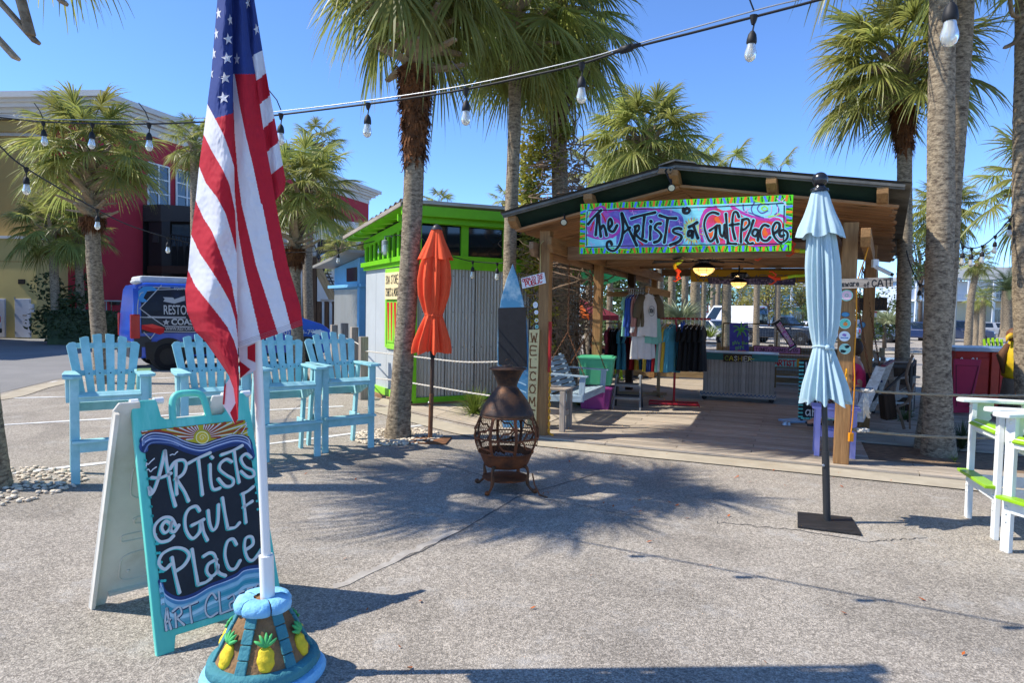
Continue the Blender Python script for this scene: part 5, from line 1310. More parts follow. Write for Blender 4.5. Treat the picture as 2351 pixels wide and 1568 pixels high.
def rope(name,label,pts,r,mt,knots=(),group=None):
 P = spline(pts,10); b = B()
 for s in range(3):                      # three twisted strands
  q = []
  acc = 0
  fine = []
  for i in range(len(P)-1):
   n = max(1,int((P[i+1]-P[i]).length/(r*2.2)))
   for k in range(n): fine.append(P[i].lerp(P[i+1],k/n))
  fine.append(P[-1])
  for i,p in enumerate(fine):
   t = (fine[min(i+1,len(fine)-1)]-fine[max(0,i-1)]).normalized(); a = t.cross(UP).normalized(); c = a.cross(t); g = i*.75 + s*2.094
   q.append(p + (a*math.cos(g) + c*math.sin(g))*r*.5)
  b.tube(q,r*.56,5)
 o = b.ob(name,mt,smooth=True); props(o,label,'rope',group)
 for kp in knots:
  kb = B(); rr = random.Random(int(kp.x*100))
  for k in range(9): kb.tube([kp + V((.035*math.cos(a),.03*math.sin(a)*rr.uniform(.6,1.2),rr.uniform(-.02,.02))) + V((rr.uniform(-.05,.05),0,0)) for a in [j*.8 for j in range(8)]],.012,5,closed=True)
  kb.ob('knot',MT['ropew'],o,smooth=True)
 return o
k1 = RP(3.95,-.06,1.2)
p1_,p2_ = D(1960,895,7.95),D(1985,897,7.95)
o = rope('rope_rail','upper rope slung from the right post past the big palm',[p1_,p2_,D(2100,904,8.1),D(2230,908,8.2),D(2400,908,8.4)],.017,MT['rope'],[D(1990,897,7.93)])
ts = B(); rr = random.Random(4)
for k in range(14): ts.tube([D(1987+rr.uniform(-5,5),905,7.9),D(1988+rr.uniform(-8,8),930,7.9),D(1988+rr.uniform(-10,10),955+rr.uniform(-8,8),7.9)],.007,4)
ts.ob('tassel',MT['ropew'],o,smooth=True)
rope('rope_rail','lower rope slung from the right post past the big palm',[D(1957,986,7.95),D(1985,990,7.95),D(2100,1000,8.05),D(2230,1005,8.15),D(2400,1005,8.3)],.018,MT['rope'],[D(1978,988,7.93)])
# wooden rope posts by the hut
def stake(lb,p,h,w_=.15):
 o = board('rope_post',p,p + UP*h,w_,w_,MT['greywood'],up=(.86,.51,0),bevel=.008)
 return props(o,lb,'post','grey posts carrying rope beside the hut')
s1,s2,s3 = G(833,917),G(812,890),G(790,872)
stake('grey rope post nearest the hut corner',s1,1.2); stake('grey rope post second from the hut corner',s2,1.32); stake('grey rope post farthest back by the blue hut',s3,1.36); stake('grey rope post hidden between the blue chair and blue hut',G(766,866),1.3)
surfp = V((-.1,10.1,0))
rope('rope_rail','upper white rope along the front of the hut',[s1+UP*.93,D(905,814,12.2),D(960,820,11.6),D(1060,831,10.7),surfp+UP*1.0],.013,MT['ropew'])
rope('rope_rail','lower white rope along the front of the hut',[s1+UP*.42,D(905,873,12.2),D(960,882,11.6),D(1060,899,10.7),surfp+UP*.46],.013,MT['ropew'])
rope('rope_rail','upper white rope between the grey posts',[s1+UP*.97,(s1+s2)/2+UP*1.0,s2+UP*1.0,(s2+s3)/2+UP*1.0,s3+UP*1.02],.013,MT['ropew'])
rope('rope_rail','lower white rope between the grey posts',[s1+UP*.5,s2+UP*.5,s3+UP*.5],.013,MT['ropew'])
# ---------------------------------------------------------------- palms
def frond_mesh(elev,seed,Lp=.95,Lb=.86,n=50,droop=1.0,tip=True,name='frond'):
 """fan leaf in the palm's own frame: it leaves the heart along +X rising by elev"""
 r = random.Random(seed); b = B()
 e = R(elev); pet = []
 for i in range(7):                       # petiole bends over
  s = i/6; x = Lp*s; ang = e - .25*s*s*droop
  pet.append(V((x*math.cos(ang),r.uniform(-.01,.01),x*math.sin(ang))))
 b.tube(pet,[.028 - .017*i/6 for i in range(7)],4)
 h = pet[-1]; fw = (pet[-1]-pet[-2]).normalized(); side = fw.cross(UP)
 if side.length < .15: side = V((0,-1,0))
 side.normalize(); up = side.cross(fw).normalized()
 # costa: the blade arches back down
 for k in range(n):
  th = lerp(-2.15,2.15,k/(n-1)) + r.uniform(-.03,.03)
  L = Lb*(.62 + .38*math.cos(th*.55))*r.uniform(.8,1.1)
  start = fw*(.24*Lb*max(0,math.cos(th*.5))**2*(1-abs(k/(n-1)-.5)*1.6))
  d = fw*math.cos(th) + side*math.sin(th) + up*(.16*math.cos(2*th) - .05 + r.uniform(-.05,.05))
  d.normalize()
  wdir = d.cross(up).normalized(); tw = r.uniform(-.5,.5) + (.5 if k % 2 else -.5)
  wdir = (wdir*math.cos(tw) + up*math.sin(tw)).normalized()
  g = droop*r.uniform(.25,.95)
  pr = []
  for s in (0,.25,.5,.72,.88,1.0):
   p = h + start + d*L*s*(1-.12*s*s*g); p = p - UP*(g*L*s**2.6*.62)
   wv = .5*Lb*(.006 + .062*math.sin(math.pi*min(1,s*.9+.06))**.9*(1-s*.55))*.8
   if s == 1: wv = .0022
   pr.append((p,wv))
  vs = []
  for p,wv in pr: vs += [p - wdir*wv,p + wdir*wv]
  b.add(vs,[(2*i,2*i+1,2*i+3,2*i+2) for i in range(5)])
  if tip and k % 4 == 0:
   p = pr[-1][0]; q = p - UP*r.uniform(.05,.22) + d*.06
   b.add([p - wdir*.002,p + wdir*.002,q],[(0,1,2)])
 return b.mesh(name,MT['frond'])
FR = {}
def get_frond(el,k,sc_=1):
 key = (el,k)
 if key not in FR: FR[key] = frond_mesh(el,el*7+k*31,droop=.9 if el > 30 else 1.0)
 return FR[key]
def boot_mesh(seed):
 r = random.Random(seed); b = B()
 L = r.uniform(.26,.42); w0 = .075
 pts = [V((0,0,-.1)),V((.05,0,.04)),V((.13,0,.17)),V((.22+r.uniform(-.02,.05),0,L))]
 wd = [w0,.07,.05,r.uniform(.02,.035)]; th = [.025,.022,.018,.012]
 vs = []
 for i,p in enumerate(pts):
  t = (pts[min(3,i+1)]-pts[max(0,i-1)]).normalized(); n = V((t.z,0,-t.x))
  vs += [p + V((0,-wd[i],0)) - n*th[i],p + V((0,wd[i],0)) - n*th[i],p + V((0,wd[i]*.8,0)) + n*th[i],p + V((0,-wd[i]*.8,0)) + n*th[i]]
 fs = []
 for i in range(3):
  for k in range(4): fs.append((4*i+k,4*i+(k+1) % 4,4*i+4+(k+1) % 4,4*i+4+k))
 fs += [(0,1,2,3),(12,13,14,15)]
 return b.add(vs,fs).mesh('leaf_base',MT['boot'])
BOOTS = [boot_mesh(k) for k in range(5)]
def trunk_tube(b,P,r0,r1,seed,n=18,base=1.35,step=.045):
 pts = spline(P,10); L = sum((pts[i+1]-pts[i]).length for i in range(len(pts)-1)); fine = []
 for i in range(len(pts)-1):
  k_ = max(1,int((pts[i+1]-pts[i]).length/step))
  fine += [pts[i].lerp(pts[i+1],q/k_) for q in range(k_)]
 pts = fine + [pts[-1]]; N = len(pts)
 vs = []; fs = []
 for i,p in enumerate(pts):
  s = i/(N-1); r = lerp(r0,r1,s)
  z = s*L
  r *= 1 + (base-1)*math.exp(-z/.35)
  for k in range(n):
   g = 2*math.pi*k/n
   q = V((math.cos(g),math.sin(g),0))
   f = 1 + .06*mnoise.noise(V((math.cos(g)*1.5+seed,math.sin(g)*1.5,z*1.7))) + .035*mnoise.noise(V((math.cos(g)*4+seed,math.sin(g)*4,z*9))) + .028*((z*9.5+.5*mnoise.noise(V((math.cos(g)*1.2,math.sin(g)*1.2+seed,z*2)))) % 1.0) + .02*mnoise.noise(V((math.cos(g)*9+seed,math.sin(g)*9,z*22)))
   vs.append(p + q*r*f)
 for i in range(N-1):
  for k in range(n): fs.append((i*n+k,i*n+(k+1) % n,(i+1)*n+(k+1) % n,(i+1)*n+k))
 return b.add(vs,fs)
def palm(label,P,r0,r1,nf=30,S=1.0,boots=28,bl=.9,fibre=0.0,seed=1,els=None,crown=True,base=1.35,group='cabbage palms',trunkmat=None,brown=0,gap=None):
 """P: trunk points from ground to heart; S: frond size"""
 r = random.Random(seed); r0 *= .84; r1 *= .84
 P = [V(p) for p in P]
 P[0].z = gz(P[0].x,P[0].y) - .02
 t = E('palm_tree',label,'palm tree',P[0],0,group)
 trunk_tube(B(),P,r0,r1,seed,base=base).ob('trunk',trunkmat or MT['trunk'],t,smooth=True)
 top = P[-1]; ax = (P[-1]-P[-2]).normalized(); SPn = spline(P,16)[::-1]
 def back(d):                             # point on the trunk, d below the heart
  for i in range(len(SPn)-1):
   l = (SPn[i+1]-SPn[i]).length
   if d <= l: return SPn[i].lerp(SPn[i+1],d/l)
   d -= l
  return SPn[-1]
 if fibre:                                # shaggy brown skirt under the boots
  fb = B(); fb_p = [back(bl+fibre*(1-q/3)) for q in range(4)]
  trunk_tube(fb,fb_p,r1*1.06,r1*1.75,seed+3,base=1.0)
  for k in range(950):
   s = r.random()**.8*1.12-.12; g = r.uniform(0,6.283); rr_ = r1*lerp(1.04,1.75,s)
   p = back(bl+fibre*(1-s)) + V((math.cos(g),math.sin(g),0))*rr_
   o = V((math.cos(g),math.sin(g),0)); l = r.uniform(.05,.19); wv = r.uniform(.008,.032); sd = V((-o.y,o.x,0))*wv
   q = p + o*r.uniform(.01,.06) + UP*r.uniform(-.9,.4)*l; q2 = q + o*r.uniform(0,.05) + UP*r.uniform(-1,.3)*l
   fb.add([p-sd,p+sd,q+sd*.7,q-sd*.7,q2],[(0,1,2,3),(3,2,4)])
  fb.ob('fibre_skirt',MT['fibre'],t,kind='stuff')
 for k in range(boots):
  s = k/max(1,boots-1); z = back(bl*(1-s)); g = k*2.39996 + r.uniform(-.15,.15)
  sc_ = S*lerp(1.2,1.55,r.random()); tilt = lerp(.75,.1,s) + r.uniform(-.2,.25)
  M = Matrix.Translation(z) @ Matrix.Rotation(g,4,'Z') @ Matrix.Translation(V((r1*.85,0,0))) @ Matrix.Rotation(tilt,4,'Y') @ Matrix.Scale(sc_,4)
  inst('leaf_base',BOOTS[k % 5],t,M)
 if crown:
  E_ = els or (80,62,48,34,20,6,-10,-28)
  for k in range(nf):
   s = k/max(1,nf-1); el = E_[min(len(E_)-1,int(s**.9*len(E_)))]
   g = k*2.39996 + r.uniform(-.25,.25)
   if gap and gap[0] < (math.degrees(g) % 360) < gap[1] and el < 40: continue
   M = Matrix.Translation(top + ax*lerp(.12,-.25,s)*S) @ Matrix.Rotation(g,4,'Z') @ Matrix.Rotation(r.uniform(-.15,.15),4,'X') @ Matrix.Scale(S*r.uniform(.85,1.12),4)
   inst('frond',get_frond(el,k % 2),t,M)
 return t
def TP(pts,y0):                             # trunk points: pixel, pixel, distance
 return [D(px,py,y) for px,py,y in pts]
P0b = V((-4.95,6.42,0))
t0 = palm('palm at the left edge with pale stones around its foot',[P0b,P0b+V((-.08,0,1.2)),P0b+V((-.2,.03,3.0)),P0b+V((-.22,.05,6.15))],.17,.15,25,1.02,22,1.3,seed=5,els=(75,58,44,34,24,16,8,0))
for (pp,q) in (((-30,-30,6.3),(85,98,6.25)),((-30,60,6.3),(38,135,6.25)),((40,-30,6.3),(70,80,6.2)),((100,-40,6.2),(148,8,6.15))):   # old boots that stick out
 a_,c_ = D(*pp),D(*q); B().beam(a_,c_,.09,.035).ob('leaf_base',MT['boot'],t0,bevel=.01)
P1b = G(238,880)
palm('palm with a full round crown behind the leftmost blue chair',[P1b,D(222,700,14.8),D(212,520,14.8),D(208,350,14.8)],.18,.165,44,.82,40,1.4,seed=7,fibre=.2,els=(80,64,50,38,26,15,5,-6))
y2 = 27.5
palm('slim palm before the yellow wall, left of the pair',[D(131,778,y2),D(125,650,y2),D(122,565,y2),D(118,520,y2)],.2,.18,34,1.0,12,.7,seed=9,base=1.1)
palm('slim palm before the yellow wall, right of the pair',[D(190,778,y2+.6),D(183,650,y2+.6),D(180,560,y2+.6),D(178,535,y2+.6)],.19,.17,24,.85,10,.6,seed=10,base=1.1)
P4b = G(690,872)
palm('palm with brown boots just right of the hanging flag',[P4b,D(678,700,16.1),D(676,560,16.1),D(690,440,16.1)],.165,.16,44,.82,40,1.35,seed=12,fibre=.35,els=(80,64,50,38,26,14,2,-12))
palm('taller dull palm behind the palm beside the flag',[D(712,800,24),D(706,600,24),D(718,400,24),D(728,330,24)],.2,.18,24,.62,10,.5,seed=14,base=1.1)
palm('palm crown showing left of the flag',[D(452,800,22),D(450,600,22),D(448,330,22)],.2,.18,28,.62,10,.5,seed=15,base=1.1)
palm('small palm beside the stairs behind the hut',[D(779,770,26),D(778,640,26),D(780,568,26)],.17,.15,26,.52,14,.5,seed=16,base=1.1)
palm('low palm top over the blue hut roof',[D(835,790,30),D(835,540,30)],.17,.15,16,.5,6,.5,seed=17,base=1.1)
P6b = G(912,1003)
palm('big palm with red brown fibrous collar beside the orange umbrella',[P6b,D(930,760,9.32),D(947,480,9.35),D(952,290,9.35),D(957,60,9.35),D(955,-150,9.35)],.165,.15,46,.98,54,1.75,seed=21,fibre=1.2,els=(78,60,45,30,14,0,-15,-30,-42))
palm('tall straight grey palm behind the surfboard',[V((.02,11.5,0)),D(1170,600,11.5),D(1180,300,11.5),D(1182,10,11.5)],.135,.12,46,.92,16,.6,seed=23,base=1.2,els=(75,55,40,25,8,-8,-24,-38))
VB = V((.96,13.3,0))
palm('palm smothered in climbing vines left of the pavilion',[VB,D(1288,600,13.2),D(1282,330,13.2),D(1275,240,13.2),D(1282,40,13.2)],.2,.17,46,.98,46,1.5,seed=25,fibre=.35,els=(78,60,45,30,15,0,-15,-30))
palm('pale leaved palm rising behind the pavilion roof',[D(1480,860,18.5),D(1480,500,18.5),D(1482,325,18.5)],.2,.19,52,1.05,40,1.0,seed=27,fibre=.25,els=(80,64,50,38,26,14,2,-10))
palm('palm with a dark shaggy neck right of the pavilion roof',[D(2072,842,12.6) ,D(2076,600,12.6),D(2076,400,12.6),D(2072,240,12.6),D(2062,150,12.6)],.15,.14,50,.88,44,.75,seed=29,fibre=.75,els=(80,64,50,38,26,14,2,-12))
P11 = G(2155,1048)
palm('thick palm trunk in the deck bed in front of the pavilion',[P11,D(2150,800,8.65),D(2158,520,8.67),D(2160,250,8.7),D(2163,0,8.7),D(2163,-420,8.7)],.19,.165,34,1.1,16,.8,seed=31,base=1.3)
palm('second trunk leaning out behind the thick deck palm',[V((5.62,9.12,0)),D(2165,700,9.15),D(2182,420,9.15),D(2204,120,9.15),D(2212,-60,9.15),D(2225,-420,9.15)],.17,.15,30,1.1,16,.8,seed=33,base=1.2)
palm('small bushy palm crown behind the thick deck palm',[D(2170,800,20),D(2168,560,20),D(2165,478,20)],.17,.15,46,.62,30,.9,seed=35,fibre=.3,els=(75,58,42,28,12,-2,-18,-32))
palm('trunk at the right edge with curling old boots',[D(2362,1010,10.3),D(2352,700,10.3),D(2350,400,10.3),D(2356,60,10.3),D(2358,-300,10.3)],.19,.16,30,1.1,10,.5,seed=37,base=1.2)
o = bpy.data.objects['palm_tree.%03d' % (len([1 for q in bpy.data.objects if q.name.startswith('palm_tree')])-1)]
B().tube(spline([D(2352,30,10.2),D(2325,35,10.2),D(2318,-10,10.2),D(2322,-40,10.2)],4),.03,6).tube(spline([D(2350,60,10.2),D(2330,95,10.15),D(2302,110,10.15)],4),[.03]*8+[.012],6).ob('leaf_base',MT['boot'],o,smooth=True)
palm('upper palm crown peeking in at the right edge',[D(2370,800,15),D(2372,420,15)],.18,.16,22,.85,6,.4,seed=38,base=1.1)
palm('leaning thin palm beyond the red drink stand',[D(2222,790,33),D(2228,690,33),D(2246,600,33)],.22,.16,26,.5,8,.5,seed=39,base=1.1)
palm('squat palm before the white townhouse, left of two',[D(2240,775,52),D(2241,720,52),D(2243,690,52)],.25,.2,20,.55,0,.4,seed=40,base=1.1)
palm('squat palm before the white townhouse, right of two',[D(2254,775,50),D(2255,720,50),D(2258,680,50)],.25,.2,20,.55,0,.4,seed=41,base=1.1)
palm('low palm top behind the green hut roof, left',[D(1008,800,24),D(1006,470,24)],.17,.15,18,.42,0,.4,seed=42,base=1.1)
palm('low palm top behind the green hut roof, right',[D(1158,800,24),D(1160,465,24)],.17,.15,14,.42,0,.4,seed=43,base=1.1)
# trunks seen through the pavilion
for i,(x,w_,y,lab) in enumerate(((1513,22,24,'grey palm trunk seen through the pavilion beside the hanging shirts'),(1542,20,32,'thin palm trunk behind the spiky bush'),(1572,18,30,'palm trunk behind the red clothes rack, left'),(1596,26,27,'stout palm trunk behind the red clothes rack'),(1615,14,34,'thin far palm trunk right of the stout one'),
          (1668,24,30,'smooth palm trunk beside the white car'),(1737,16,42,'grey trunk behind the white van'),(1785,14,42,'grey trunk behind the dark pickup'),(1648,13,63,'thin trunk before the turquoise house'),(1636,12,62,'thin trunk left of the smooth palm'),
          (1352,20,25,'palm trunk seen left of the timber post'),(1368,14,30,'thin trunk seen left of the timber post'),(1400,16,28,'trunk seen right of the timber post'))):
 wr = w_/FV*y/2; zb = gz((x-CX)/FV*y,y)
 b0 = D(x-2,800,y); b0.z = zb
 palm(lab,[b0,D(x-1,720,y),D(x+2,560,y),D(x+4,400,y)],wr*1.05,wr*.95,9,1.0,0,.5,seed=60+i,base=1.15)
# date palm with feathered leaves at the right
def feather_mesh(el,seed):
 r = random.Random(seed); b = B(); L = 2.6; e = R(el); pts = []
 for i in range(13):
  s = i/12; a = e - 1.5*s*s*.9; pts.append((pts[-1] + V((math.cos(a),0,math.sin(a)))*L/12) if pts else V((0,0,0)))
 b.tube(pts,[.03*(1-i/14) for i in range(13)],4)
 for i in range(2,13):
  for q in range(4):
   p = pts[i-1].lerp(pts[i],q/4); t = (pts[i]-pts[i-1]).normalized(); l = .5*math.sin(math.pi*min(1,(i+q/4)/13))**.6
   for s in (-1,1):
    d = (t*.55 + V((0,s,0))*.8 + UP*.35).normalized(); e_ = p + d*l - UP*.1*l
    wv = t*.016; b.add([p-wv,p+wv,e_],[(0,1,2)])
 return b.mesh('frond',MT['frond_g'])
MT['frond_g'] = mat('grey_green_leaf',(.1,.14,.06),.5,var=.25,objr=.2,transl=.3)
dpb = D(2309,775,40); dpt = D(2312,668,40)
dp = E('date_palm','feathery grey green date palm left of the trunk at the right edge','palm tree',dpb)
trunk_tube(B(),[dpb,(dpb+dpt)/2,dpt],.3,.28,3).ob('trunk',MT['trunk'],dp,smooth=True)
FM_ = [feather_mesh(e_,i) for i,e_ in enumerate((80,60,42,25,8))]
rnd = random.Random(6)
for k in range(46): inst('frond',FM_[int(k/46*5)],dp,Matrix.Translation(dpt) @ Matrix.Rotation(k*2.39996,4,'Z') @ Matrix.Scale(rnd.uniform(.62,.78),4))

# ---- vines on the smothered palm
vine = E('climbing_vine','tangle of bare vine stems and yellow green leaves wrapped round the palm','vine',VB)
rnd = random.Random(12)
tw = B(); centre = lambda z: VB.lerp(D(1282,240,13.2),min(1,z/5.4))
def vrad(z): return .22 + .55*math.exp(-((z-3.6)/1.0)**2) + .4*math.exp(-((z-2.4)/1.2)**2)
for k in range(520):
 z = rnd.uniform(.3,5.6); g = rnd.uniform(0,6.28); p = []
 rr_ = vrad(z)*rnd.uniform(.75,1.25); drift = rnd.uniform(-.5,.6)
 for i in range(6):
  zz_ = z + drift*i/5*1.4 - .12*(i/5)**2; gg = g + rnd.uniform(-.25,.35)*i*.5; r2 = rr_*(1+rnd.uniform(-.15,.2)); c = centre(max(0,min(5.6,zz_)))
  p.append(V((c.x + r2*math.cos(gg),c.y + r2*math.sin(gg),max(.02,zz_))))
 tw.tube(spline(p,3),rnd.choice((.004,.006,.006,.01,.014)),4,cap=False)
for k in range(70):                          # stems hanging off to the right and into the pavilion's side
 z = rnd.uniform(1.2,3.6); c = centre(z); p = [c + V((rnd.uniform(-.2,.4),rnd.uniform(-.4,.2),0))]
 for i in range(5): p.append(p[-1] + V((rnd.uniform(-.05,.22),rnd.uniform(-.15,.1),rnd.uniform(-.5,.15))))
 for q in p: q.z = max(.05,q.z)
 tw.tube(spline(p,3),rnd.choice((.004,.006,.009)),4,cap=False)
tw.ob('stems',MT['twig'],vine,kind='stuff')
def leaves(b,n,fn,s0,s1,r):
 for _ in range(n):
  p = fn(); s = r.uniform(s0,s1); u = V((r.gauss(0,1),r.gauss(0,1),r.gauss(0,.6))).normalized(); v_ = u.cross(V((r.gauss(0,1),r.gauss(0,1),r.gauss(0,1)))).normalized()
  b.add([p - u*s,p + v_*s*.45 + u*.1*s,p + u*s,p - v_*s*.45 + u*.1*s],[(0,1,2,3)])
 return b
cl_ = [(-.62,4.3,.36),(-.7,3.7,.38),(-.68,3.2,.36),(-.62,2.7,.34),(-.1,4.6,.3),(-.55,4.8,.34),(-.45,5.3,.3),(-.25,5.6,.25),( -.45,4.6,.3),(-.5,4.1,.32),(-.55,3.5,.33),(-.5,2.9,.3),(-.35,5.0,.22),(-.5,2.3,.35),(-.3,1.7,.35),(.45,3.0,.25),(.1,5.1,.2),(-.6,3.9,.25),(.5,3.4,.2),(-.3,1.1,.3)]
def vl():
 x,z,s = rnd.choice(cl_); c = centre(z); d = V((rnd.gauss(0,1),rnd.gauss(0,1),rnd.gauss(0,1))).normalized()*s*rnd.random()**.5
 return V((c.x + x,c.y - .2,z)) + d
leaves(B(),6500,vl,.03,.065,rnd).ob('leaves',MT['leafy'],vine,kind='stuff')

# ---- shrubs, hedge and far trees
def clump(name,label,cat,c,rad,n,s0,s1,mt,seed,trunk=None,lobes=9,group=None,sq=.8,kind=None):
 r = random.Random(seed); c = V(c); t = E(name,label,cat,(c.x,c.y,trunk[0].z if trunk else c.z - rad*sq),0,group)
 L = [(c + V((r.uniform(-.7,.7)*rad,r.uniform(-.6,.6)*rad,r.uniform(-.7,.7)*rad*sq)),rad*r.uniform(.3,.55)) for _ in range(lobes)]
 def fn():
  q,s = r.choice(L); d = V((r.gauss(0,1),r.gauss(0,1),r.gauss(0,1))).normalized(); return q + d*s*(.55+.45*r.random())
 leaves(B(),n,fn,s0,s1,r).ob('foliage',mt,t,kind='stuff')
 if trunk:
  b = B(); b.tube([trunk[0],trunk[0].lerp(c,.6),c],[trunk[1],trunk[1]*.75,trunk[1]*.3],7)
  for q,s in L: b.tube([trunk[0].lerp(c,.55+.3*r.random()),q],[trunk[1]*.4,trunk[1]*.12],5)
  b.ob('trunk',MT['bark'],t,smooth=True)
 return t
MT['hedge'] = mat('hedge_leaf',(.05,.075,.025),.55,var=.4,ns=3,transl=.2); MT['oleaf'] = mat('olive_leaf',(.27,.25,.06),.6,var=.4,ns=.8,transl=.3); MT['pine'] = mat('pine_leaf',(.06,.1,.025),.6,var=.4,ns=.8,transl=.2)
r = random.Random(3)
hb0,hb1 = D(120,770,27.3),D(268,770,27.8)
hd_ = E('hedge','clipped dark green hedge at the foot of the two slim palms','hedge',(hb0.x,hb0.y,0))
leaves(B(),5200,lambda: hb0.lerp(hb1,r.random()) + V((0,r.uniform(-.6,.6),0)) + UP*r.uniform(-.1,1.0),.04,.09,r).ob('foliage',MT['hedge'],hd_,kind='stuff')
B().hexa([hb0+V((.1,-.45,-.4)),hb1+V((-.1,-.45,-.4)),hb1+V((-.1,.5,-.4)),hb0+V((.1,.5,-.4))],[hb0+V((.1,-.45,.82)),hb1+V((-.1,-.45,.82)),hb1+V((-.1,.5,.82)),hb0+V((.1,.5,.82))]).ob('branches',MT['hedge'],hd_)
clump('shrub','tall dark oleander shrub between the two slim palms','shrub',D(152,710,28.2),1.25,1500,.06,.14,MT['hedge'],4,(D(152,775,28.2),.06),10,sq=1.3)
for i,(px,py,y,rad,mt,tr_,lab,sd) in enumerate((
 (1762,672,70,2.9,'oleaf',800,'yellow green oak behind the white van',1),(1690,688,72,2.2,'oleaf',790,'brownish oak left of the turquoise house porch',2),(1842,680,70,2.4,'oleaf',790,'yellow green oak behind the pale blue umbrella',3),
 (2112,582,60,2.9,'pine',800,'tall green pine between pavilion and thick palm',4),(2030,715,45,2.0,'leaf',790,'leafy tree behind the bazaar board',5),(1640,660,75,3.0,'pine',790,'green pine seen past the far trunks',6),
 (2205,600,120,2.2,'pine',760,'round pine top over the townhouse roof',7),(1450,690,40,3.0,'leaf',790,'leafy tree behind the hanging shirts',8),(1530,650,45,3.2,'frond_g',790,'bright green tree behind the thin trunks',9),(1400,780,32,1.8,'leaf',800,'low leafy tree beyond the picnic area',10),(1880,745,58,2.0,'leaf',790,'small tree by the right pickup',11))):
 b0 = D(px,tr_,y); b0.z = gz(b0.x,b0.y)
 clump('tree',lab,'tree',D(px,py,y),rad,1900,rad*.035,rad*.075,MT[mt],40+sd,(b0,rad*.07),14,'trees beyond the parking lot',1.0)
# spiky silver bush behind the rack, small palmetto, grass tufts
def spiky(label,c,n,L,mt,seed,up=.6):
 r = random.Random(seed); b = B()
 for _ in range(n):
  g = r.uniform(0,6.28); e = r.uniform(.1,1.4)*up + .1; d = V((math.cos(g)*math.cos(e),math.sin(g)*math.cos(e),math.sin(e))); l = L*r.uniform(.6,1.1); s = d.cross(UP).normalized()*L*.012
  p1 = c + d*l*.5; p2 = c + d*l - UP*l*.2; b.add([c-s*.6,c+s*.6,p1+s,p1-s,p2],[(0,1,2,3),(3,2,4)])
 o = b.ob('spiky_bush',mt); props(o,label,'bush'); return o
MT['silver'] = mat('silver_leaf',(.4,.44,.26),.6,var=.3,transl=.3); MT['tuft'] = mat('tuft_leaf',(.17,.23,.035),.6,var=.4,ns=4,transl=.35)
spiky('large silvery spiky bush beyond the clothes racks',D(1562,745,26),500,1.7,MT['silver'],1); spiky('pale spiky bush right of the bazaar board',D(2040,745,40),400,1.8,MT['silver'],2); spiky('little palmetto left of the white car',D(1650-20,775,22),120,.9,MT['tuft'],3)
spiky('green fern tuft at the hut corner beside the surfboard',G(1088,955)+UP*.02,260,.62,MT['tuft'],5,1.0); spiky('low weeds under the swing behind the table',V((1.25,12.3,.05)),200,.4,MT['tuft'],6); spiky('weeds at the foot of the thick deck palm',P11 + V((-.05,-.38,.03)),60,.16,MT['tuft'],7); spiky('dark fern beside the thick deck palm',P11+V((.45,.25,.05)),160,.5,MT['hedge'],8,1.1); spiky('weeds beneath the rope left of the thick palm',D(2075,965,9.6),120,.4,MT['leaf'],9)
# pale stones round palm feet
def stones(label,c,r0,r1,n,seed,arc=None,s=(.012,.03)):
 r = random.Random(seed); b = B()
 for _ in range(n):
  g = r.uniform(*arc) if arc else r.uniform(0,6.28); d = math.sqrt(r.uniform(r0*r0,r1*r1)); q = r.uniform(*s)
  b.sphere(V((c.x + d*math.cos(g),c.y + d*math.sin(g),q*.35 + .005)),q,6,4,(r.uniform(.8,1.5),r.uniform(.7,1.2),.6))
 o = b.ob('pebbles',MT['stone'],kind='stuff',smooth=True); o['label'] = label; o['category'] = 'pebbles'; return o
stones('pale pebbles round the foot of the left edge palm',P0b,.2,.8,520,1); stones('pale pebbles round the foot of the palm by the orange umbrella',P6b,.24,.62,620,2)
# ---------------------------------------------------------------- inside the pavilion
# cashier counter on castors
cA,cB_ = G(1612,917,ZD),G(1774,927,ZD); cdir = (cB_-cA).normalized(); cbk = V((-cdir.y,cdir.x,0)); CL = (cB_-cA).length
cnt = E('cashier_counter','grey slatted cashier counter with teal rim and wavy blue skirt on castors','counter',cA)
def CP(u,d,z): return V((cA.x,cA.y,ZD)) + cdir*u + cbk*d + UP*z
rnd = random.Random(9); u = 0
while u < CL-.01:
 wq = min(rnd.choice((.05,.06,.07,.09)),CL-u)
 board('slat',CP(u+wq/2,-.006*rnd.random(),.17),CP(u+wq/2,-.006*rnd.random(),.86),.02+.008*rnd.random(),wq-.004,MT['greywood'],cnt,up=cdir,bevel=0); u += wq
for k in range(6): board('slat',CP(CL,.04+.09*k,.17),CP(CL,.04+.09*k,.86),.02,.085,MT['greywood'],cnt,up=cbk,bevel=0)
B().hexa([CP(.02,.02,.15),CP(CL-.02,.02,.15),CP(CL-.02,.54,.15),CP(.02,.54,.15)],[CP(.02,.02,.87),CP(CL-.02,.02,.87),CP(CL-.02,.54,.87),CP(.02,.54,.87)]).ob('carcass',MT['darkwood'],cnt)
MT['tealw'] = wood('teal_washed_wood','3f7470','2f5854',rough=.6); MT['greytop'] = paint('grey_counter_top','8fa0ad',rough=.3)
board('rim',CP(-.06,-.03,.88),CP(CL+.06,-.03,.88),.03,.13,MT['tealw'],cnt); board('rim',CP(CL+.05,-.02,.88),CP(CL+.05,.6,.88),.03,.13,MT['tealw'],cnt); board('rim',CP(-.05,-.02,.88),CP(-.05,.6,.88),.03,.13,MT['tealw'],cnt)
B().hexa([CP(-.08,-.06,.946),CP(CL+.08,-.06,.946),CP(CL+.08,.62,.946),CP(-.08,.62,.946)],[CP(-.08,-.06,.965),CP(CL+.08,-.06,.965),CP(CL+.08,.62,.965),CP(-.08,.62,.965)]).ob('counter_top',MT['greytop'],cnt,bevel=.004)
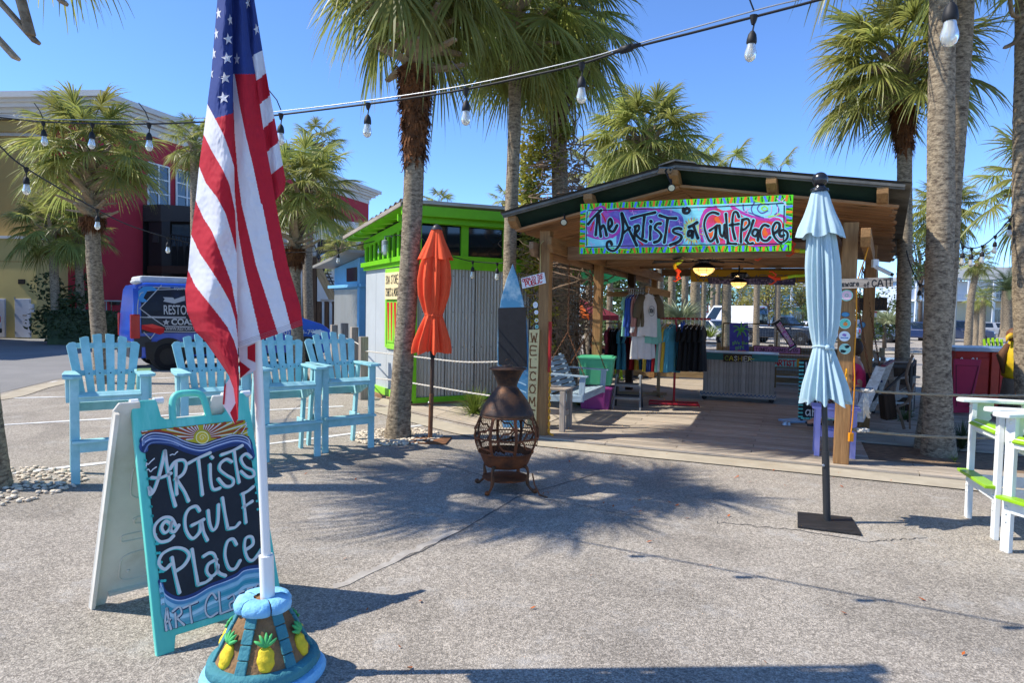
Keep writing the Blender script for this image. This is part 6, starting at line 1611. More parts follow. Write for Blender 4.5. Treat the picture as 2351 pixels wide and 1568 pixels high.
board('skirt',CP(-.05,-.03,.13),CP(CL+.05,-.03,.13),.03,.1,MT['greywood'],cnt); board('skirt',CP(CL+.04,-.02,.13),CP(CL+.04,.58,.13),.03,.1,MT['greywood'],cnt)
cpl = Plane(CP(0,-.05,0),cdir,UP); b = B()
n = 19
for k in range(n):
 x0_ = -.04 + (CL+.08)*k/n; x1_ = x0_ + (CL+.08)/n; brush(b,[(x0_,.155),((x0_+x1_)/2-.005,.115),(x1_,.155)],.014,z=.001)
b.ob('painted_waves',pmat('2c4f78'),cnt,cpl.mat())
for (a_,d) in ((.03,.05),(CL-.03,.05),(.12,.5),(CL-.05,.5)):
 B().lathe([(0,-.018),(.05,-.018),(.055,-.01),(.055,.01),(.05,.018),(0,.018)],18,Matrix.Translation(CP(a_,d,.055)) @ Matrix.Rotation(R(90),4,'X') @ Matrix.Rotation(.4,4,'Y'),cap=False).box(CP(a_,d,.095),(.03,.05,.03)).ob('castor',MT['black'],cnt,smooth=40)
cs = Plane(CP(0,-.055,0),cdir,UP); c = [cs.pix(*q) for q in ((1660,830),(1726,831),(1726,814),(1660,812))]
csg = E('cashier_sign','brown board painted Cashier with a yellow arrow on the counter rim','sign',cs.at(*c[0]))
B().hexa([(x,y,0) for x,y in c],[(x,y,.015) for x,y in c]).ob('board',MT['darkwood'],csg,cs.mat())
hh = (c[2][1]-c[1][1]); wdt = c[1][0]-c[0][0]; b1_,b2_,b3_ = B(),B(),B(); cols = ['8a9a3a','d8c81c','d6d2c8','b9a02c','cfc9c0','d6d2c8','d0ccc4']
xx = c[0][0] + .03
for i,q in enumerate('CASHIER'):
 b = B(); wl_ = text_w(q,hh*.6); letter(b,q,xx,c[0][1]+hh*.2,hh*.6,.011,.017); b.ob('letter',pmat(cols[i]),csg,cs.mat()); xx += wl_ + .022
b = B(); ym = c[0][1]+hh*.5; brush(b,[(xx+.02,ym),(c[1][0]-.03,ym)],.012,z=.017); brush(b,[(c[1][0]-.075,ym+.035),(c[1][0]-.03,ym)],.012,z=.0172); brush(b,[(c[1][0]-.075,ym-.035),(c[1][0]-.03,ym)],.012,z=.0174); b.ob('arrow',pmat('d8c81c'),csg,cs.mat())

# wire display fence with painted boards behind the counter
wy = 16.2; wp = Plane(D(1660,800,wy),V((.985,-.17,0)),UP)
c = [wp.pix(*q) for q in ((1658,816),(1936,818),(1933,747),(1660,742))]
wf = E('display_fence','bronze framed wire mesh display fence behind the cashier counter','fence',wp.at(c[0][0],c[0][1]-.8))
MT['bronze'] = mat('bronze_tube','6e5a34',.5,metal=.4)
fr = B(); zb = ZD
X0,X1,Y0,Y1 = c[3][0],c[2][0],ZD-wp.o.z,c[3][1]
for x in (X0,(X0+X1)/2-.1,X1): B().tube([wp.at(x,Y0),wp.at(x,Y1)],.018,6).ob('upright',MT['bronze'],wf)
B().tube([wp.at(X0,Y1),wp.at(X1,Y1)],.018,6).ob('top_rail',MT['bronze'],wf)
for k in range(1,int((X1-X0)/.06)): fr.tube([wp.at(X0+.06*k,Y0+.35),wp.at(X0+.06*k,Y1)],.0028,3,cap=False)
for k in range(int((Y1-Y0-.35)/.06)): fr.tube([wp.at(X0,Y0+.35+.06*k),wp.at(X1,Y0+.35+.06*k)],.0028,3,cap=False)
fr.ob('wire_mesh',MT['galv'],wf)
def hung(name,label,corners,col,off=.03,cat='sign',mt=None):
 c = [wp.pix(*q) for q in corners]; o = E(name,label,cat,wp.at(*c[0]))
 B().hexa([(x,y,off) for x,y in c],[(x,y,off+.015) for x,y in c]).ob('board',mt or pmat(col),o,wp.mat())
 return o,wp.mat(),off+.0165,c
o,M,z,c = hung('palm_painting','tall violet painted board with green palm and red word Art on the wire fence',((1674,817),(1718,816),(1716,741),(1674,742)),'3f3f9c',mt=mat('violet_paint','41419a',.6,var=.25,ns=8))
cx_ = (c[0][0]+c[1][0])/2; yT,yB = c[2][1],c[0][1]; hh = yT-yB; b = B()
brush(b,[(cx_+.07,yB+hh*.3),(cx_+.06,yB+hh*.55),(cx_+.02,yB+hh*.75)],.022,z=z,w1=.014); b.ob('painted_trunk',pmat('6a4a2c'),o,M); b = B()
for e in ((-.17,.1),(-.16,-.03),(-.08,-.14),(.0,.2),(.14,.14),(.17,.02),(.12,-.12),(-.02,-.1)): brush(b,[(cx_+.02,yB+hh*.76),(cx_+.02+e[0]*.6,yB+hh*.76+e[1]*.6+.04),(cx_+.02+e[0],yB+hh*.76+e[1])],.045,z=z+.0004,w1=.02)
b.ob('painted_leaves',pmat('5fae48'),o,M); b = B(); fit_text(b,'give the',cx_-.17,cx_+.17,yB+hh*.36,.07,.014,z+.001); fit_text(b,'gift',cx_-.1,cx_+.1,yB+hh*.22,.07,.014,z+.001); b.ob('lettering',pmat('6fb84a'),o,M)
b = B(); fit_text(b,'ART',cx_-.14,cx_+.13,yB+hh*.04,.1,.022,z+.001); b.ob('lettering',pmat('c23a2c'),o,M)
o,M,z,c = hung('shirt_sign','long pink board reading T-shirts designed by us on the wire fence',((1730,808),(1835,812),(1835,799),(1730,794)),'b9789c',mt=mat('pink_paint','b5769a',.6,var=.15))
B().hexa([(c[0][0]-.02,c[0][1]-.02,z-.02),(c[1][0]+.02,c[1][1]-.02,z-.02),(c[2][0]+.02,c[2][1]+.02,z-.02),(c[3][0]-.02,c[3][1]+.02,z-.02)],[(c[0][0]-.02,c[0][1]-.02,z-.006),(c[1][0]+.02,c[1][1]-.02,z-.006),(c[2][0]+.02,c[2][1]+.02,z-.006),(c[3][0]-.02,c[3][1]+.02,z-.006)]).ob('border',pmat('6d3f22'),o,M)
b = B(); a = math.atan2(c[1][1]-c[0][1],c[1][0]-c[0][0]); letter(b,'T-ShiRTs DESiGNED By US!',c[0][0]+.03,c[0][1]+.035,.07,.013,z,sx=(c[1][0]-c[0][0]-.08)/text_w('T-ShiRTs DESiGNED By US!',.07),rot=a); b.ob('lettering',MT['inkblack'],o,M)
dq = [wp.pix(*q) for q in ((1776,742),(1788,735),(1826,794),(1815,801))]
o,M,z,c = hung('slanted_sign','narrow pink and black beaded board hung aslant on the wire fence',((1774,742),(1815,803),(1828,795),(1788,733)),'1c1c20',off=.05)
inn = [(lerp(x,(dq[0][0]+dq[2][0])/2,.16),lerp(y,(dq[0][1]+dq[2][1])/2,.13),z) for x,y in dq]; B().poly(inn).ob('pink_panel',mat('pink_mix','c868b0',.6,var=.2,ns=12,col2='b9b03c',amt=.35),o,M)
b = B(); 
for k in range(40):
 s = k/40*4; i = int(s); p,q = c[i],c[(i+1) % 4]; b.sphere((lerp(p[0],q[0],s-i)*.97+.03*cx_*0 + 0,lerp(p[1],q[1],s-i),z+.003),.011,6,4)
b.ob('bead',pmat('e8e8e6'),o,M)
a = math.atan2(dq[3][1]-dq[0][1],dq[3][0]-dq[0][0]); m0 = V(((inn[0][0]+inn[3][0])/2,(inn[0][1]+inn[3][1])/2,0))
b = B(); p0_ = V((inn[0][0],inn[0][1],0)); p1_ = V((inn[1][0],inn[1][1],0)); e3 = V((inn[3][0],inn[3][1],0)); wx = (inn[3][0]-inn[0][0],inn[3][1]-inn[0][1])
ang = math.atan2(inn[3][1]-inn[0][1],inn[3][0]-inn[0][0]); q = V((inn[0][0],inn[0][1],0)); q += (V((inn[1][0],inn[1][1],0))-q)*.2
letter(b,'LOCAL ARTISTS',q.x,q.y,.05,.01,z+.002,sx=.9*(V((inn[3][0]-inn[0][0],inn[3][1]-inn[0][1],0))).length/text_w('LOCAL ARTISTS',.05),rot=ang); b.ob('lettering',pmat('e8e4ee'),o,M)
o,M,z,c = hung('artist_sign','turquoise board with red word Artist low behind the counter',((1772,841),(1827,842),(1827,824),(1772,823)),'7fc9bc'); b = B(); fit_text(b,'ARTiST',c[0][0]+.04,c[1][0]-.03,c[0][1]+.03,.12,.03,z); b.ob('lettering',MT['ired'],o,M)
o,M,z,c = hung('coop_sign','orange board with dark word Co-op low behind the counter',((1828,842),(1878,843),(1878,824),(1828,824)),'d8951c'); b = B(); fit_text(b,'Co-OP',c[0][0]+.04,c[1][0]-.04,c[0][1]+.035,.1,.022,z); b.ob('lettering',MT['brownink'],o,M)

# low timber fence at the back of the deck, and pallet planters
def fence_run(label,pA,pB,n,zs,mt,hgt=.85,wd=.14):
 t = E('board_fence',label,'fence',pA)
 for k in range(n+1):
  p = V(pA).lerp(V(pB),k/n); board('post',V((p.x,p.y,0)),V((p.x,p.y,hgt)),.09,.09,MT['rail'],t,bevel=0)
 for z in zs:
  d = V(pB)-V(pA); nn = V((d.y,-d.x,0)).normalized()*.06
  for k in range(n): a_,c_ = V(pA).lerp(V(pB),k/n)+nn,V(pA).lerp(V(pB),(k+1)/n)+nn; board('board',V((a_.x,a_.y,z)),V((c_.x,c_.y,z)),.03,wd,mt,t,bevel=0)
 return t
fence_run('low weathered board fence behind the clothes racks',(2.6,18.2,0),(5.2,17.6,0),3,(.15,.35,.55),MT['rail'],.75,.16); fence_run('long low board fence behind the counter',(5.3,17.5,0),(8.9,16.4,0),3,(.12,.3,.48,.66,.84),MT['rail'],1.0)
board('bench_top',(5.4,17.1,.93),(8.6,16.2,.93),.35,.04,MT['rail'])['label'] = 'long timber shelf along the back fence'
bpy.data.objects['bench_top']['category'] = 'shelf'
sl_ab = B().hexa([D(1600,818,20),D(1900,822,20),D(1900,806,23),D(1620,803,23)],[p + UP*.03 for p in (D(1600,818,20),D(1900,822,20),D(1900,806,23),D(1620,803,23))])
o = sl_ab.ob('table_roof',MT['darkwood']); props(o,'dark flat shelf roof behind the wire fence','shelf')
# banners under the far beam
byp = Plane(D(1585,640,15.2),V((.99,-.14,0)),UP)
def ban(name,label,corners,mt,txt,ink,hfrac,y0f,x0f,x1f):
 c = [byp.pix(*q) for q in corners]; o = E(name,label,'banner',byp.at(*c[0])); off = .03 if 'violet' in label else 0
 B().hexa([(x,y,off) for x,y in c],[(x,y,off+.02) for x,y in c]).ob('board',mt,o,byp.mat())
 b = B(); W_,H_ = c[1][0]-c[0][0],c[3][1]-c[0][1]
 for (s,ya,xa,xb,hf) in txt: fit_text(b,s,c[0][0]+W_*xa,c[0][0]+W_*xb,c[0][1]+H_*ya,H_*hf,H_*hf*.12,off+.022)
 b.ob('lettering',ink,o,byp.mat())
ban('welcome_banner','long yellow welcome board under the far roof beam',((1585,647),(1935,650),(1935,622),(1585,619)),mat('mustard','a8860f',.6,var=.12),(('WELCOME FRiENDS',.1,.03,.95,.5),),pmat('2f4f6a'),0,0,0,0)
ban('quote_banner','violet quote board with pale writing below the yellow one',((1625,652),(1823,655),(1823,638),(1625,635)),mat('dull_violet','453f63',.6,var=.15),(('The greatest gift we can give',.5,.03,.97,.36),('is to nurture each other',.08,.05,.8,.36)),pmat('a59cc0'),0,0,0,0)
# ceiling fans
def fan(label,c,ang,zc):
 t = E('ceiling_fan',label,'ceiling fan',(c[0],c[1],zc),0,'black ceiling fans with lit caged lamps'); M = Matrix.Translation(V((c[0],c[1],zc)))
 B().tube([V((c[0],c[1],zc+.22)),V((c[0],c[1],zc+.5))],.014,8).ob('rod',MT['blackplastic'],t)
 B().lathe([(.0,.24),(.14,.235),(.17,.2),(.16,.15),(.08,.14),(.07,.1),(.0,.1)],24,M,cap=False).ob('motor',MT['blackgloss'],t,smooth=40)
 for k in range(5):
  a = ang + k*2*math.pi/5; d = V((math.cos(a),math.sin(a),0)); s = V((-d.y,d.x,0)); o = V((c[0],c[1],zc+.135))
  B().beam(o + d*.1,o + d*.3 - UP*.01,.035,.012).ob('blade_arm',MT['blackplastic'],t)
  P = [o + d*.25 + s*.05,o + d*.7 + s*.075 + UP*.012,o + d*.75 - UP*.03,o + d*.7 - s*.075 - UP*.012,o + d*.25 - s*.05]; B().prism(P,(0,0,.008)).ob('blade',MT['fanblade'],t,bevel=.002)
 B().lathe([(.06,.12),(.15,.07),(.165,.04),(.16,.035),(.0,.04)],24,M,cap=False).ob('shade',MT['blackplastic'],t,smooth=40)
 B().lathe([(.15,.04),(.14,-.0),(.1,-.04),(.04,-.06),(.0,-.062)],24,M,cap=False).ob('glass',MT['warmlamp'],t,smooth=True)
 cg = B()
 for k in range(8):
  a = k*math.pi/4; cg.tube([V((c[0],c[1],zc)) + V((r_*math.cos(a),r_*math.sin(a),z)) for r_,z in ((.157,.04),(.147,-.004),(.105,-.046),(.04,-.068))],.003,4)
 for r_,z in ((.15,0),(.11,-.042)): cg.tube([V((c[0]+r_*math.cos(a),c[1]+r_*math.sin(a),zc+z)) for a in [k*math.pi/12 for k in range(24)]],.003,4,closed=True)
 cg.ob('cage',MT['blackplastic'],t)
 l = bpy.data.lights.new('fan_lamp','POINT'); l.energy = 6; l.color = (1,.62,.28); l.shadow_soft_size = .06; lo = bpy.data.objects.new('fan_lamp',l); place(lo,t,Matrix.Translation(V((c[0],c[1],zc-.12))))
MT['fanblade'] = mat('black_blade','1d1b1a',.5,var=.2); MT['warmlamp'] = mat('amber_glass',(1,.5,.14),.3,emis=1.1,var=.3,ns=14)
f1,f2 = D(1615,622,9.7),D(1695,653,13.4)
fan('black ceiling fan with lit caged lamp nearer the name board',(f1.x,f1.y),.15,f1.z); fan('black ceiling fan with lit caged lamp deeper in the pavilion',(f2.x,f2.y),.5,f2.z)
# twisted lizards of bright tube hanging along the beams
MT['lz'] = [mat('lizard_red','e0431c',.5),mat('lizard_yellow','e6b81c',.5),mat('lizard_green','a8cf2c',.5)]
def lizard(label,P,y):
 L = spline([D(px,py,y+dy) for px,py,dy in P],6); n = len(L); t = E('lizard_ornament',label,'ornament',L[0],0,'coloured lizard ornaments under the roof')
 for i,(a,c) in enumerate(((0,.4),(.36,.66),(.62,1.0))):
  q = L[int(a*(n-1)):int(c*(n-1))+1]; B().tube(q,[.028*(1-.25*k/len(q)) if i else lerp(.02,.03,k/len(q)) for k in range(len(q))],8).ob('body',MT['lz'][i],t,smooth=True)
 q = L[int(.2*(n-1))]
 for s in (-1,1): B().tube([q,q + V((.04,0,.05*s)),q + V((-.03,0,.1*s)),q + V((-.07,0,.09*s))],[.016,.014,.012,.008],6).ob('leg',MT['lz'][0],t,smooth=True)
lizard('red and lime lizard ornament left of the blue umbrella, lower',[(1764,632,0),(1782,640,0),(1800,638,0),(1822,634,0),(1850,632,0)],10.5); lizard('red and lime lizard ornament right of the name board, upper',[(1817,565,0),(1820,574,0),(1838,576,0),(1860,577,0)],8.6)
lizard('red and yellow lizard ornament under the name board',[(1740,577,0),(1752,582,0),(1768,582,0),(1778,578,0)],8.9); lizard('yellow ribbon lizard hanging beside the fan',[(1552,640,0),(1556,625,0),(1548,610,0),(1562,600,0),(1570,585,0)],10.2); lizard('red lizard ornament behind the blue umbrella',[(1920,640,0),(1918,628,0),(1922,615,0),(1916,608,0)],9.4)

# porch swing
MT['swing'] = wood('blue_washed_wood','a5b8c4','7f95a3',rough=.7,var=.15)
swO = G(1345,930,ZD); sa = E2L*1.0   # along the seat
sbk = V((-sa.y,sa.x,0)).normalized()
S0 = D(1250,905,12.9)
sw0 = V((1.08,10.28,0))
def SWP(u,d,z): return sw0 + sa*u + sbk*d + UP*z
swg = E('porch_swing','pale blue slatted porch swing hanging on rusty chains beside the storage bins','swing',SWP(.6,.2,0))
for k in range(5): board('seat_slat',SWP(0,.03+.1*k,.5-.01*k),SWP(1.35,.03+.1*k,.5-.01*k),.09,.022,MT['swing'],swg)
for k in range(7): board('back_slat',SWP(0,.50+.035*k,.53+.075*k),SWP(1.35,.50+.035*k,.53+.075*k),.018,.062,MT['swing'],swg,up=(sbk*.42+UP*.9))
for u_ in (.06,.68,1.3): board('back_stile',SWP(u_,.53,.46),SWP(u_,.77,1.03),.05,.025,MT['swing'],swg,up=sa)
board('seat_apron',SWP(-.03,-.0,.46),SWP(1.38,-.0,.46),.03,.11,MT['swing'],swg)
for u_ in (-.0,1.35):
 board('arm',SWP(u_,-.08,.78),SWP(u_,.62,.8),.09,.025,MT['swing'],swg); board('arm_post',SWP(u_,.02,.42),SWP(u_,.0,.77),.03,.09,MT['swing'],swg,up=sbk); board('side_rail',SWP(u_,-.02,.44),SWP(u_,.6,.42),.04,.1,MT['swing'],swg)
for u_ in (.0,1.35):
 cb_ = B(); top_ = SWP(u_,.25,2.5); mid = SWP(u_,.25,1.45); chain(cb_,top_,mid,.045,.005); chain(cb_,mid,SWP(u_,-.02,.8),.045,.005); chain(cb_,mid,SWP(u_,.62,.8),.045,.005); cb_.ob('chain',MT['rust'],swg)
# small timber table
tb0 = V((.6,9.98,ZD)); tbx,tby = V((.93,-.36,0)),V((.36,.93,0))
tb = E('side_table','small grey wooden side table behind the Welcome post','table',tb0)
for k in range(4): board('top_slat',tb0 + tby*(.05+.11*k-.2) + UP*.60 - tbx*.27,tb0 + tby*(.05+.11*k-.2) + UP*.60 + tbx*.27,.1,.025,MT['greywood'],tb)
for sx in (-1,1):
 for sy in (-1,1): p = tb0 + tbx*.22*sx + tby*.17*sy; board('leg',p,p + UP*.58,.075,.075,MT['greywood'],tb,up=tbx)
 board('stretcher',tb0 + tbx*.22*sx - tby*.17 + UP*.25,tb0 + tbx*.22*sx + tby*.17 + UP*.25,.03,.08,MT['greywood'],tb)
board('stretcher',tb0 - tbx*.22 + UP*.25,tb0 + tbx*.22 + UP*.25,.03,.08,MT['greywood'],tb)
# storage bins
def bin_(name,label,c,w_,d_,h_,mt,rot,lidmt=None,z0=0.0):
 M = Matrix.Translation(c + UP*z0) @ Matrix.Rotation(rot,4,'Z'); t = E(name,label,'storage bin',c + UP*z0)
 k = .86; q0 = [V((sx*w_/2*k,sy*d_/2*k,0)) for sx,sy in ((-1,-1),(1,-1),(1,1),(-1,1))]; q1 = [V((sx*w_/2,sy*d_/2,h_)) for sx,sy in ((-1,-1),(1,-1),(1,1),(-1,1))]
 B().hexa(q0,q1).ob('tub',mt,t,M,bevel=.02)
 for sx in (-.3,.3):
  B().hexa([V((sx*w_*.9-.015,-d_/2*k-.012,.03)),V((sx*w_*.9+.015,-d_/2*k-.012,.03)),V((sx*w_*.9+.015,-d_/2*k+.02,.03)),V((sx*w_*.9-.015,-d_/2*k+.02,.03))],[V((sx*w_-.015,-d_/2-.012,h_*.8)),V((sx*w_+.015,-d_/2-.012,h_*.8)),V((sx*w_+.015,-d_/2+.02,h_*.8)),V((sx*w_-.015,-d_/2+.02,h_*.8))]).ob('rib',mt,t,M)
 B().box((0,0,h_+.0),(w_+.05,d_+.05,.045)).box((0,0,h_+.025),(w_-.05,d_-.05,.03)).ob('lid',lidmt or mt,t,M,bevel=.012)
 return t
bpos = G(1372,943,ZD)+V((.0,.3,0))
bin_('storage_bin','purple plastic storage bin, lower of the stack',V((bpos.x,bpos.y,ZD)),.56,.42,.38,mat('purple_plastic','8a3a7a',.45,var=.05),-.25)
bin_('storage_bin','sea green plastic storage bin stacked on the purple one',V((bpos.x,bpos.y,ZD)),.62,.44,.48,mat('green_plastic','55b486',.45,var=.06),-.22,z0=.43)
# step ladder
lp_ = G(1440,938,ZD); la,lb = V((.96,-.26,0)).normalized(),V((.26,.96,0)).normalized()
ld = E('step_ladder','low grey two step ladder beside the purple bin','step ladder',V((lp_.x,lp_.y,ZD)))
def LP(x,y,z): return V((lp_.x,lp_.y,ZD)) + la*x + lb*y + UP*z
MT['ladder'] = mat('spattered_alloy','7d8080',.55,metal=.3,var=.25,ns=20,col2='c9c9c4',amt=.2,ns2=25,soft=.04); MT['ladderd'] = mat('dark_rail','2f3133',.6)
for s in (-.24,.24):
 board('front_rail',LP(s,-.2,0),LP(s*.88,.0,.58),.05,.03,MT['ladder'],ld,up=la); board('rear_rail',LP(s,.28,0),LP(s*.88,.06,.56),.05,.03,MT['ladderd'],ld,up=la); B().sphere(LP(s*.88,.02,.58),.04,8,6).ob('cap',MT['ladder'],ld)
for z,y in ((.2,-.1),(.42,-.02)): board('step',LP(-.23,y,z),LP(.23,y,z),.16,.045,MT['ladder'],ld); board('rear_bar',LP(-.23,.2-.25*z,z+.02),LP(.23,.2-.25*z,z+.02),.02,.03,MT['ladderd'],ld)
# tee shirts
def shirt_mesh(seed,mt,long=False,wid=.52,hgt=.7,print_=None):
 r = random.Random(seed); b = B(); ph = [r.uniform(0,6.28) for _ in range(5)]
 def half(u,z):                          # half width outline, z: 0 neck .. 1 hem
  if z < .06: return .09 + .11*z/.06
  return lerp(.215,wid/2,min(1,z*1.3)) - .012*math.sin(3*z)
 n,m = 18,16
 def f(u,v_):
  g = 2*math.pi*u; hw = half(u,v_); x = hw*math.cos(g); th = (.03+.035*v_)*(.5+.5*math.sin(min(1,v_*6)*1.57))
  y = th*math.sin(g) + .016*v_*math.sin(9*x/wid*2+ph[0]) + .01*v_*math.sin(17*x/wid+ph[1]+2*v_)
  zz_ = -hgt*v_ + (-.05*abs(x)/.2 if v_ < .08 else -.05) + .012*math.sin(11*x+ph[2])*v_
  return V((x,y,zz_))
 b.grid(f,28,m)
 for s in (-1,1):                        # sleeves
  L = .5 if long else .2
  def sl_(u,v_):
   g = 2*math.pi*u; c = V((s*(.19+.09*v_+.02*math.sin(3*v_)),0,-.06-L*v_)); return c + V((.075*(1-.25*v_)*math.cos(g)*.6,.03*math.sin(g) + .01*math.sin(6*v_+ph[3]),-.05*math.cos(g)*s*.4))
  b.grid(sl_,12,6)
 return b.mesh('shirt',mt,smooth=True)
cloths = {k: mat('cloth',c_,.9,var=.08,ns=12,transl=.1) for k,c_ in dict(black='18191b',white='cfccc8',teal='4f9bb0',navy='23386e',red='a51c22',olive='5f533f',pink='a8786c',mint='7fb8a4',yellow='c9a83c',rose='a8475c',blue='2f4f9c',maroon='571f2c',green='2f6a4f',grey='6d7074').items()}
def shirt(col,label,p,rot,long=False,seed=0,hang=True,sc_=1.0,cat='shirt',group=None):
 t = E('shirt',label,cat,p,rot,group or 'shirts on hangers'); M = wm(t) @ Matrix.Scale(sc_,4)
 key = (col,long,seed % 3)
 if key not in SH: SH[key] = shirt_mesh(seed % 3 + 5,cloths[col],long)
 inst('fabric',SH[key],t,M)
 if 'hanger' not in SH: SH['hanger'] = B().tube([V((-.19,0,-.07)),V((0,0,.0)),V((.19,0,-.07))],.008,5).tube([V((0,0,0)),V((0,0,.05)),V((.02,0,.08)),V((0,0,.1)),V((-.02,0,.085))],.004,4).mesh('hanger',MT['white'])
 inst('hanger',SH['hanger'],t,M)
 return t
SH = {}
# upper rail beside the second left post
r0,r1 = DK(.08,3.0,2.17),DK(.78,3.25,2.19)
ur = E('clothes_rail','steel pipe clothes rail fixed to the left timber post','clothes rail',r0)
B().tube([r0,r1],.017,8).ob('pipe',MT['steel'],ur); B().tube([r0+V((.3,.5,-.05)),r1+V((.3,.5,-.05))],.017,8).ob('pipe',MT['steel'],ur)
board('bracket',r0 + V((0,0,-.09)),r0 + V((.5,.55,-.09)),.04,.09,MT['post'],ur); board('bracket',r1 + V((-.1,-.1,-.02)),r1 + V((.45,.45,-.09)),.03,.12,MT['post'],ur)
ud = (r1-r0).normalized()
HS = [('mint',.50,False),('blue',.55,True),('blue',.60,True),('pink',.66,True),('pink',.71,True),('olive',.77,True),('olive',.83,True)]
lbs = {'mint': 'mint','blue': 'royal blue','pink': 'dusty pink','olive': 'olive'}
for i,(c_,s,lg) in enumerate(HS): shirt(c_,'%s %s hanging sideways on the upper rail%s' % (lbs[c_],'long sleeved shirt' if lg else 'shirt',', front one' if i in (2,4,6) else ', behind its twin' if i in (1,3,5) else ''),r0.lerp(r1,s) - UP*.1,1.0 + .06*i,lg,i,group='shirts on the upper rail')
rg = shirt('white','white raglan shirt with olive sleeves and round print on the upper rail',r0.lerp(r1,.93) - UP*.1 + V((0,-.12,0)),.62,False,1,group='shirts on the upper rail',sc_=1.0)
for s in (-1,1): B().tube([wm(rg) @ V((s*.17,0,-.04)),wm(rg) @ V((s*.27,-.02,-.2)),wm(rg) @ V((s*.31,-.02,-.42))],[.07,.075,.065],8).ob('sleeve',cloths['olive'],rg,smooth=True)
rp = Plane(wm(rg) @ V((0,-.085,-.3)),(wm(rg).to_3x3() @ V((1,0,0))),UP); b = B(); brush(b,[(.075*math.cos(a),.085*math.sin(a)) for a in [k*.4 for k in range(17)]],.008); fit_text(b,'30A',-.05,.05,-.03,.07,.014,.001); b.ob('print',MT['inkblack'],rg,rp.mat())
for i in range(3): shirt('white','white shirt hanging below the raglan shirt, %s of three' % ('leftmost','middle','rightmost')[i],r0.lerp(r1,.7+.1*i) + V((.0,-.02,-.5)),1.05-.2*i,False,i,group='white shirts below the raglan')
shirt('mint','mint shirt at the right end of the upper rail',r1 - UP*.12 + V((.06,.1,0)),.8,False,2,group='shirts on the upper rail',sc_=1.15)
# middle row of mixed shirts on a wooden floor stand
w0_,w1_ = V((2.1,14.1,0)),V((3.25,14.0,0))
ws = E('clothes_stand','wooden clothes stand on crossed feet behind the step ladder','clothes stand',(2.7,14.1,ZD))
for x in (2.2,3.05): board('upright',(x,14.1,ZD),(x,14.1,1.55),.06,.06,MT['rail'],ws); board('foot',(x,13.75,ZD+.03),(x,14.45,ZD+.03),.07,.06,MT['rail'],ws)
board('rail',(1.9,14.1,1.52),(3.3,14.1,1.52),.03,.03,MT['rail'],ws); board('cross_foot',(2.2,14.1,ZD+.05),(3.2,14.0,ZD+.05),.07,.05,MT['rail'],ws)
row = ['rose','black','black','teal','teal','maroon','red','yellow','teal','navy','maroon']
nm = dict(rose='rose',black='black',teal='turquoise',maroon='maroon',red='red',yellow='mustard',navy='navy',white='white',mint='mint',grey='grey',green='green')
seen = {}
def ordn(col): seen[col] = seen.get(col,0) + 1; return seen[col]
for i,c_ in enumerate(row): k = ordn(c_); shirt(c_,'%s shirt on the wooden clothes stand%s' % (nm[c_],{1: '',2: ', next to a like one',3: ', towards the right end'}[min(k,3)]),V((2.0+.085*i,14.1,1.44)),1.2 + .12*math.sin(i*2.1),c_ in ('black',),i,group='shirts on the wooden stand',sc_=1.15)
# red pipe rack
RKp = D(1546,930,12.75); RKp.z = ZD; ra = V((.97,-.2,0)).normalized(); rb_ = V((.2,.97,0))
rk = E('clothes_rack','red pipe clothes rack on an H shaped foot','clothes rack',RKp)
MT['redpipe'] = mat('red_pipe','a11420',.35,var=.08,coat=.3)
B().tube([RKp,RKp + UP*1.62],.022,10).ob('upright',MT['redpipe'],rk,smooth=40)
B().tube([RKp - ra*.62 + UP*1.62,RKp + ra*.62 + UP*1.62],.02,10).ob('rail',MT['redpipe'],rk,smooth=40)
for s in (-1,1): B().tube([RKp + ra*(-.45) + rb_*.18*s + UP*.0,RKp + ra*(-.45) + rb_*.18*s + UP*.035,RKp + ra*.45 + rb_*.18*s + UP*.035,RKp + ra*.45 + rb_*.18*s],.02,8).ob('foot',MT['redpipe'],rk,smooth=40)
B().tube([RKp - rb_*.18 + UP*.035,RKp + rb_*.18 + UP*.035],.02,8).ob('cross_foot',MT['redpipe'],rk,smooth=40)
seen = {}
rr_ = ['yellow','navy','navy','red','mint','white','yellow','teal','teal']
for i,c_ in enumerate(rr_): k = ordn(c_); shirt(c_,'%s shirt on the red rack%s' % (nm[c_],'' if k == 1 else ', the right one of its colour'),RKp + ra*(-.5+.06*i) + UP*1.52,1.15-.03*i,False,i,group='coloured shirts on the red rack',sc_=1.2)
for i in range(5): shirt('black','black shirt at the right end of the red rack, %s' % ('next to the coloured ones','second of five','middle of five','fourth of five','rightmost of five')[i],RKp + ra*(.18+.075*i) + UP*1.52 + rb_*(-.05),.85 + .08*i,False,i,group='black shirts on the red rack',sc_=1.15)
shirt('blue','royal blue shirt folded over the red rack beside the black ones',RKp + ra*.13 + UP*1.6,1.2,False,2,sc_=.8)

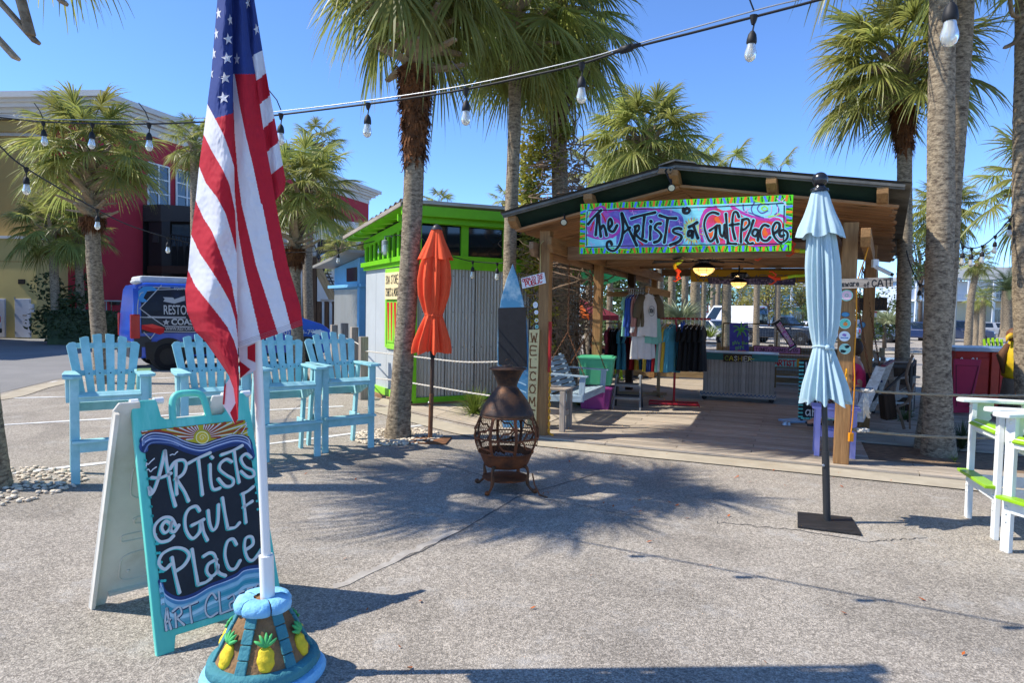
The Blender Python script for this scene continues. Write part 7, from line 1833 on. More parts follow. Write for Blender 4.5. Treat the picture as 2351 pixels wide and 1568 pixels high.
# chalkboard stand with pet bowls
cb0 = D(1855,975,10.9); cb0.z = ZD; kp = Plane(cb0,V((.98,-.2,0)),V((0,.06,1)))
ck = E('chalkboard_stand','black chalkboard on castors with turquoise dashed edge, half behind the umbrella','chalkboard',cb0)
B().hexa([(-.15,.06,-.03),(.48,.06,-.03),(.48,1.02,-.03),(-.15,1.02,-.03)],[(-.15,.06,0),(.48,.06,0),(.48,1.02,0),(-.15,1.02,0)]).ob('board',MT['inkblack'],ck,kp.mat())
b = B()
for k in range(15): brush(b,[(-.148,.1+.062*k),(-.1,.1+.062*k)],.03,z=.001)
for k in range(9): brush(b,[(-.1+.065*k,.075),(-.07+.065*k,.075)],.03,z=.001)
b.ob('painted_edge',pmat('5fc0b8'),ck,kp.mat()); b = B(); 
for s,y in (('Live',.84),('Music',.66),('Sun',.48),('days',.29),('and',.12)): letter(b,s,-.05,y,.15 if s[0].islower() else .13,.02,.002)
b.ob('lettering',pmat('d2d2d0'),ck,kp.mat())
for x in (-.1,.4): B().sphere(kp.at(x,.03,-.02),.03,8,6).ob('castor',MT['black'],ck)
bo = E('pet_bowl','pale blue tray with metal pet bowl beside the chalkboard','pet bowl',D(1815,972,11))
c = D(1818,972,11); c.z = ZD; B().box(c + UP*.02,(.34,.26,.035),Matrix.Rotation(.3,3,'Z')).ob('tray',mat('tray_blue','7fa3c4',.4),bo,bevel=.01)
c2_ = D(1803,983,10.7); c2_.z = ZD; B().lathe([(.075,0),(.06,.05),(.068,.055),(.055,.05),(.05,.02),(0,.015)],18,Matrix.Translation(c2_),cap=False).ob('bowl',MT['steel'],bo,smooth=40)
# lilac stool
sp0 = DK(3.7,.5,ZD); sx_a,sy_a = V((.93,-.36,0)),V((.36,.93,0))
sto = E('stool','lilac painted wooden stool behind the right post','stool',sp0); MT['lilac'] = paint('lilac_paint','9c9cd6',var=.08)
for k in range(3): board('top_slat',sp0 + sy_a*(-.14+.14*k) + UP*.6 - sx_a*.27,sp0 + sy_a*(-.14+.14*k) + UP*.6 + sx_a*.27,.13,.03,MT['lilac'],sto)
for a in (-1,1):
 for c_ in (-1,1): p = sp0 + sx_a*.2*a + sy_a*.15*c_; board('leg',p,p + UP*.585,.085,.06,MT['lilac'],sto,up=sx_a)
 board('rail',sp0 - sx_a*.2 + sy_a*.15*a + UP*.28,sp0 + sx_a*.2 + sy_a*.15*a + UP*.28,.03,.08,MT['lilac'],sto); board('apron',sp0 - sx_a*.2 + sy_a*.15*a + UP*.53,sp0 + sx_a*.2 + sy_a*.15*a + UP*.53,.03,.09,MT['lilac'],sto)
board('shelf',sp0 - sx_a*.2 + UP*.33,sp0 + sx_a*.2 + UP*.33,.2,.025,MT['lilac'],sto)
# ---------------------------------------------------------------- right side of the deck
MT['whitewood'] = wood('worn_white_wood','cfccc5','a39c90',rough=.7,var=.1)
sO = V((4.82,9.35,ZD)); s_a,s_b = V((.55,.835,0)),V((-.835,.55,0))   # along the seat, towards the sitter's knees
def WP(u,d,z): return sO + s_a*u + s_b*d + UP*z
wsn = E('porch_swing','white painted bench swing with blue arm holding the seated woman','swing',WP(.6,.2,0))
for k in range(5): board('seat_slat',WP(0,.05+.1*k,.46),WP(1.3,.05+.1*k,.46),.09,.025,MT['whitewood'],wsn)
for k in range(6): board('back_slat',WP(0,.0-.03*k,.52+.085*k),WP(1.3,-.0-.03*k,.52+.085*k),.02,.075,MT['whitewood'],wsn,up=(s_b*-.35+UP))
for u_ in (-.03,1.3):
 B().prism([WP(u_,-.28,1.05),WP(u_,-.16,1.07),WP(u_,.08,.42),WP(u_,.58,.42),WP(u_,.58,.28),WP(u_,-.04,.28)],s_a*.03).ob('side_panel',MT['whitewood'],wsn,bevel=.004)
 board('arm',WP(u_,-.14,.75),WP(u_,.58,.73),.07,.03,mat('blue_arm','27345f',.5),wsn); board('arm_post',WP(u_,.2,.45),WP(u_,.18,.73),.06,.025,MT['greywood'],wsn,up=s_a)
board('red_cap',WP(-.05,-.25,1.075),WP(1.33,-.25,1.075),.06,.025,mat('dull_red','6f1f2c',.6),wsn)
for u_ in (-.06,1.33): cb_ = B(); chain(cb_,WP(u_,.42,.40),WP(u_,.32,.75),.05,.006); chain(cb_,WP(u_,.32,.78),WP(u_,.2,2.5),.05,.006); chain(cb_,WP(u_,-.1,.9),WP(u_,.2,2.5),.05,.006); cb_.ob('chain',MT['rustiron'],wsn)

# ---------------------------------------------------------------- people
MT['skin'] = mat('skin','c08a6c',.55,var=.06,ns=9); MT['hairb'] = mat('brown_hair','3a271a',.7,var=.3,ns=30,st=(1,1,.2)); MT['hairg'] = mat('grey_hair','6f6a66',.7,var=.3,ns=30)
def skinned(name,joints,edges,mt,parent,root=0,levels=1):
 me = bpy.data.meshes.new(name); me.from_pydata([j[0] for j in joints],edges,[])
 me.materials.append(mt)
 o = bpy.data.objects.new(name,me); place(o,parent,Matrix.Identity(4))
 md = o.modifiers.new('skin','SKIN'); md.use_smooth_shade = True
 sv = me.skin_vertices[0].data if me.skin_vertices else None
 if sv is None:
  me.skin_vertices.new() if hasattr(me.skin_vertices,'new') else None
  sv = me.skin_vertices[0].data
 for i,j in enumerate(joints): sv[i].radius = (j[1],j[2] if len(j) > 2 else j[1])
 for i in range(len(joints)): sv[i].use_root = (i == root)
 sd = o.modifiers.new('subdiv','SUBSURF'); sd.levels = sd.render_levels = levels
 return o
def person(label,pelvis,fwd,pose,shirt_m,leg_m,hair_m,bare_leg=False,glasses=False,shoe=None,lean=0.0,S=1.0):
 f = V(fwd).normalized(); l = UP.cross(f).normalized(); p = V(pelvis)
 def Q(a,b_,c): return p + (f*a + l*b_ + UP*c)*S
 t = E('person',label,'person',(p.x,p.y,0))
 sit = pose == 'sit'
 chest,neck,head = Q(-.03+lean*.4,0,.36),Q(.0+lean*.62,0,.52),Q(.03+lean*.75,0,.66)
 J = [(Q(0,0,0),.13,.11),(Q(lean*.2-.02,0,.18),.125,.1),(chest,.14,.105),(neck,.05),(Q(.03+lean*.72,0,.60),.06),(head,.085,.1),(head+UP*.08*S,.07,.08)]; Ed = [(0,1),(1,2),(2,3),(3,4),(4,5),(5,6)]
 feet = []
 for s in (1,-1):
  n = len(J)
  if sit: kn,an,to = Q(.44,.1*s,.02),Q(.5 - .06*(s > 0),.1*s,-.40),Q(.64,.11*s,-.44)
  else: kn,an,to = Q(.03,.1*s,-.44),Q(.0+.05*s,.1*s,-.86),Q(.14+.05*s,.11*s,-.9)
  J += [(Q(.03,.09*s,-.02),.095),(kn,.06),(an,.042),(to,.035)]; Ed += [(0,n),(n,n+1),(n+1,n+2),(n+2,n+3)]; feet.append((an,to))
  sh,el = Q(lean*.5,.19*s,.44),(Q(.08+lean*.4,.25*s,.17) if sit else Q(.0,.25*s,.16)); wr = Q(.30,.17*s,.1) if sit else Q(.12,.24*s,-.06)
  n = len(J); J += [(sh,.055),(el,.042),(wr,.03)]; Ed += [(2,n),(n,n+1),(n+1,n+2)]
  hb_ = wr; hd_v = (wr-el).normalized()
  n = len(J); J += [(wr+hd_v*.07*S,.028,.016)]; Ed += [(n-1,n)]
  for q in range(5):
   o_ = l*(.018*(q-2)) ; k = len(J); tip = wr + hd_v*((.15 if q else .1)*S) + o_*1.2*S - UP*.02*q*.3
   J += [(wr+hd_v*.08*S+o_*S,.009),(tip,.007)]; Ed += [(n,k),(k,k+1)]
 skinned('body',J,Ed,MT['skin'],t)
 Js = [(Q(0,0,.02),.145,.12),(Q(lean*.2-.02,0,.18),.14,.115),(chest,.155,.12),(Q(lean*.6-.01,0,.48),.09)]; Es = [(0,1),(1,2),(2,3)]
 for s in (1,-1): n = len(Js); Js += [(Q(lean*.5,.19*s,.44),.07),(Q(.04+lean*.45,.235*s,.27),.062)]; Es += [(2,n),(n,n+1)]
 skinned('shirt',Js,Es,shirt_m,t)
 Jl = [(Q(0,0,0),.145,.12)]; El = []
 for i,s in enumerate((1,-1)):
  k = 8 + 0
  hipj,knj = Q(.03,.09*s,-.02),(Q(.44,.1*s,.02) if sit else Q(.03,.1*s,-.44)); n = len(Jl); e_ = hipj.lerp(knj,.75) if bare_leg else knj
  Jl += [(hipj,.11),(e_,.085 if bare_leg else .075)]; El += [(0,n),(n,n+1)]
  if not bare_leg: Jl += [(feet[i][0],.055)]; El += [(n+1,n+2)]
 skinned('trousers' if not bare_leg else 'shorts',Jl,El,leg_m,t)
 hb_ = B().sphere(head + (UP*.035 - f*.025)*S,.118*S,14,9,(1,1,1.05)); hb_.ob('hair',hair_m,t,smooth=True)
 fb = B().sphere(head + (f*.1 - UP*.0)*S,.018*S,8,5,(1,1,1.3)); fb.ob('nose',MT['skin'],t,smooth=True)
 for s in (-1,1): B().sphere(head + (f*.088 + l*.035*s + UP*.025)*S,.011*S,8,5).ob('eye',MT['black'],t); B().sphere(head + (l*.105*s)*S,.025*S,8,5,(.6,.5,1)).ob('ear',MT['skin'],t,smooth=True)
 B().tube([head + (f*.09 + l*.025 - UP*.045)*S,head + (f*.1 - UP*.048)*S,head + (f*.09 - l*.025 - UP*.045)*S],.006*S,5).ob('mouth',mat('lip','8c4a42',.5) if 'lip' not in bpy.data.materials else bpy.data.materials['lip'],t)
 if glasses: B().tube([head + (f*.105 + l*(.035+.025*math.cos(a)) + UP*(.025+.02*math.sin(a)))*S for a in [k*.63 for k in range(10)]],.004,4,closed=True).tube([head + (f*.105 - l*(.035+.025*math.cos(a)) + UP*(.025+.02*math.sin(a)))*S for a in [k*.63 for k in range(10)]],.004,4,closed=True).ob('glasses',MT['black'],t)
 for an,to in feet:
  b = B(); d = (to-an); d.z = 0; d.normalize(); z0 = min(an.z,to.z)-.03; q = V((an.x,an.y,z0))
  b.beam(q - d*.07*S,q + d*.19*S,.09*S,.03*S)
  if shoe == 'sandal':
   for e_ in (.05,.12): b.tube([q + d*e_ + l*.05,q + d*e_ + UP*.07,q + d*e_ - l*.05],.009,5)
  else: b.beam(q - d*.05*S + UP*.045,q + d*.15*S + UP*.035,.085*S,.07*S)
  b.ob('sandal' if shoe == 'sandal' else 'shoe',MT['black'],t,bevel=.008)
 return t
person('woman in a bright pink top seated on the white swing, half hidden by posts',WP(.42,.1,.59),s_b,'sit',mat('pink_top','d8305c',.85,var=.1,ns=8),mat('pale_shorts','b9bcc8',.8),MT['hairb'],bare_leg=True,shoe='sandal',lean=.08)
bp_ = B().sphere(WP(.8,-.0,.68),.17,14,9,(.8,1,1.35)); o = bp_.ob('backpack',mat('dark_canvas','2a2c33',.85,var=.2,bump=.3),smooth=True); props(o,'dark backpack standing on the white swing behind the woman','bag')
m_ = D(1362,838,19.5); person('grey haired man in dark shirt and glasses sitting beyond the swing',(m_.x,m_.y,.62),(.9,-.3,0),'sit',mat('dark_shirt','2b2c33',.9),mat('dark_trousers','2f3340',.9),MT['hairg'],glasses=True)
b = B(); 
pc = E('patio_chair','dark patio chair under the grey haired man','chair',(m_.x,m_.y,0)); board('seat',(m_.x-.25,m_.y,.44),(m_.x+.25,m_.y,.44),.5,.04,MT['darkwood'],pc); board('backrest',(m_.x-.24,m_.y+.05,.45),(m_.x-.3,m_.y+.05,.95),.5,.03,MT['darkwood'],pc)
for sx in (-.2,.2):
 for sy in (-.2,.2): board('leg',(m_.x+sx,m_.y+sy,0),(m_.x+sx,m_.y+sy,.43),.04,.04,MT['darkwood'],pc)
p3 = D(1452,850,18.4); person('person in pale trousers and black shoes standing behind the shirts',(p3.x,p3.y,.95),(-.6,-.5,0),'stand',mat('grey_top','5a5f66',.9),mat('cream_trousers','a49a86',.9),MT['hairb'])

# grey Adirondack and black wire table behind the swing
ga = copy_tree(ch,Matrix.Translation(V((6.55,11.9,-.32))) @ Matrix.Rotation(R(118),4,'Z')); ga['label'] = 'weathered grey slatted chair behind the second right post'; ga['group'] = 'slatted chairs'
def repaint(o,m):
 for c in o.children:
  if c.type == 'MESH' and c.data.materials[0] != MT['black']:
   c.data = c.data.copy(); c.data.materials[0] = m
  repaint(c,m)
repaint(ga,MT['greywood'])
bt = E('patio_table','high black table with glass top behind the rope rail','table',D(2060,980,11.2)); q = [D(1998,832,11.2),D(2092,830,11.2),D(2100,824,12.1),D(2010,826,12.1)]
z_ = q[0].z
q = [V((p.x,p.y,z_)) for p in q]; B().prism(q,(0,0,.03)).ob('table_top',MT['glassblue'],bt)
for p in q: B().beam(V((p.x,p.y,ZD)),V((p.x,p.y,z_)),.04,.04).ob('leg',MT['black'],bt)
for a_,c_ in ((0,1),(1,2),(3,2)): B().beam(V((q[a_].x,q[a_].y,z_-.05)),V((q[c_].x,q[c_].y,z_-.05)),.03,.06).ob('rail',MT['black'],bt); B().beam(V((q[a_].x,q[a_].y,.35)),V((q[c_].x,q[c_].y,.35)),.03,.03).ob('foot_bar',MT['galv'],bt)
B().beam(V((q[1].x,q[1].y,z_-.05)),V((q[1].x-.45,q[1].y,z_-.5)),.03,.03).ob('brace',MT['black'],bt)
bb_ = E('black_bar','dark slatted bar front behind the rope rail','bar',D(2030,960,12.4)); p0_,p1_ = D(2005,960,12.4),D(2085,960,12.4)
for k in range(8): a_ = p0_.lerp(p1_,(k+.5)/8); board('slat',V((a_.x,a_.y,ZD)),V((a_.x,a_.y,.85)),.03,.075,MT['darkwood'],bb_,up=(1,0,0),bevel=0)
st2 = board('stump',D(2040,962,9.6)*1,D(2034,905,9.6),.16,.16,MT['darkwood'],bevel=.01); props(st2,'short dark timber stump under the upper rope','stump')
root = B().tube(spline([D(2075,985,9.5),D(2065,950,9.5),D(2060,935,9.5),D(2080,925,9.6),D(2088,905,9.6),D(2080,860,9.7),D(2095,815,9.7)],8),.02,6).tube(spline([D(2088,985,9.4),D(2088,925,9.5),D(2098,880,9.5)],6),.012,6)
o = root.ob('vine_stem',MT['twig'],smooth=True); props(o,'dark bent vine stem beside the thick deck palm','vine')

# red drink stand, leaning panel and carved eagle
MT['redstand'] = mat('red_stand','b02418',.5,var=.12,ns=5,col2='8d1a16',amt=.3); MT['crimson'] = mat('crimson_panel','a8183c',.45,var=.1)
ds0 = D(2188,945,12.6); dx_ = V((.995,-.1,0)); dn = V((-.1,-.995,0))
ds = E('drink_stand','red wooden drink stand with grey counter top at the right','drink stand',V((ds0.x,ds0.y,ZD)))
def DP(u,d,z): return V((ds0.x,ds0.y,ZD)) + dx_*u - dn*d + UP*z
B().hexa([DP(0,0,0),DP(1.9,0,0),DP(1.9,.8,0),DP(0,.8,0)],[DP(0,0,1.12),DP(1.9,0,1.12),DP(1.9,.8,1.12),DP(0,.8,1.12)]).ob('body',MT['redstand'],ds,bevel=.005)
B().hexa([DP(-.06,-.08,1.12),DP(1.98,-.08,1.12),DP(1.98,.9,1.12),DP(-.06,.9,1.12)],[DP(-.06,-.08,1.19),DP(1.98,-.08,1.19),DP(1.98,.9,1.19),DP(-.06,.9,1.19)]).ob('counter_top',MT['greytop'],ds,bevel=.006)
board('post',DP(.66,-.03,0),DP(.66,-.03,1.11),.05,.14,mat('red_post','a8341c',.5,var=.15),ds,up=dx_)
dpl = Plane(DP(0,-.01,0),dx_,UP)
for a_,c_ in ((.05,.56),(.76,1.44)): B().hexa([(a_,.05,0),(c_,.05,0),(c_,1.0,0),(a_,1.0,0)],[(a_,.05,.02),(c_,.05,.02),(c_,1.0,.02),(a_,1.0,.02)]).ob('front_panel',MT['redstand'],ds,dpl.mat(),bevel=.004)
b = B(); letter(b,'Coca-Cola',.06,.9,.1,.014,.022,sx=.55); letter(b,'Cold',.87,.62,.17,.016,.022); letter(b,'$ 1',.91,.36,.16,.016,.022); b.ob('lettering',MT['white'],ds,dpl.mat())
board('yellow_ledge',dpl.at(.8,.18,.04),dpl.at(1.3,.18,.04),.04,.03,mat('gold_strip','b5a03c',.5),ds)
lpn = [D(2186,948,12.1),D(2226,948,12.1),D(2253,826,12.4),D(2190,824,12.4)]
o = B().hexa(lpn,[p + V((0,.03,.0)) for p in lpn]).ob('leaning_panel',MT['crimson'],bevel=.004); props(o,'crimson framed panel leaning against the red stand','panel')
q_ = [lpn[0].lerp(lpn[2],.12),lpn[1].lerp(lpn[3],.12),lpn[2].lerp(lpn[0],.12),lpn[3].lerp(lpn[1],.12)]
B().tube(q_,.01,4,closed=True).ob('frame_bead',mat('dark_crimson','5a0c20',.5),o)
eg0 = D(2322,955,11.6); eg = E('carved_eagle','carved wooden bird with yellow body on a stump by the edge palm','sculpture',V((eg0.x,eg0.y,ZD))); ez = V((eg0.x,eg0.y,ZD))
B().lathe([(.19,0),(.2,.3),(.17,.6),(.16,.72)],14,Matrix.Translation(ez)).ob('stump',MT['bark'],eg,smooth=True)
B().lathe([(.08,.68),(.17,.76),(.19,.95),(.17,1.15),(.12,1.32),(.08,1.4)],14,Matrix.Translation(ez),fn=lambda g,i: 1+.12*math.sin(3*g+i)).ob('body',mat('yellow_carving','c9a80c',.6,var=.25,ns=9,col2='7a5a12',amt=.25),eg,smooth=True)
B().sphere(ez + V((-.03,-.02,1.46)),.13,12,8,(1.1,.9,1)).ob('head',mat('brown_carving','6a4326',.6,var=.3,ns=7,col2='c9b9a8',amt=.25),eg,smooth=True)
B().tube([ez + V((-.12,-.06,1.46)),ez + V((-.2,-.08,1.42)),ez + V((-.22,-.08,1.34))],[.05,.035,.008],8).ob('beak',mat('beak_yellow','d6a62c',.5),eg,smooth=True)
for s in (-1,1): B().tube([ez + V((.12*s,0,1.3)),ez + V((.22*s,.02,1.1)),ez + V((.17*s,.02,.8))],[.05,.08,.02],8).ob('wing',mat('wing_brown','5a3a20',.7,var=.3,ns=8),eg,smooth=True)
lc = E('lime_chair','lime green slatted chair back behind the red stand','chair',D(2290,850,15)); 
for k in range(5): a_ = D(2274+8*k,830,15); board('back_slat',V((a_.x,a_.y,.3)),V((a_.x + .02*(k-2),a_.y+.2,1.28 + .05*math.cos((k-2)*.6))),.02,.075,MT['lime'],lc,up=(0,1,.2))
a_ = D(2274,830,15); board('seat',(a_.x-.05,a_.y-.25,.42),(a_.x+.4,a_.y-.25,.42),.5,.03,MT['lime'],lc)
for s in (0,.36):
 for d in (-.45,.1): board('leg',(a_.x+s,a_.y+d,0),(a_.x+s,a_.y+d,.42),.05,.05,MT['lime'],lc)
# picnic area beyond the swing: striped umbrella, shade sail, baskets
pu = E('patio_umbrella','open orange and yellow patio umbrella beyond the porch swing','umbrella',D(1325,840,19)); c = D(1318,690,19); top_ = V((c.x,c.y,D(1318,676,19).z)); zr = D(1318,722,19).z
cols_ = [mat('orange_cloth','d86a2c',.8,transl=.3),mat('yellow_cloth','c9b85a',.8,transl=.3),mat('cream_cloth','c9bf9a',.8,transl=.3),mat('rose_cloth','8f3a4c',.8,transl=.3)]
for k in range(8):
 a0_,a1_ = 2*math.pi*k/8 + .2,2*math.pi*(k+1)/8 + .2; P0_,P1_ = V((top_.x+1.35*math.cos(a0_),top_.y+1.35*math.sin(a0_),zr)),V((top_.x+1.35*math.cos(a1_),top_.y+1.35*math.sin(a1_),zr))
 B().add([top_,P0_,P1_,P0_-UP*.13,P1_-UP*.13],[(0,1,2),(1,3,4,2)]).ob('gore',cols_[(k*3+1) % 4],pu)
B().tube([V((top_.x,top_.y,0)),top_],.03,8).ob('pole',MT['post'],pu)
ssv = [D(1262,655,20),D(1440,640,22),D(1470,610,17.5),D(1330,604,18)]; 
o = B().grid(lambda u,v_: (ssv[0].lerp(ssv[1],u)).lerp(ssv[3].lerp(ssv[2],u),v_) - UP*.3*math.sin(math.pi*u)*math.sin(math.pi*v_),10,6).ob('shade_sail',mat('sail_green','1f7a52',.8,transl=.3,var=.2),smooth=True); props(o,'green shade sail stretched beyond the left timber posts','shade sail')
for i,(px,py,y,mt,lb) in enumerate(((1305,815,17,'basket_blue','blue basket of toys beyond the porch swing'),(1275,830,16.5,'basket_teal','teal crate beyond the porch swing'))):
 p = D(px,py,y); c = dict(basket_blue='2c4384',basket_teal='4f8f7c')[mt]; o = B().lathe([(.2,0),(.27,.32),(.28,.33),(.25,.33),(.19,.02),(0,.02)],16,Matrix.Translation(V((p.x,p.y,.55))),cap=False).ob('basket',mat(mt,c,.5),smooth=40); props(o,lb,'basket')
tbp = D(1310,850,17); tq = E('picnic_table','grey picnic table carrying the baskets','table',V((tbp.x,tbp.y,0)))
for k in range(5): board('top_slat',(tbp.x-.8,tbp.y-.35+.16*k,.53),(tbp.x+.9,tbp.y-.35+.16*k,.53),.14,.035,MT['greywood'],tq)
for sx in (-.6,.7): board('leg',(tbp.x+sx,tbp.y-.4,0),(tbp.x+sx,tbp.y+.2,.5),.08,.05,MT['greywood'],tq); board('leg',(tbp.x+sx,tbp.y+.4,0),(tbp.x+sx,tbp.y-.2,.5),.08,.05,MT['greywood'],tq)
for i,(px,y) in enumerate(((1408,17.5),(1428,18.2))):
 p = D(px,850,y); g = E('lime_chair','lime green folding chair behind the green bin, %s' % ('left one' if i == 0 else 'right one'),'chair',V((p.x,p.y,0)),0,'lime chairs behind the bins')
 for k in range(4): board('back_slat',(p.x-.2,p.y+.2,.55+.13*k),(p.x+.2,p.y+.2,.55+.13*k),.02,.11,MT['lime'],g)
 board('seat',(p.x-.2,p.y,.42),(p.x+.2,p.y,.42),.4,.03,MT['lime'],g)
 for sx in (-.19,.19): board('leg',(p.x+sx,p.y-.2,0),(p.x+sx,p.y+.2,1.05),.035,.035,MT['lime'],g,up=(1,0,0)); board('leg',(p.x+sx,p.y+.2,0),(p.x+sx,p.y-.15,.45),.035,.035,MT['lime'],g,up=(1,0,0))

# ---------------------------------------------------------------- buildings on the left
MT['maroon'] = mat('maroon_stucco','a02c38',.85,var=.05,ns=2,bump=.15,bs=40); MT['yellowst'] = mat('yellow_stucco','bfac70',.85,var=.05,ns=1.5,bump=.15,bs=40); MT['tanst'] = mat('tan_stucco','b0925a',.85,var=.05,ns=1.5)
MT['cornice'] = mat('pale_cornice','c2c0ba',.7,var=.04); MT['whiteframe'] = mat('white_frame','d3d3d0',.5); MT['darkcan'] = mat('dark_canopy','35302d',.8,var=.1); MT['charc'] = mat('charcoal_frame','201c1b',.6)
mb_ = E('maroon_building','maroon stuccoed building with pale grey flared cornice and dark balcony','building',(-19.4,32.3,0))
mc = V((-19.4,32.3,-.05)); mr = V((.28,.96,0)).normalized(); ml = V((-.995,.1,0)).normalized()
def box4(name,o,a,la,b_,lb,z0,z1,mt,par,**k):
 q = [o,o+a*la,o+a*la+b_*lb,o+b_*lb]; return B().hexa([V((p.x,p.y,z0)) for p in q],[V((p.x,p.y,z1)) for p in q]).ob(name,mt,par,**k)
box4('wall',mc,mr,26,ml,16,-.1,10.2,MT['maroon'],mb_); box4('upper_wall',mc - mr*.04 - ml*.04,mr,26.1,ml,16,10.2,10.7,MT['cornice'],mb_)
for i,(z,e) in enumerate(((10.55,.15),(10.75,.4),(10.95,.55),(11.1,.75))): box4('cornice',mc - mr*e - ml*e,mr,26+2*e,ml,16+2*e,z,z+.2 + (.06 if i == 3 else 0),MT['cornice'],mb_)
mpl = Plane(mc,mr,UP)
def onm(name,corners,off,th,mt,par=mb_):
 c = [mpl.pix(*q) for q in corners]; return B().hexa([(x,y,off) for x,y in c],[(x,y,off+th) for x,y in c]).ob(name,mt,par,mpl.mat()),c
for C_ in (((403,479),(450,477),(450,399),(403,388)),((338,472),(386,477),(386,384),(338,372)),((470,480),(520,480),(520,412),(470,404))):
 w_,c = onm('window',C_,.01,.03,MT['glassblue']); x0_,x1_,y0_,y1_ = c[0][0],c[1][0],min(c[0][1],c[1][1]),c[3][1]
 fb = B()
 for k in range(3): x = lerp(x0_,x1_,k/2); fb.box((x,(y0_+y1_)/2,.06),(.09,y1_-y0_,.06))
 for k in range(4): fb.box(((x0_+x1_)/2,lerp(y0_,y1_,k/3),.06),(x1_-x0_,.07,.05))
 fb.ob('frame',MT['whiteframe'],w_,mpl.mat())
onm('canopy',((327,508),(520,512),(520,482),(327,470)),.02,1.1,MT['darkcan'])
onm('balcony_recess',((327,642),(520,645),(520,505),(327,503)),.02,.03,MT['charc'])
onm('awning_curtain',((327,557),(353,557),(353,512),(333,510)),.6,.35,MT['darkcan']); w_,c = onm('balcony_glass',((390,565),(520,565),(520,515),(390,515)),.1,.03,MT['glassblue'])
onm('balcony_floor',((327,627),(520,630),(520,612),(327,610)),.3,.9,wood('balcony_beam','3f2a22')); onm('balcony_wall',((330,640),(350,640),(350,505),(330,505)),.3,.8,MT['charc'])
c = [mpl.pix(*q) for q in ((352,610),(520,612),(520,562),(352,562))]; rb = B(); n = 12
for k in range(n):
 a_,e_ = lerp(c[0][0],c[1][0],k/n),lerp(c[0][0],c[1][0],(k+1)/n); y0_,y1_ = c[0][1],c[2][1]; m_x = (a_+e_)/2
 rb.tube([(a_,y0_,1.1),(a_,y0_+(y1_-y0_)*.5,1.1),(m_x,y1_,1.1)],.03,4).tube([(e_,y0_,1.1),(e_,y0_+(y1_-y0_)*.5,1.1),(m_x,y1_,1.1)],.03,4).tube([(a_,y0_,1.1),(a_,y1_,1.1)],.02,4)
rb.tube([(c[0][0],c[2][1],1.1),(c[1][0],c[2][1],1.1)],.04,4).ob('balcony_railing',MT['charc'],mb_,mpl.mat())
fd,c = onm('hydrant_sign',((249,734),(267,734),(267,721),(249,721)),.01,.02,MT['whiteframe'])
fi = [(lerp(c[0][0],c[2][0],a),lerp(c[0][1],c[2][1],e_),.032) for a,e_ in ((.08,.1),(.92,.1),(.92,.9),(.08,.9))]; B().poly(fi).ob('red_ground',MT['ired'],fd,mpl.mat())
b = B(); fit_text(b,'FDC',lerp(c[0][0],c[1][0],.17),lerp(c[0][0],c[1][0],.83),lerp(c[0][1],c[2][1],.25),(c[2][1]-c[0][1])*.5,.05,.036); b.ob('lettering',MT['white'],fd,mpl.mat())
B().tube([mpl.at(*mpl.pix(256,695),.0),mpl.at(*mpl.pix(256,695),.4)],.12,10).ob('hose_inlet',MT['darkcan'],mb_)
# yellow annex
an = E('yellow_annex','low yellow stuccoed annex with white steel doors','building',(-21.5,30.9,0)); ac = V((-21.5,30.9,-.05)); al,ar = V((-1,.03,0)),V((.25,.97,0)).normalized()
box4('wall',ac,ar,3.2,al,18,-.1,4.5,MT['yellowst'],an); box4('cap',ac - ar*.1 - al*.1,ar,3.4,al,18.2,4.5,4.62,MT['whiteframe'],an); box4('joint',ac - ar*.005,ar,.004,al,18,3.45,3.5,MT['tanst'],an)
apl = Plane(ac + al*18,-al,UP)
def ona(name,corners,off,th,mt,par=an):
 c = [apl.pix(*q) for q in corners]; return B().hexa([(x,y,off) for x,y in c],[(x,y,off+th) for x,y in c]).ob(name,mt,par,apl.mat(),bevel=.004),c
MT['whitedoor'] = mat('white_steel_door','b9bcc4',.5,var=.03)
for C_ in (((37,774),(71,775),(70,687),(36,687)),((-22,774),(13,774),(12.5,687),(-22,687))):
 ona('door_frame',[(x + (1.5 if i in (1,2) else -1.5),y - (1.5 if i > 1 else 0)) for i,(x,y) in enumerate(C_)],.005,.02,MT['whitedoor']); d_,c = ona('door',C_,.03,.03,MT['whitedoor'])
 B().tube([(c[1][0]-.12,c[0][1]+1.0,.1),(c[1][0]-.28,c[0][1]+1.0,.1)],.025,6).ob('handle',MT['black'],d_,apl.mat())
 for z in (.2,1.0,1.75): B().box((c[0][0]+.02,c[0][1]+z,.07),(.04,.14,.03)).ob('hinge',MT['galv'],d_,apl.mat())
ona('vent',((43,652),(58,652),(58,641),(43,641)),.0,.05,MT['charc']); ona('utility_box',((72,708),(79,708),(79,698),(72,698)),.0,.12,MT['whitedoor']); ona('utility_box',((73,717),(81,717),(81,710),(73,710)),.0,.1,MT['whitedoor'])
arp = Plane(ac,ar,UP); c = [arp.pix(*q) for q in ((133,568),(147,569),(147,560),(133,559))]; B().hexa([(x,y,0) for x,y in c],[(x,y,.1) for x,y in c]).ob('wall_light',MT['darkcan'],an,arp.mat())
tn = E('tan_building','tan stuccoed building with stepped cornice and white roof vent at the left edge','building',(-24,31.6,0)); tc_ = V((-21.95,31.5,4.6)); box4('wall',tc_,V((.1,1,0)).normalized(),12,V((-1,.03,0)),30,4.6,9.2,MT['tanst'],tn)
for z,e in ((9.2,.1),(9.35,.25),(9.9,.4)): box4('cornice',tc_ + V((e*.2,-e,0)),V((.1,1,0)).normalized(),12+e,V((-1,.03,0)),30,z,z+(.5 if e == .25 else .15),MT['cornice'] if e != .25 else MT['tanst'],tn)
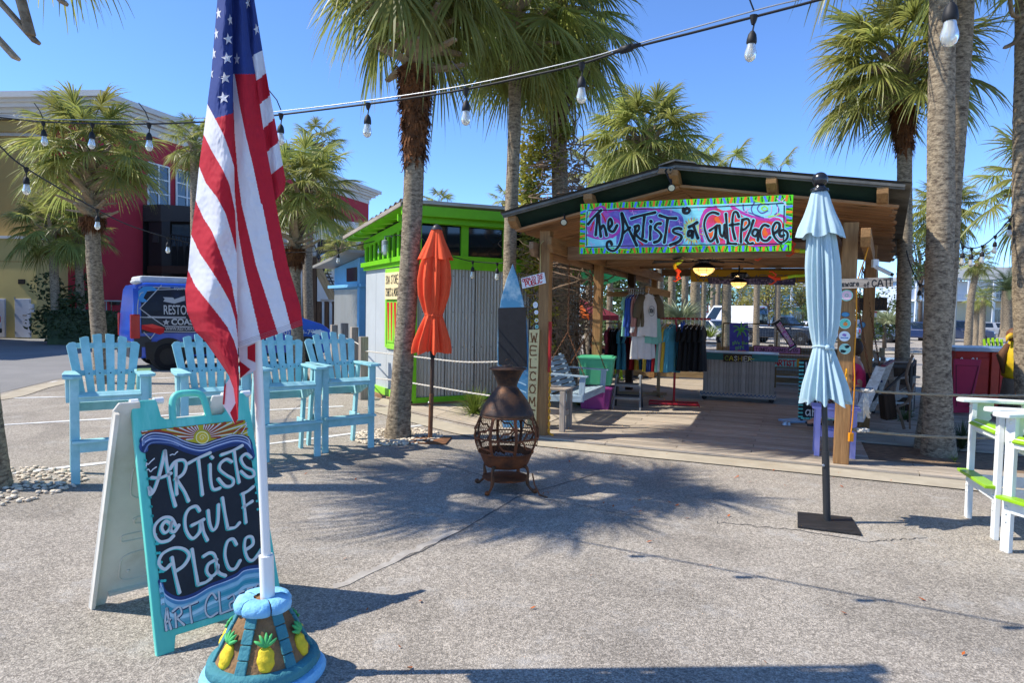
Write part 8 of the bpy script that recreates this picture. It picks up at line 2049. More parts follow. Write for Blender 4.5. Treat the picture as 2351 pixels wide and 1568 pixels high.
vp = D(30,250,34); B().lathe([(.5,-1.6),(.5,.1),(.55,.12),(.55,.2),(.5,.22),(.5,.45),(.3,.5)],16,Matrix.Translation(vp)).ob('roof_vent',MT['cornice'],tn,smooth=40)
wg = E('shade_block','unseen tan building block added off the left edge to shade the road','building',(-30,24,0)); box4('wall',V((-25,19.5,0)),V((0,1,0)),9,V((-1,0,0)),14,0,11.5,MT['tanst'],wg); box4('cornice',V((-24.8,19.3,0)),V((0,1,0)),9.4,V((-1,0,0)),14.4,11.5,11.9,MT['cornice'],wg)  # block outside the view, added to throw building shade on the road
# stairs and white building behind the blue van
wbp = E('white_building','long white flat roofed building behind the stairs','building',D(760,760,40)); a_,c_ = D(690,770,36),D(1010,770,46); d_ = (c_-a_); d_.z = 0; L_ = d_.length; d_.normalize()
box4('wall',V((a_.x,a_.y,0)),d_,L_,V((-d_.y,d_.x,0)),8,-.2,6.1,MT['cornice'],wbp); box4('parapet',V((a_.x,a_.y,0)) - V((-d_.y,d_.x,0))*.15,d_,L_,V((-d_.y,d_.x,0)),8.3,6.1,6.5,MT['whiteframe'],wbp)
for k in range(6): box4('window',V((a_.x,a_.y,0)) + d_*(1.2+1.6*k) - V((-d_.y,d_.x,0))*.03,d_,.9,V((-d_.y,d_.x,0)),.05,3.6,5.0,MT['glassblue'],wbp)
stt = E('staircase','outdoor timber staircase with black railings behind the blue van','staircase',D(750,780,30)); Y_ = 30
def SP(px,py,dy=0.0): return D(px,py,Y_+dy)
for dy in (0,1.3):
 board('stringer',SP(716,590,dy),SP(766,690,dy),.06,.35,MT['rail'],stt); board('stringer',SP(768,692,dy),SP(796,760,dy),.06,.3,MT['darkwood'],stt)
for k in range(12): p = SP(718,590).lerp(SP(766,688),k/11); board('tread',p,p + V((0,1.3,0)),.28,.05,MT['darkwood'],stt)
board('landing',SP(690,592,.6),SP(722,592,.6),1.3,.15,MT['rail'],stt); board('landing',SP(745,690,.6),SP(785,692,.6),1.3,.12,MT['greywood'],stt)
for x,y0_,y1_ in ((700,545,770),(722,590,770),(733,692,765),(750,692,765),(768,692,765)): board('post',V((*SP(x,y1_)[:2],-.1)),SP(x,y0_),.18,.18,MT['darkwood'],stt)
rl = B()
for dy in (0,1.3):
 for (A_,C_) in (((690,555),(720,560)),((720,560),(766,655)),((766,655),(792,700)),((690,588),(716,590)),((716,590),(762,682))): rl.beam(SP(*A_,dy),SP(*C_,dy),.05,.05)
 for k in range(16): p = SP(720,560,dy).lerp(SP(766,655,dy),k/15); rl.beam(p,p - UP*.75,.02,.02)
rl.ob('railing',MT['black'],stt)
bnr = board('banner_fence',SP(728,572,3),SP(800,577,3),.05,.95,MT['charc']); props(bnr,'dark mesh balcony screen carrying the round badge','screen')
yb_ = SP(746,598,2.9); ypl = Plane(yb_,V((1,0,0)),UP); yo = E('round_badge','round blue ringed badge reading YUM on the dark balcony screen','sign',yb_); 
for i,(r_,h_) in enumerate(((.36,'4f7fa0'),(.31,'d8d8d4'),(.27,'b9564c'),(.24,'4f7fa0'))): B().lathe([(r_,.0),(r_,.004),(0,.004)],24,ypl.mat() @ Matrix.Translation((0,0,.004*i))).ob('disc',pmat(h_),yo)
b = B(); fit_text(b,'YUM',-.19,.19,-.08,.17,.04,.02); b.ob('lettering',pmat('d8d8d4'),yo,ypl.mat())

# ---------------------------------------------------------------- townhouses beyond the parking lot
MT['tq'] = mat('turquoise_siding','7fb0b2',.7,var=.04); MT['bluewh'] = mat('blue_white_siding','c3cfe0',.7,var=.04); MT['beige'] = mat('beige_siding','d3c6ae',.7,var=.04); MT['whs'] = mat('white_siding','dcdee0',.7,var=.03); MT['hroof'] = mat('grey_roof','8d908f',.6,var=.08)
HB,YH = -.42,105.0
def house(label,x0_,x1_,ytop,mts,roof='slope',gable=False,dy=0.0,posts=True,fl=(735,690,645)):
 Y = YH+dy; zs = [HB] + [D((x0_+x1_)/2,y,Y).z for y in fl[1:]]; X0,X1 = D(x0_,700,Y).x,D(x1_,700,Y).x; zt = D((x0_+x1_)/2,ytop,Y).z; zs[0] = HB
 t = E('townhouse',label,'house',((X0+X1)/2,Y,HB)); n = len(zs)-1; W_ = X1-X0
 for k in range(n): B().hexa([(X0,Y,zs[k]),(X1,Y,zs[k]),(X1,Y+9,zs[k]),(X0,Y+9,zs[k])],[(X0,Y,zs[k+1]-.02),(X1,Y,zs[k+1]-.02),(X1,Y+9,zs[k+1]-.02),(X0,Y+9,zs[k+1]-.02)]).ob('wall',mts[k],t)
 ze = zs[-1]; ov = .5
 if gable: B().prism([(X0-ov,Y-1.6,ze),(X1+ov,Y-1.6,ze),((X0+X1)/2,Y-1.6,zt)],(0,10,0)).ob('gable',mts[-1],t); B().hexa([(X0-ov,Y-1.8,ze),((X0+X1)/2,Y-1.8,zt),((X0+X1)/2,Y+9,zt),(X0-ov,Y+9,ze)],[(X0-ov,Y-1.8,ze+.25),((X0+X1)/2,Y-1.8,zt+.25),((X0+X1)/2,Y+9,zt+.25),(X0-ov,Y+9,ze+.25)]).hexa([((X0+X1)/2,Y-1.8,zt),(X1+ov,Y-1.8,ze),(X1+ov,Y+9,ze),((X0+X1)/2,Y+9,zt)],[((X0+X1)/2,Y-1.8,zt+.25),(X1+ov,Y-1.8,ze+.25),(X1+ov,Y+9,ze+.25),((X0+X1)/2,Y+9,zt+.25)]).ob('roof',MT['hroof'],t)
 else: B().hexa([(X0-ov,Y-1.6,ze),(X1+ov,Y-1.6,ze),(X1+ov,Y+4.5,zt),(X0-ov,Y+4.5,zt)],[(X0-ov,Y-1.6,ze+.25),(X1+ov,Y-1.6,ze+.25),(X1+ov,Y+4.5,zt+.25),(X0-ov,Y+4.5,zt+.25)]).ob('roof',MT['hroof'],t)
 nb = max(1,int(round(W_/3.4)))
 for k in range(n):
  for j in range(nb):
   xc = X0 + W_*(j+.5)/nb; h = zs[k+1]-zs[k]; ww = 1.5 if (j+k) % 2 else 1.1
   f = B().box((xc,Y-.06,zs[k]+h*.42),(ww,.1,h*.66)).ob('window',MT['whiteframe'],t)
   for s in (-1,1): B().box((xc+s*ww*.23,Y-.13,zs[k]+h*.42),(ww*.36,.05,h*.56)).ob('pane',MT['glassblue'],f)
 if posts:
  for k in range(n):
   z0_,z1_ = zs[k],zs[k+1]
   if k: B().box(((X0+X1)/2,Y-.8,z0_),(W_+.4,1.8,.28)).ob('porch_floor',MT['whs'],t)
   rl = B(); 
   if k:
    rl.box(((X0+X1)/2,Y-1.6,z0_+1.05),(W_+.3,.08,.1)).box(((X0+X1)/2,Y-1.6,z0_+.3),(W_+.3,.06,.06))
    for q in range(int(W_/.28)): rl.box((X0+.28*q,Y-1.6,z0_+.65),(.06,.05,.75))
    rl.ob('railing',MT['whs'],t)
   for j in range(nb+1): B().box((X0+W_*j/nb,Y-1.6,(z0_+z1_)/2),(.28,.28,z1_-z0_)).ob('porch_post',MT['whs'],t)
 return t
house('bluish white gabled townhouse between the pavilion and thick palm',2088,2128,636,[MT['bluewh'],MT['bluewh']],gable=True); house('long white and beige townhouse right of the thick palm',2148,2262,611,[MT['beige'],MT['whs']]); house('white and beige townhouse at the right edge',2264,2370,612,[MT['beige'],MT['whs']],dy=1.5)
house('turquoise townhouse with white porches behind the white van',1690,1760,640,[MT['tq'],MT['tq']],fl=(735,700,660)); house('turquoise townhouse with white porches behind the dark pickup',1762,1850,640,[MT['tq'],MT['tq']],fl=(735,703,662),dy=1); house('turquoise townhouse behind the pale blue umbrella',1852,1935,640,[MT['tq'],MT['tq']],fl=(735,703,662),dy=2)
house('narrow turquoise house with a blue tarp on its roof left of the van',1588,1625,655,[MT['whs'],MT['tq']],fl=(742,715,672),posts=False,dy=-25); 
tr_ = [D(1584,655,78),D(1613,658,78),D(1612,672,77),D(1582,670,77)]; o = B().hexa(tr_,[p + V((0,.2,.1)) for p in tr_]).ob('roof_tarp',mat('blue_tarp','2f7fd0',.6,var=.2,ns=1)); props(o,'bright blue tarp on the roof of the narrow turquoise house','tarp')
house('low pale house seen left of the thin trunks',1500,1585,700,[MT['whs']],fl=(745,722),posts=False,dy=-10)
fw = B(); r = random.Random(77)
leaves(fw,9000,lambda: V((r.uniform(-190,230),r.uniform(180,215),r.uniform(-1,8.5)*(.75+.25*math.sin(r.random()*6)))),.5,1.3,r); fwo = fw.ob('far_woods',MT['pine'],kind='stuff'); fwo['label'] = 'dark band of far woods beyond the houses'; fwo['category'] = 'woods'
# red lift boom with its basket
bl = E('boom_lift','red boom lift raised before the narrow turquoise house','boom lift',D(1560,775,58)); Yb = 58
B().beam(D(1545,745,Yb),D(1590,738,Yb),.35,.35).beam(D(1588,738,Yb),D(1602,715,Yb),.3,.3).ob('boom',MT['redlamp'],bl)
cg = B(); q = [D(1602,716,Yb),D(1625,716,Yb),D(1625,698,Yb),D(1602,698,Yb)]
for dy in (0,1.2):
 for k in range(3):
  for (A_,C_) in ((q[0].lerp(q[3],k/2),q[1].lerp(q[2],k/2)),(q[0].lerp(q[1],k/2),q[3].lerp(q[2],k/2))): cg.beam(A_+V((0,dy,0)),C_+V((0,dy,0)),.09,.09)
cg.ob('basket',MT['redlamp'],bl); p = D(1548,775,Yb); B().box((p.x,p.y,p.z*0+.5),(2.6,2,1.0)).ob('chassis',MT['black'],bl,bevel=.1)
for s in (-1,1):
 for d in (-.8,.8): B().lathe([(0,-.15),(.45,-.15),(.45,.15),(0,.15)],14,Matrix.Translation(V((p.x+s*.9,p.y+d,.0))) @ Matrix.Rotation(R(90),4,'X'),cap=False).ob('wheel',MT['tyre'],bl)
# lamp posts
for px,y,top,lb in ((1604,34,560,'thin pale post seen left of the white car'),(2190,40,640,'galvanised lamp post left of the leaning palm'),(2163,42,700,'short pale pole behind the thick palm')):
 b0 = D(px-2,800,y); b0.z = gz(b0.x,b0.y); o = B().tube([b0,D(px+(6 if px > 2000 else 0),top,y)],.07,8).ob('lamp_post',MT['galv'],smooth=True); props(o,lb,'lamp post')
 tp2 = D(px+(6 if px > 2000 else 0),top,y); B().box(tp2,(.35,.2,.12)).ob('lamp_head',MT['galv'],o)
k1_,k2_ = gy(1480,812),gy(2080,818)
ks = spline([gy(1440,806),gy(1600,806),gy(1760,808),gy(1920,809),gy(2100,811),gy(2330,812)],6); ribbon(B(),ks,2.4,.05).ob('pavement',MT['conc'],kind='structure')
gs_ = [gy(1440,832),gy(1640,832),gy(1900,835),gy(1900,820),gy(1440,818)]; B().poly([p + UP*.02 for p in gs_]).ob('grass_strip',MT['grass'],kind='structure')
B().poly([V((-1,125,.02-.42)),V((120,125,-.4)),V((120,96,-.4)),V((-1,96,-.4))]).ob('lawn',MT['grass'],kind='structure')
# ---------------------------------------------------------------- vehicles
PW = {}
def carpaint(h):
 if h not in PW: PW[h] = mat('car_paint',h,.3,var=.03,ns=2,coat=.8,spec=.5)
 return PW[h]
def wheel(t,x,y,r,M):
 W = M @ Matrix.Translation((x,y,r)) @ Matrix.Rotation(R(90),4,'X')
 o = B().lathe([(r*.62,-.11),(r*.93,-.11),(r,-.07),(r,.07),(r*.93,.11),(r*.62,.11)],24,W,cap=False).ob('wheel',MT['tyre'],t,smooth=40)
 s = 1 if y < 0 else -1
 rb = B().lathe([(r*.63,.06*s),(r*.6,.085*s),(r*.55,.06*s),(.0,.05*s)],20,W,cap=False)
 for k in range(6):
  a = k*math.pi/3; d = V((math.cos(a),math.sin(a),0)); rb.add([W @ (d*.06+V((-d.y*.03,d.x*.03,.09*s))),W @ (d*.06+V((d.y*.03,-d.x*.03,.09*s))),W @ (d*r*.58+V((d.y*.04,-d.x*.04,.075*s))),W @ (d*r*.58+V((-d.y*.04,d.x*.04,.075*s)))],[(0,1,2,3)])
 rb.ob('rim',MT['rim'],o)
 return o
def car(label,cat,p,head,col,kind='suv',L=4.7,Wd=1.9,H=1.7,group='cars in the parking lot',r=.36):
 h = V((head[0],head[1],0)).normalized(); M = Matrix.Translation(V(p)) @ Matrix.Rotation(math.atan2(h.y,h.x),4,'Z')
 t = E({'suv': 'parked_car','pickup': 'pickup_truck','van': 'white_van','sedan': 'parked_car'}[kind],label,cat,V(p),math.atan2(h.y,h.x),group)
 m = carpaint(col); hl = L/2; z0 = .26 if kind != 'pickup' else .42; belt = .62*H if kind != 'van' else .5*H
 hood = belt*.97 if kind != 'van' else belt
 nose = hl-.06
 low = [(-hl,z0+.12),(-hl+.08,z0),(hl-.2,z0),(hl,z0+.15),(hl,hood*.72),(hl-.12,hood*.9),(hl*.55 if kind != 'van' else hl*.8,hood),(-hl*.2,belt),(-hl+.04,belt),(-hl,belt*.92)]
 B().prism([(x,-Wd/2,z) for x,z in low],(0,Wd,0)).ob('body',m,t,M,bevel=.09,smooth=40)
 if kind == 'pickup': b0_,b1_,t0_,t1_ = -hl*.12,hl*.42,-hl*.08,hl*.2
 elif kind == 'van': b0_,b1_,t0_,t1_ = -hl+.03,hl*.78,-hl+.12,hl*.45
 elif kind == 'sedan': b0_,b1_,t0_,t1_ = -hl*.72,hl*.42,-hl*.42,hl*.08
 else: b0_,b1_,t0_,t1_ = -hl+.06,hl*.46,-hl*.82,hl*.12
 wb,wt = Wd*.48,Wd*.385
 bq = [V((b0_,-wb,belt-.03)),V((b1_,-wb,belt-.03)),V((b1_,wb,belt-.03)),V((b0_,wb,belt-.03))]; tq_ = [V((t0_,-wt,H)),V((t1_,-wt,H)),V((t1_,wt,H)),V((t0_,wt,H))]
 B().hexa(bq,tq_).ob('cabin',m,t,M,bevel=.07,smooth=40)
 def glass(name,a,b_,c,d,n):
  f = lambda u,v_: a.lerp(b_,u).lerp(d.lerp(c,u),v_)
  Q = [f(.06,.12),f(.94,.12),f(.94,.88),f(.06,.88)]; nn = (Q[1]-Q[0]).cross(Q[3]-Q[0]).normalized()*.012*n
  B().hexa([q - nn for q in Q],[q + nn for q in Q]).ob(name,MT['glassdark'],t,M)
 glass('windscreen',bq[1],bq[2],tq_[2],tq_[1],1); glass('rear_window',bq[3],bq[0],tq_[0],tq_[3],1)
 splits = (.0,.5,1.0) if kind != 'van' else (.72,1.0)
 for s in ((0,1,1,0),(3,2,2,3)):
  for k in range(len(splits)-1):
   u0,u1 = splits[k]+.03,splits[k+1]-.03; A_,C_ = bq[s[0]],bq[s[1]]; D_,F_ = tq_[s[2]],tq_[s[3]]
   glass('side_window',A_.lerp(C_,u0),A_.lerp(C_,u1),F_.lerp(D_,u1),F_.lerp(D_,u0),1)
 if kind == 'pickup': B().hexa([V((-hl+.1,-Wd*.4,belt+.005)),V((b0_-.05,-Wd*.4,belt+.005)),V((b0_-.05,Wd*.4,belt+.005)),V((-hl+.1,Wd*.4,belt+.005))],[V((-hl+.1,-Wd*.4,belt+.02)),V((b0_-.05,-Wd*.4,belt+.02)),V((b0_-.05,Wd*.4,belt+.02)),V((-hl+.1,Wd*.4,belt+.02))]).ob('bed',MT['black'],t,M)
 for x in (-hl*.6,hl*.62):
  for s in (-1,1):
   B().lathe([(0,-.02),(r*1.13,-.02),(r*1.13,.02),(0,.02)],22,M @ Matrix.Translation((x,s*(Wd/2-.005),r*1.02)) @ Matrix.Rotation(R(90),4,'X'),cap=False).ob('wheel_arch',MT['black'],t); wheel(t,x,s*(Wd/2-.07),r,M)
 B().box((hl-.01,0,hood*.62),(.06,Wd*.5,hood*.26)).ob('grille',MT['black'] if kind != 'pickup' else MT['chrome'],t,M,bevel=.02); B().box((hl+.01,0,z0+.16),(.16,Wd*.96,.2)).ob('front_bumper',MT['chrome'] if kind == 'pickup' else m,t,M,bevel=.04); B().box((-hl-.01,0,z0+.16),(.14,Wd*.94,.2)).ob('rear_bumper',MT['black'],t,M,bevel=.04)
 for s in (-1,1):
  B().box((hl-.06,s*Wd*.36,hood*.74),(.16,Wd*.2,.15)).ob('headlight',MT['lampglass'],t,M,bevel=.03); B().box((-hl-.0,s*Wd*.42,belt*.8),(.08,.14,.28)).ob('taillight',MT['redlamp'],t,M,bevel=.02); B().box((b1_-.25,s*(Wd/2+.1),belt+.08),(.1,.2,.14)).ob('wing_mirror',m,t,M,bevel=.03)
  for k in range(2): B().box((-.1-k*.95*1.0+.3,s*(Wd/2+.002),belt*.82),(.14,.02,.03)).ob('door_handle',MT['chrome'],t,M)
 return t,M
def carat(px,py,**k): return gy(px,py)
car('white crossover car seen over the cashier counter','car',gy(1632,788),(.62,-.78),'c9ccd2','suv',4.7,1.9,1.66)
p = gy(1690,777); vt,vM = car('tall white high roofed van with pale blue lettering','van',p+V((.2,2,0)),(-.6,.8),'d3d5da','van',6.0,2.05,2.75,r=.38)
bk = Plane(vM @ V((-3.02,1.02,0)),(vM.to_3x3() @ V((0,-1,0))),UP); b = B(); fit_text(b,'360BLUE',.45,1.75,2.12,.26,.05,.02); b.ob('lettering',pmat('5f8fb8'),vt,bk.mat())
B().hexa([(.35,1.25,.0),(1.7,1.25,0),(1.7,1.95,-.02),(.35,1.95,-.02)],[(.35,1.25,.02),(1.7,1.25,.02),(1.7,1.95,.0),(.35,1.95,.0)]).ob('rear_glass',MT['glassdark'],vt,bk.mat()); B().box((1.02,2.62,.03),(.3,.07,.04)).ob('brake_light',MT['redlamp'],vt,bk.mat())
sd_ = Plane(vM @ V((2.6,1.03,0)),(vM.to_3x3() @ V((-1,0,0))),UP); b = B(); fit_text(b,'TAXiS',1.6,3.0,1.2,.24,.045,.02); b.ob('lettering',pmat('5f8fb8'),vt,sd_.mat())
car('dark navy crew cab pickup truck with chrome grille','pickup',gy(1790,789),(.72,-.69),'1d2737','pickup',5.9,2.05,2.0,r=.44)
car('silver blue pickup truck beside the pale blue umbrella','pickup',gy(1893,787)+V((1.2,1.5,0)),(-.5,.86),'6f86a8','pickup',5.7,2.0,1.95,r=.42)
car('white car far behind the two pickups','car',gy(1850,773),(-.6,.8),'c9ccd2','sedan',4.6,1.8,1.45,r=.33)
car('slate grey sport utility car left of the slim right trunk','car',gy(2012,786)+V((0,1,0)),(.75,-.66),'4a5a70','suv',4.8,1.95,1.78)
car('dark blue car right of the slim right trunk','car',gy(2112,782),(.7,-.7),'24365c','suv',4.7,1.9,1.65)
car('dark grey blue sport utility car right of the thick palm','car',gy(2222,786)+V((0,1,0)),(.8,-.6),'333f58','suv',4.85,2.0,1.85)
car('dark car far behind the thick palm','car',gy(2272,770),(.8,-.6),'2a2f38','sedan',4.6,1.85,1.45,r=.33); car('pale grey car far right in the lot','car',gy(2300,774),(.8,-.6),'8f949b','suv',4.6,1.85,1.6); car('black car behind the left timber post','car',gy(1378,770),(-.9,.4),'24262b','sedan',4.6,1.85,1.5,r=.33)
car('white sport utility car cut by the left edge','car',V((-24.6,29.4,0)),(-.9,.35),'c9ccd2','suv',4.9,1.95,1.85,group='cars by the yellow annex')
# golf cart by the maroon wall
gp = D(281,776,29.5); gp.z = 0; gM = Matrix.Translation(gp) @ Matrix.Rotation(R(-160),4,'Z')
gc = E('golf_cart','black golf cart with rear cargo bed at the foot of the maroon wall','golf cart',gp,R(-160))
B().box((.75,0,.48),(.95,1.15,.42)).box((0,0,.4),(1.1,1.1,.22)).ob('body',MT['black'],gc,gM,bevel=.06); B().box((1.0,0,.85),(1.1,1.2,.3)).ob('cargo_bed',MT['blackgloss'],gc,gM,bevel=.03); B().box((.15,0,.72),(.5,1.0,.16)).box((.42,0,.98),(.14,1.0,.45)).ob('seat',MT['darkcan'],gc,gM,bevel=.05)
B().prism([(-.5,-.55,.35),(-1.15,-.5,.4),(-1.1,-.5,.75),(-.6,-.55,.9)],(0,1.1,0)).ob('front_cowl',MT['black'],gc,gM,bevel=.05); fb = B()
for sy in (-.5,.5): fb.beam((-.65,sy,.85),(-.35,sy,1.75),.04,.04).beam((.5,sy,.8),(.5,sy,1.75),.04,.04)
fb.ob('roof_frame',MT['galv'],gc,gM); B().box((.05,0,1.78),(1.5,1.2,.06)).ob('canopy',mat('pale_canopy','9c9c98',.7),gc,gM,bevel=.02)
for x in (-.75,.85):
 for s in (-1,1): wheel(gc,x,s*.52,.25,gM)

# the wrapped blue service van
vr,vf = V((-8.985,17.841,0)),V((-6.064,20.122,0)); vh = (vf-vr).normalized(); vnr = V((vh.y,-vh.x,0))
MT['vblue'] = mat('van_blue','1c50c4',.3,var=.12,ns=1.4,coat=.8,spec=.5,col2='143a92',amt=.35); MT['vdark'] = mat('van_wrap','141828',.45,var=.25,ns=1.2,coat=.15,spec=.3,col2='222c50',amt=.25)
van = E('service_van','blue and charcoal wrapped service van with rooftop unit parked behind the flag','van',(vr+vf)/2)
vM = Matrix(((vh.x,-vnr.x,0,vr.x),(vh.y,-vnr.y,0,vr.y),(0,0,1,0),(0,0,0,1)))    # x forward from the rear axle, y away from the viewer
prof = [(-.84,.42),(-.86,.9),(-.82,1.5),(-.76,2.1),(-.7,2.22),(-.5,2.28),(2.3,2.28),(2.75,2.22),(3.05,2.05),(3.65,1.38),(4.25,1.2),(4.55,1.0),(4.68,.8),(4.7,.45),(4.6,.33),(-.78,.33)]
b = B(); cs_ = [(0.0,.05),(.04,.0),(.5,.0)]
def hw(z): return 0 if z < 1.2 else .13*((z-1.2)/1.2)**1.6
vs = []; n = len(prof)
def ins(x): return .0 if x < 3.0 else .10*((x-3.0)/1.7)**2*1.6
for side in (0,1):
 for x,z in prof: y = hw(z) + ins(x); vs.append((x,y if side == 0 else 2.0-y,z))
b.add(vs,[tuple(range(n)),tuple(range(n,2*n))[::-1]] + [(i,n+i,n+(i+1) % n,(i+1) % n) for i in range(n)])
b.ob('body',MT['vblue'],van,vM,bevel=.05,smooth=40)
vpl = Plane(vr + vnr*.001,vh,UP); VPM = vpl.mat()
def vy(z): return -hw(z)                     # the side leans in above the belt
def vpatch(name,pts,mt,off,par=van):
 P = [(x,z,off - hw(z) - ins(x)) for x,z in pts]; return B().poly(P).ob(name,mt,par,VPM)
def strip(name,x0_,x1_,z0_,z1_,mt,off,nz=6):
 b = B(); nx_ = 8
 b.grid(lambda u,v_: (lerp(x0_,x1_,u),lerp(z0_,z1_,v_),off - hw(lerp(z0_,z1_,v_)) - ins(lerp(x0_,x1_,u))),nx_,nz); return b.ob(name,mt,van,VPM)
wr = strip('dark_wrap',-.62,2.5,.98,2.16,MT['vdark'],.006); strip('lower_cladding',-.8,-.4,.62,.9,mat('grey_clad','2f3238',.5),.008); strip('lower_cladding',.45,2.5,.40,.8,MT['vdark'],.008)
strip('rear_quarter',-.8,-.64,1.0,2.12,MT['vblue'],.008)
lc_ = pmat('aeb2ba')
def vline(P,w_=.02,name='pinstripe',mt=None):
 b = B()
 Q = [vpl.pix(*q) for q in P]
 brush(b,Q,w_,z=0,n=3,taper=False); b.v = [(x,y,.013 - hw(y) - ins(x)) for x,y,z in b.v]; return b.ob(name,mt or lc_,van,VPM)
for P in (((316,728),(318,689),(336,668),(426,663)),((316,728),(426,731)),((321,708),(346,682),(372,655)),((321,708),(350,730),(378,749)),((339,727),(426,728)),((378,749),(440,750)),((376,761),(460,762)),((330,763),(345,778)),((345,778),(356,764)),((335,796),(352,812)),((350,659),(392,660))): vline([P[0],((P[0][0]+P[-1][0])/2,(P[0][1]+P[-1][1])/2),P[-1]] if len(P) == 2 else P,.022)
wv = vpatch('swimmer_blue',[vpl.pix(*q) for q in ((318,668),(330,658),(350,657),(362,664),(358,668),(340,667),(334,676),(330,684),(340,692),(326,694),(318,688))],pmat('3f8fd0'),.014)
vpatch('red_box',[vpl.pix(*q) for q in ((325,746),(350,750),(377,754),(376,764),(366,768),(325,756))],pmat('b5161c'),.014); vpatch('red_box_top',[vpl.pix(*q) for q in ((326,746),(350,744),(378,753),(352,754))],pmat('d8403a'),.015)
vpatch('ribbon',[vpl.pix(*q) for q in ((375,682),(398,683),(401,687),(425,679),(425,690),(401,697),(375,692),(379,687))],lc_,.014)
def vtext(s,corner0,corner1,hpx,name='lettering',mt=None,bold=.012):
 cu = bpy.data.curves.new('txt','FONT'); cu.body = s; cu.size = 1; cu.offset = bold; to = bpy.data.objects.new('txt',cu); sc.collection.objects.link(to)
 dg = bpy.context.evaluated_depsgraph_get(); me = bpy.data.meshes.new_from_object(to.evaluated_get(dg)); bpy.data.objects.remove(to); xs_ = [v.co.x for v in me.vertices]; ys_ = [v.co.y for v in me.vertices]
 a_,c_ = vpl.pix(*corner0),vpl.pix(*corner1); kx = (c_[0]-a_[0])/(max(xs_)-min(xs_)); H_ = hpx*(18.5/FV); ky = H_/(max(ys_)-min(ys_)); sl = (c_[1]-a_[1])/(c_[0]-a_[0])
 for v in me.vertices: x = a_[0]+(v.co.x-min(xs_))*kx; z = a_[1]+(v.co.y-min(ys_))*ky + (x-a_[0])*sl*0; v.co = (x,z,.016 - hw(z) - ins(x))
 me.materials.append(mt or MT['vtext']); me.name = name; o = bpy.data.objects.new(name,me); place(o,van,VPM); return o
MT['vtext'] = mat('pale_lettering','b9bcc2',.4,var=.05)
vtext('RESTORATION',(376,722),(492,722),21); vtext('COAST',(393,746),(455,746),14,bold=.03); vtext('WWW.RESTORATIONCOAST.COM',(379,758.5),(505,758.5),7.5); vtext('EQUIPMENT',(401,666),(446,666),6.5)
st5 = [(vpl.pix(381,727)[0] + (.09 if k % 2 == 0 else .04)*math.sin(k*math.pi/5),vpl.pix(381,740)[1] + (.09 if k % 2 == 0 else .04)*math.cos(k*math.pi/5)) for k in range(10)]; vpatch('painted_star',st5,lc_,.014)
vtext('(850) 650-7903',(625,772),(740,772),16)
B().box((-.77,0,1.15),(.22,.1,.62)).ob('taillight',MT['redlamp'],van,vM @ Matrix.Translation((0,.028,0)),bevel=.02); B().box((-.78,1.95,1.15),(.2,.1,.62)).ob('taillight',MT['redlamp'],van,vM,bevel=.02)
B().box((-.76,1.0,.55),(.3,2.02,.42)).ob('rear_bumper',mat('bumper_grey','33363c',.6),van,vM,bevel=.05); B().box((4.62,1.0,.5),(.2,1.7,.34)).ob('front_bumper',MT['vblue'],van,vM,bevel=.05)
B().box((.4,1.0,2.36),(2.0,1.3,.2)).ob('roof_unit',mat('roof_unit_white','bfc0be',.5),van,vM,bevel=.06); B().sphere((-.72,.2,2.28),.09,10,6,(1.4,1,.7)).ob('roof_lamp',MT['whiteframe'],van,vM)
for x in (0,3.71):
 B().lathe([(0,-.02),(.45,-.02),(.45,.02),(0,.02)],24,vM @ Matrix.Translation((x,.01,.40)) @ Matrix.Rotation(R(90),4,'X'),cap=False).ob('wheel_arch',MT['black'],van)
 for y in (.07,1.93): wheel(van,x,y,.36,vM @ Matrix.Diagonal((1,1,1,1)))
hl_ = [vpl.pix(*q) for q in ((712,762),(730,768),(748,774),(752,762),(735,757))]; B().prism([(x,z,.02 - ins(x)) for x,z in hl_],(0,0,-.2)).ob('headlight',MT['lampglass'],van,VPM,bevel=.01)
for y,sgn in ((.0,1),(2.0,-1)):
 q = [(2.55,1.35),(3.5,1.38),(3.05,1.98),(2.55,2.1)]; B().poly([(x,(hw(z)+ins(x)-.012) if sgn > 0 else 2-(hw(z)+ins(x)-.012),z) for x,z in q]).ob('side_window',MT['glassdark'],van,vM)
B().poly([(3.08,.3,2.1),(3.08,1.7,2.1),(3.66,1.75,1.42),(3.66,.25,1.42)]).ob('windscreen_base',MT['glassdark'],van,vM @ Matrix.Translation((.012,0,.012)))
B().box((3.3,-.12,1.45),(.12,.2,.28)).ob('wing_mirror',MT['black'],van,vM,bevel=.03); B().beam((-.42,.0,.75),(-.40,.0,.3),.05,.25).ob('mud_flap',MT['black'],van,vM)
B().tube([(.2,.1,.33),(3.3,.1,.33)],.05,6).ob('side_step',MT['black'],van,vM)

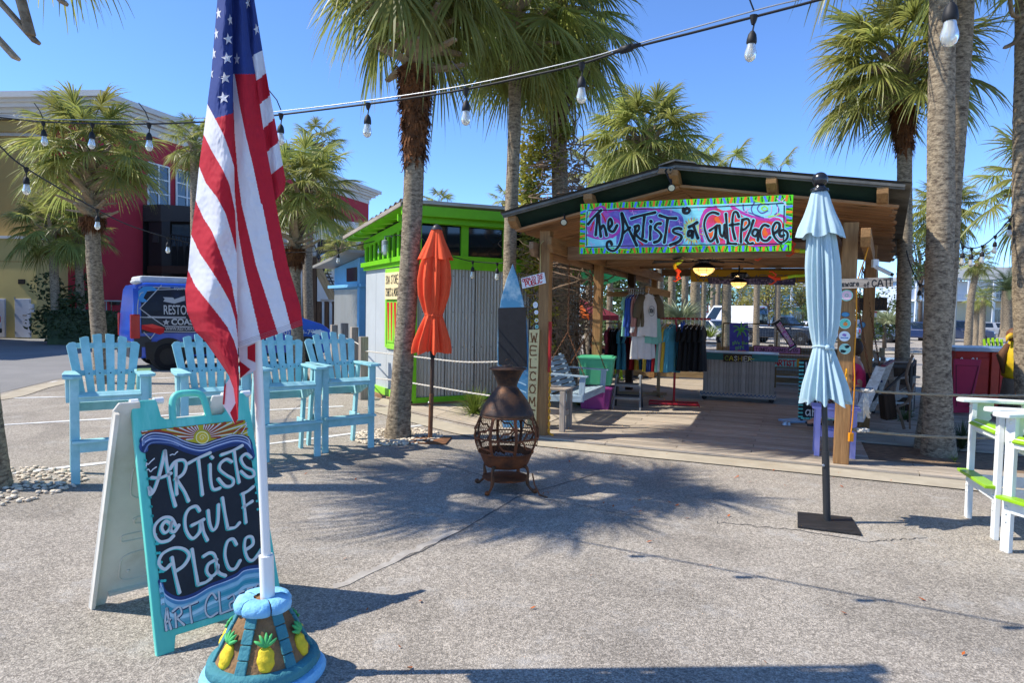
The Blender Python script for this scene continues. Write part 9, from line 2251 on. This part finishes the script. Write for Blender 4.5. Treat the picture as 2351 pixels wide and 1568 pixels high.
# ---------------------------------------------------------------- string lights
MT['bulb'] = mat('bulb_glass',(.78,.79,.72),.08,var=.05,trans=.55,spec=.6,coat=.3); MT['wire'] = mat('black_cable','1b1b1c',.6); MT['steelwire'] = mat('steel_wire','a3a5a6',.4,metal=.7)
SH2 = {}
def bulb(label,p,S=1.0,drop=.2,tilt=0.0,group='bulbs on the string lights'):
 t = E('string_bulb',label,'light bulb',p,0,group); M = Matrix.Translation(V(p)) @ Matrix.Rotation(tilt,4,'Y') @ Matrix.Scale(S,4)
 if 'so' not in SH2:
  SH2['so'] = B().tube([(0,0,.0),(.006,0,-.05),(0,0,-.1)],.006,6).lathe([(.03,.012),(.02,-.03),(.012,-.05)],10).lathe([(.012,-.095),(.028,-.12),(.034,-.15),(.036,-.175),(.03,-.185)],14).mesh('socket',MT['wire'],smooth=40)
  SH2['gl'] = B().lathe([(.026,-.18),(.03,-.21),(.04,-.245),(.041,-.265),(.032,-.29),(.015,-.305),(.0,-.307)],16,cap=False).mesh('glass',MT['bulb'],smooth=True)
  SH2['fi'] = B().tube([(0,0,-.18),(.006,0,-.22),(-.006,0,-.24),(0,0,-.26)],.003,4).sphere((0,0,-.2),.009,6,4).mesh('filament',MT['cream'])
 inst('socket',SH2['so'],t,M); g = inst('glass',SH2['gl'],t,M); inst('filament',SH2['fi'],t,M)
 return t
SPL = Plane((-2.4,5.19,0),(.884,-.467,0),UP)
def W1(px,py): return SPL.at(*SPL.pix(px,py))
cabl = [(-25,266),(45,274),(99,279),(212,283),(342,284),(470,279),(555,272),(640,263),(845,238),(960,222),(1070,204),(1200,177),(1330,147),(1440,112),(1590,74),(1730,38),(1875,0),(2185,-85),(2600,-230)]
scab = [(-25,262),(99,272),(212,275),(342,276),(470,270),(640,255),(845,230),(1070,195),(1330,137),(1440,106),(1730,24),(1875,-12),(2185,-95),(2600,-240)]
o = B().tube(spline([W1(*p) for p in cabl],5),.0065,7).ob('cable',MT['wire'],smooth=True); props(o,'thick black string light cable sagging across the whole view','cable')
o = B().tube(spline([W1(*p) for p in scab],5),.0035,6).ob('guy_wire',MT['steelwire'],smooth=True); props(o,'pale steel wire stretched just above the black cable','wire')
q = B().tube([W1(1408,120),W1(1440,110),W1(1470,101)],[.009,.018,.01],8).tube([W1(1425,115),W1(1450,108)],.021,8); q.ob('splice',MT['wire'],o,smooth=True)
for i,(x,y) in enumerate(((99,280),(212,284),(342,285),(645,263),(845,239),(1070,205),(1335,147),(1730,39))):
 nm_ = ('left of the round palm','before the round palm','right of the round palm','just right of the flag','in open sky right of the flag','before the big palm, right side','before the vine covered palm','high in the sky above the pavilion')[i]
 p = W1(x,y); bulb('clear bulb on the main cable, %s' % nm_,p,.68,tilt=(-.05,.05,.0,.02,.03,0,-.02,.06)[i])
 e = B().tube([p + UP*.03,p + V((-.03,0,.1)),p + V((-.09,.02,.17))],.004,5); 
 if i in (0,2,3,5,7): props(e.ob('cable_tie',MT['wire']),'black cable tie end standing up at the bulb %s' % nm_,'cable tie')
nb_ = SPL.at(*SPL.pix(2190,-62)); bulb('large near clear bulb cut by the top edge before the thick palm',D(2185,-40,2.75),.8)
s2 = spline([D(-40,315,6.3),D(0,336,6.8),D(60,386,7.6),D(220,480,10),D(300,518,11.3),D(385,545,12.6),D(460,562,13.4),D(560,578,14.3),D(690,579,15),D(775,572,14.6),D(865,552,13.6),D(905,540,12.6),D(945,545,9.6)],6)
o = B().tube(s2,.009,6).ob('cable',MT['wire'],smooth=True); props(o,'second black string light cable dropping from the left edge to the hut','cable')
s3 = spline([D(957,535,9.55),D(1000,575,11.2),D(1050,592,11.6),D(1085,600,11.7),D(1140,604,11.6),D(1165,602,11.4)],6); o = B().tube(s3,.008,6).ob('cable',MT['wire'],smooth=True); props(o,'short black string light cable across the hut front','cable')
for p,lb in ((D(60,386,7.6),'over the slim palms at the left edge'),(D(223,481,10),'beside the neck of the round palm'),(D(385,545,12.6),'before the dark balcony'),(D(776,573,14.6),'over the blue hut roof'),(D(871,550,13.5),'under the hut eave'),(D(1085,600,11.7),'across the hut front, left one'),(D(1141,604,11.6),'across the hut front, right one')): bulb('clear bulb on the second cable, ' + lb,p,.95)
s4 = spline([D(2080,575,10.8),D(2088,605,10.5),D(2105,645,10),D(2112,653,9.8),D(2128,652,9.4),D(2160,620,8.9),D(2195,553,9),D(2212,565,9.4),D(2228,570,9.7),D(2255,564,10),D(2284,541,10.2),D(2318,502,10.3),D(2345,470,10.3)],6)
o = B().tube(s4,.009,6).ob('cable',MT['wire'],smooth=True); props(o,'black string light cable between pavilion and the right palms','cable')
for p,lb in ((D(2111,653,9.8),'left of the thick palm'),(D(2210,566,9.4),'right of the thick palm, first'),(D(2230,570,9.7),'right of the thick palm, second'),(D(2255,564,10),'right of the thick palm, third'),(D(2284,542,10.2),'right of the thick palm, fourth'),(D(2318,503,10.3),'highest one near the right edge')): bulb('clear bulb on the right hand cable, ' + lb,p,.85)
# litter of leaves on the asphalt
LF = []; rnd = random.Random(19); lm = mat('dead_leaf','a8541c',.8,var=.3); b = B()
for px,py in ((895,1390),(1170,1900),(1200,1962),(1230,1765),(2080,1660),(2470,1800),(2700,1760),(2240,1945),(2820,1920),(1560,1785),(1900,1590),(1010,1640),(1075,1790),(1730,1690)):
 LF.append(G(px/1.2757,py/1.2757))
for k in range(70): q = rnd.choice((P6b,P0b,P11,DK(1.5,-.5),DK(3,-.5),DK(.2,-.6),V((-1.6,7.6,0)),V((1,6.5,0)))); LF.append(V((q.x+rnd.gauss(0,.5),q.y+rnd.gauss(0,.35)-.3,0)))
for p in LF:
 a = rnd.uniform(0,6.28); l = rnd.uniform(.01,.025); d = V((math.cos(a),math.sin(a),0)); s = V((-d.y,d.x,0)); b.add([p - d*l + UP*.006,p + s*l*.5 + UP*.012,p + d*l + UP*.02,p - s*l*.5 + UP*.012],[(0,1,2,3)])
o = b.ob('fallen_leaves',lm,kind='stuff'); o['label'] = 'small scattered dead leaves on the asphalt'; o['category'] = 'leaves'
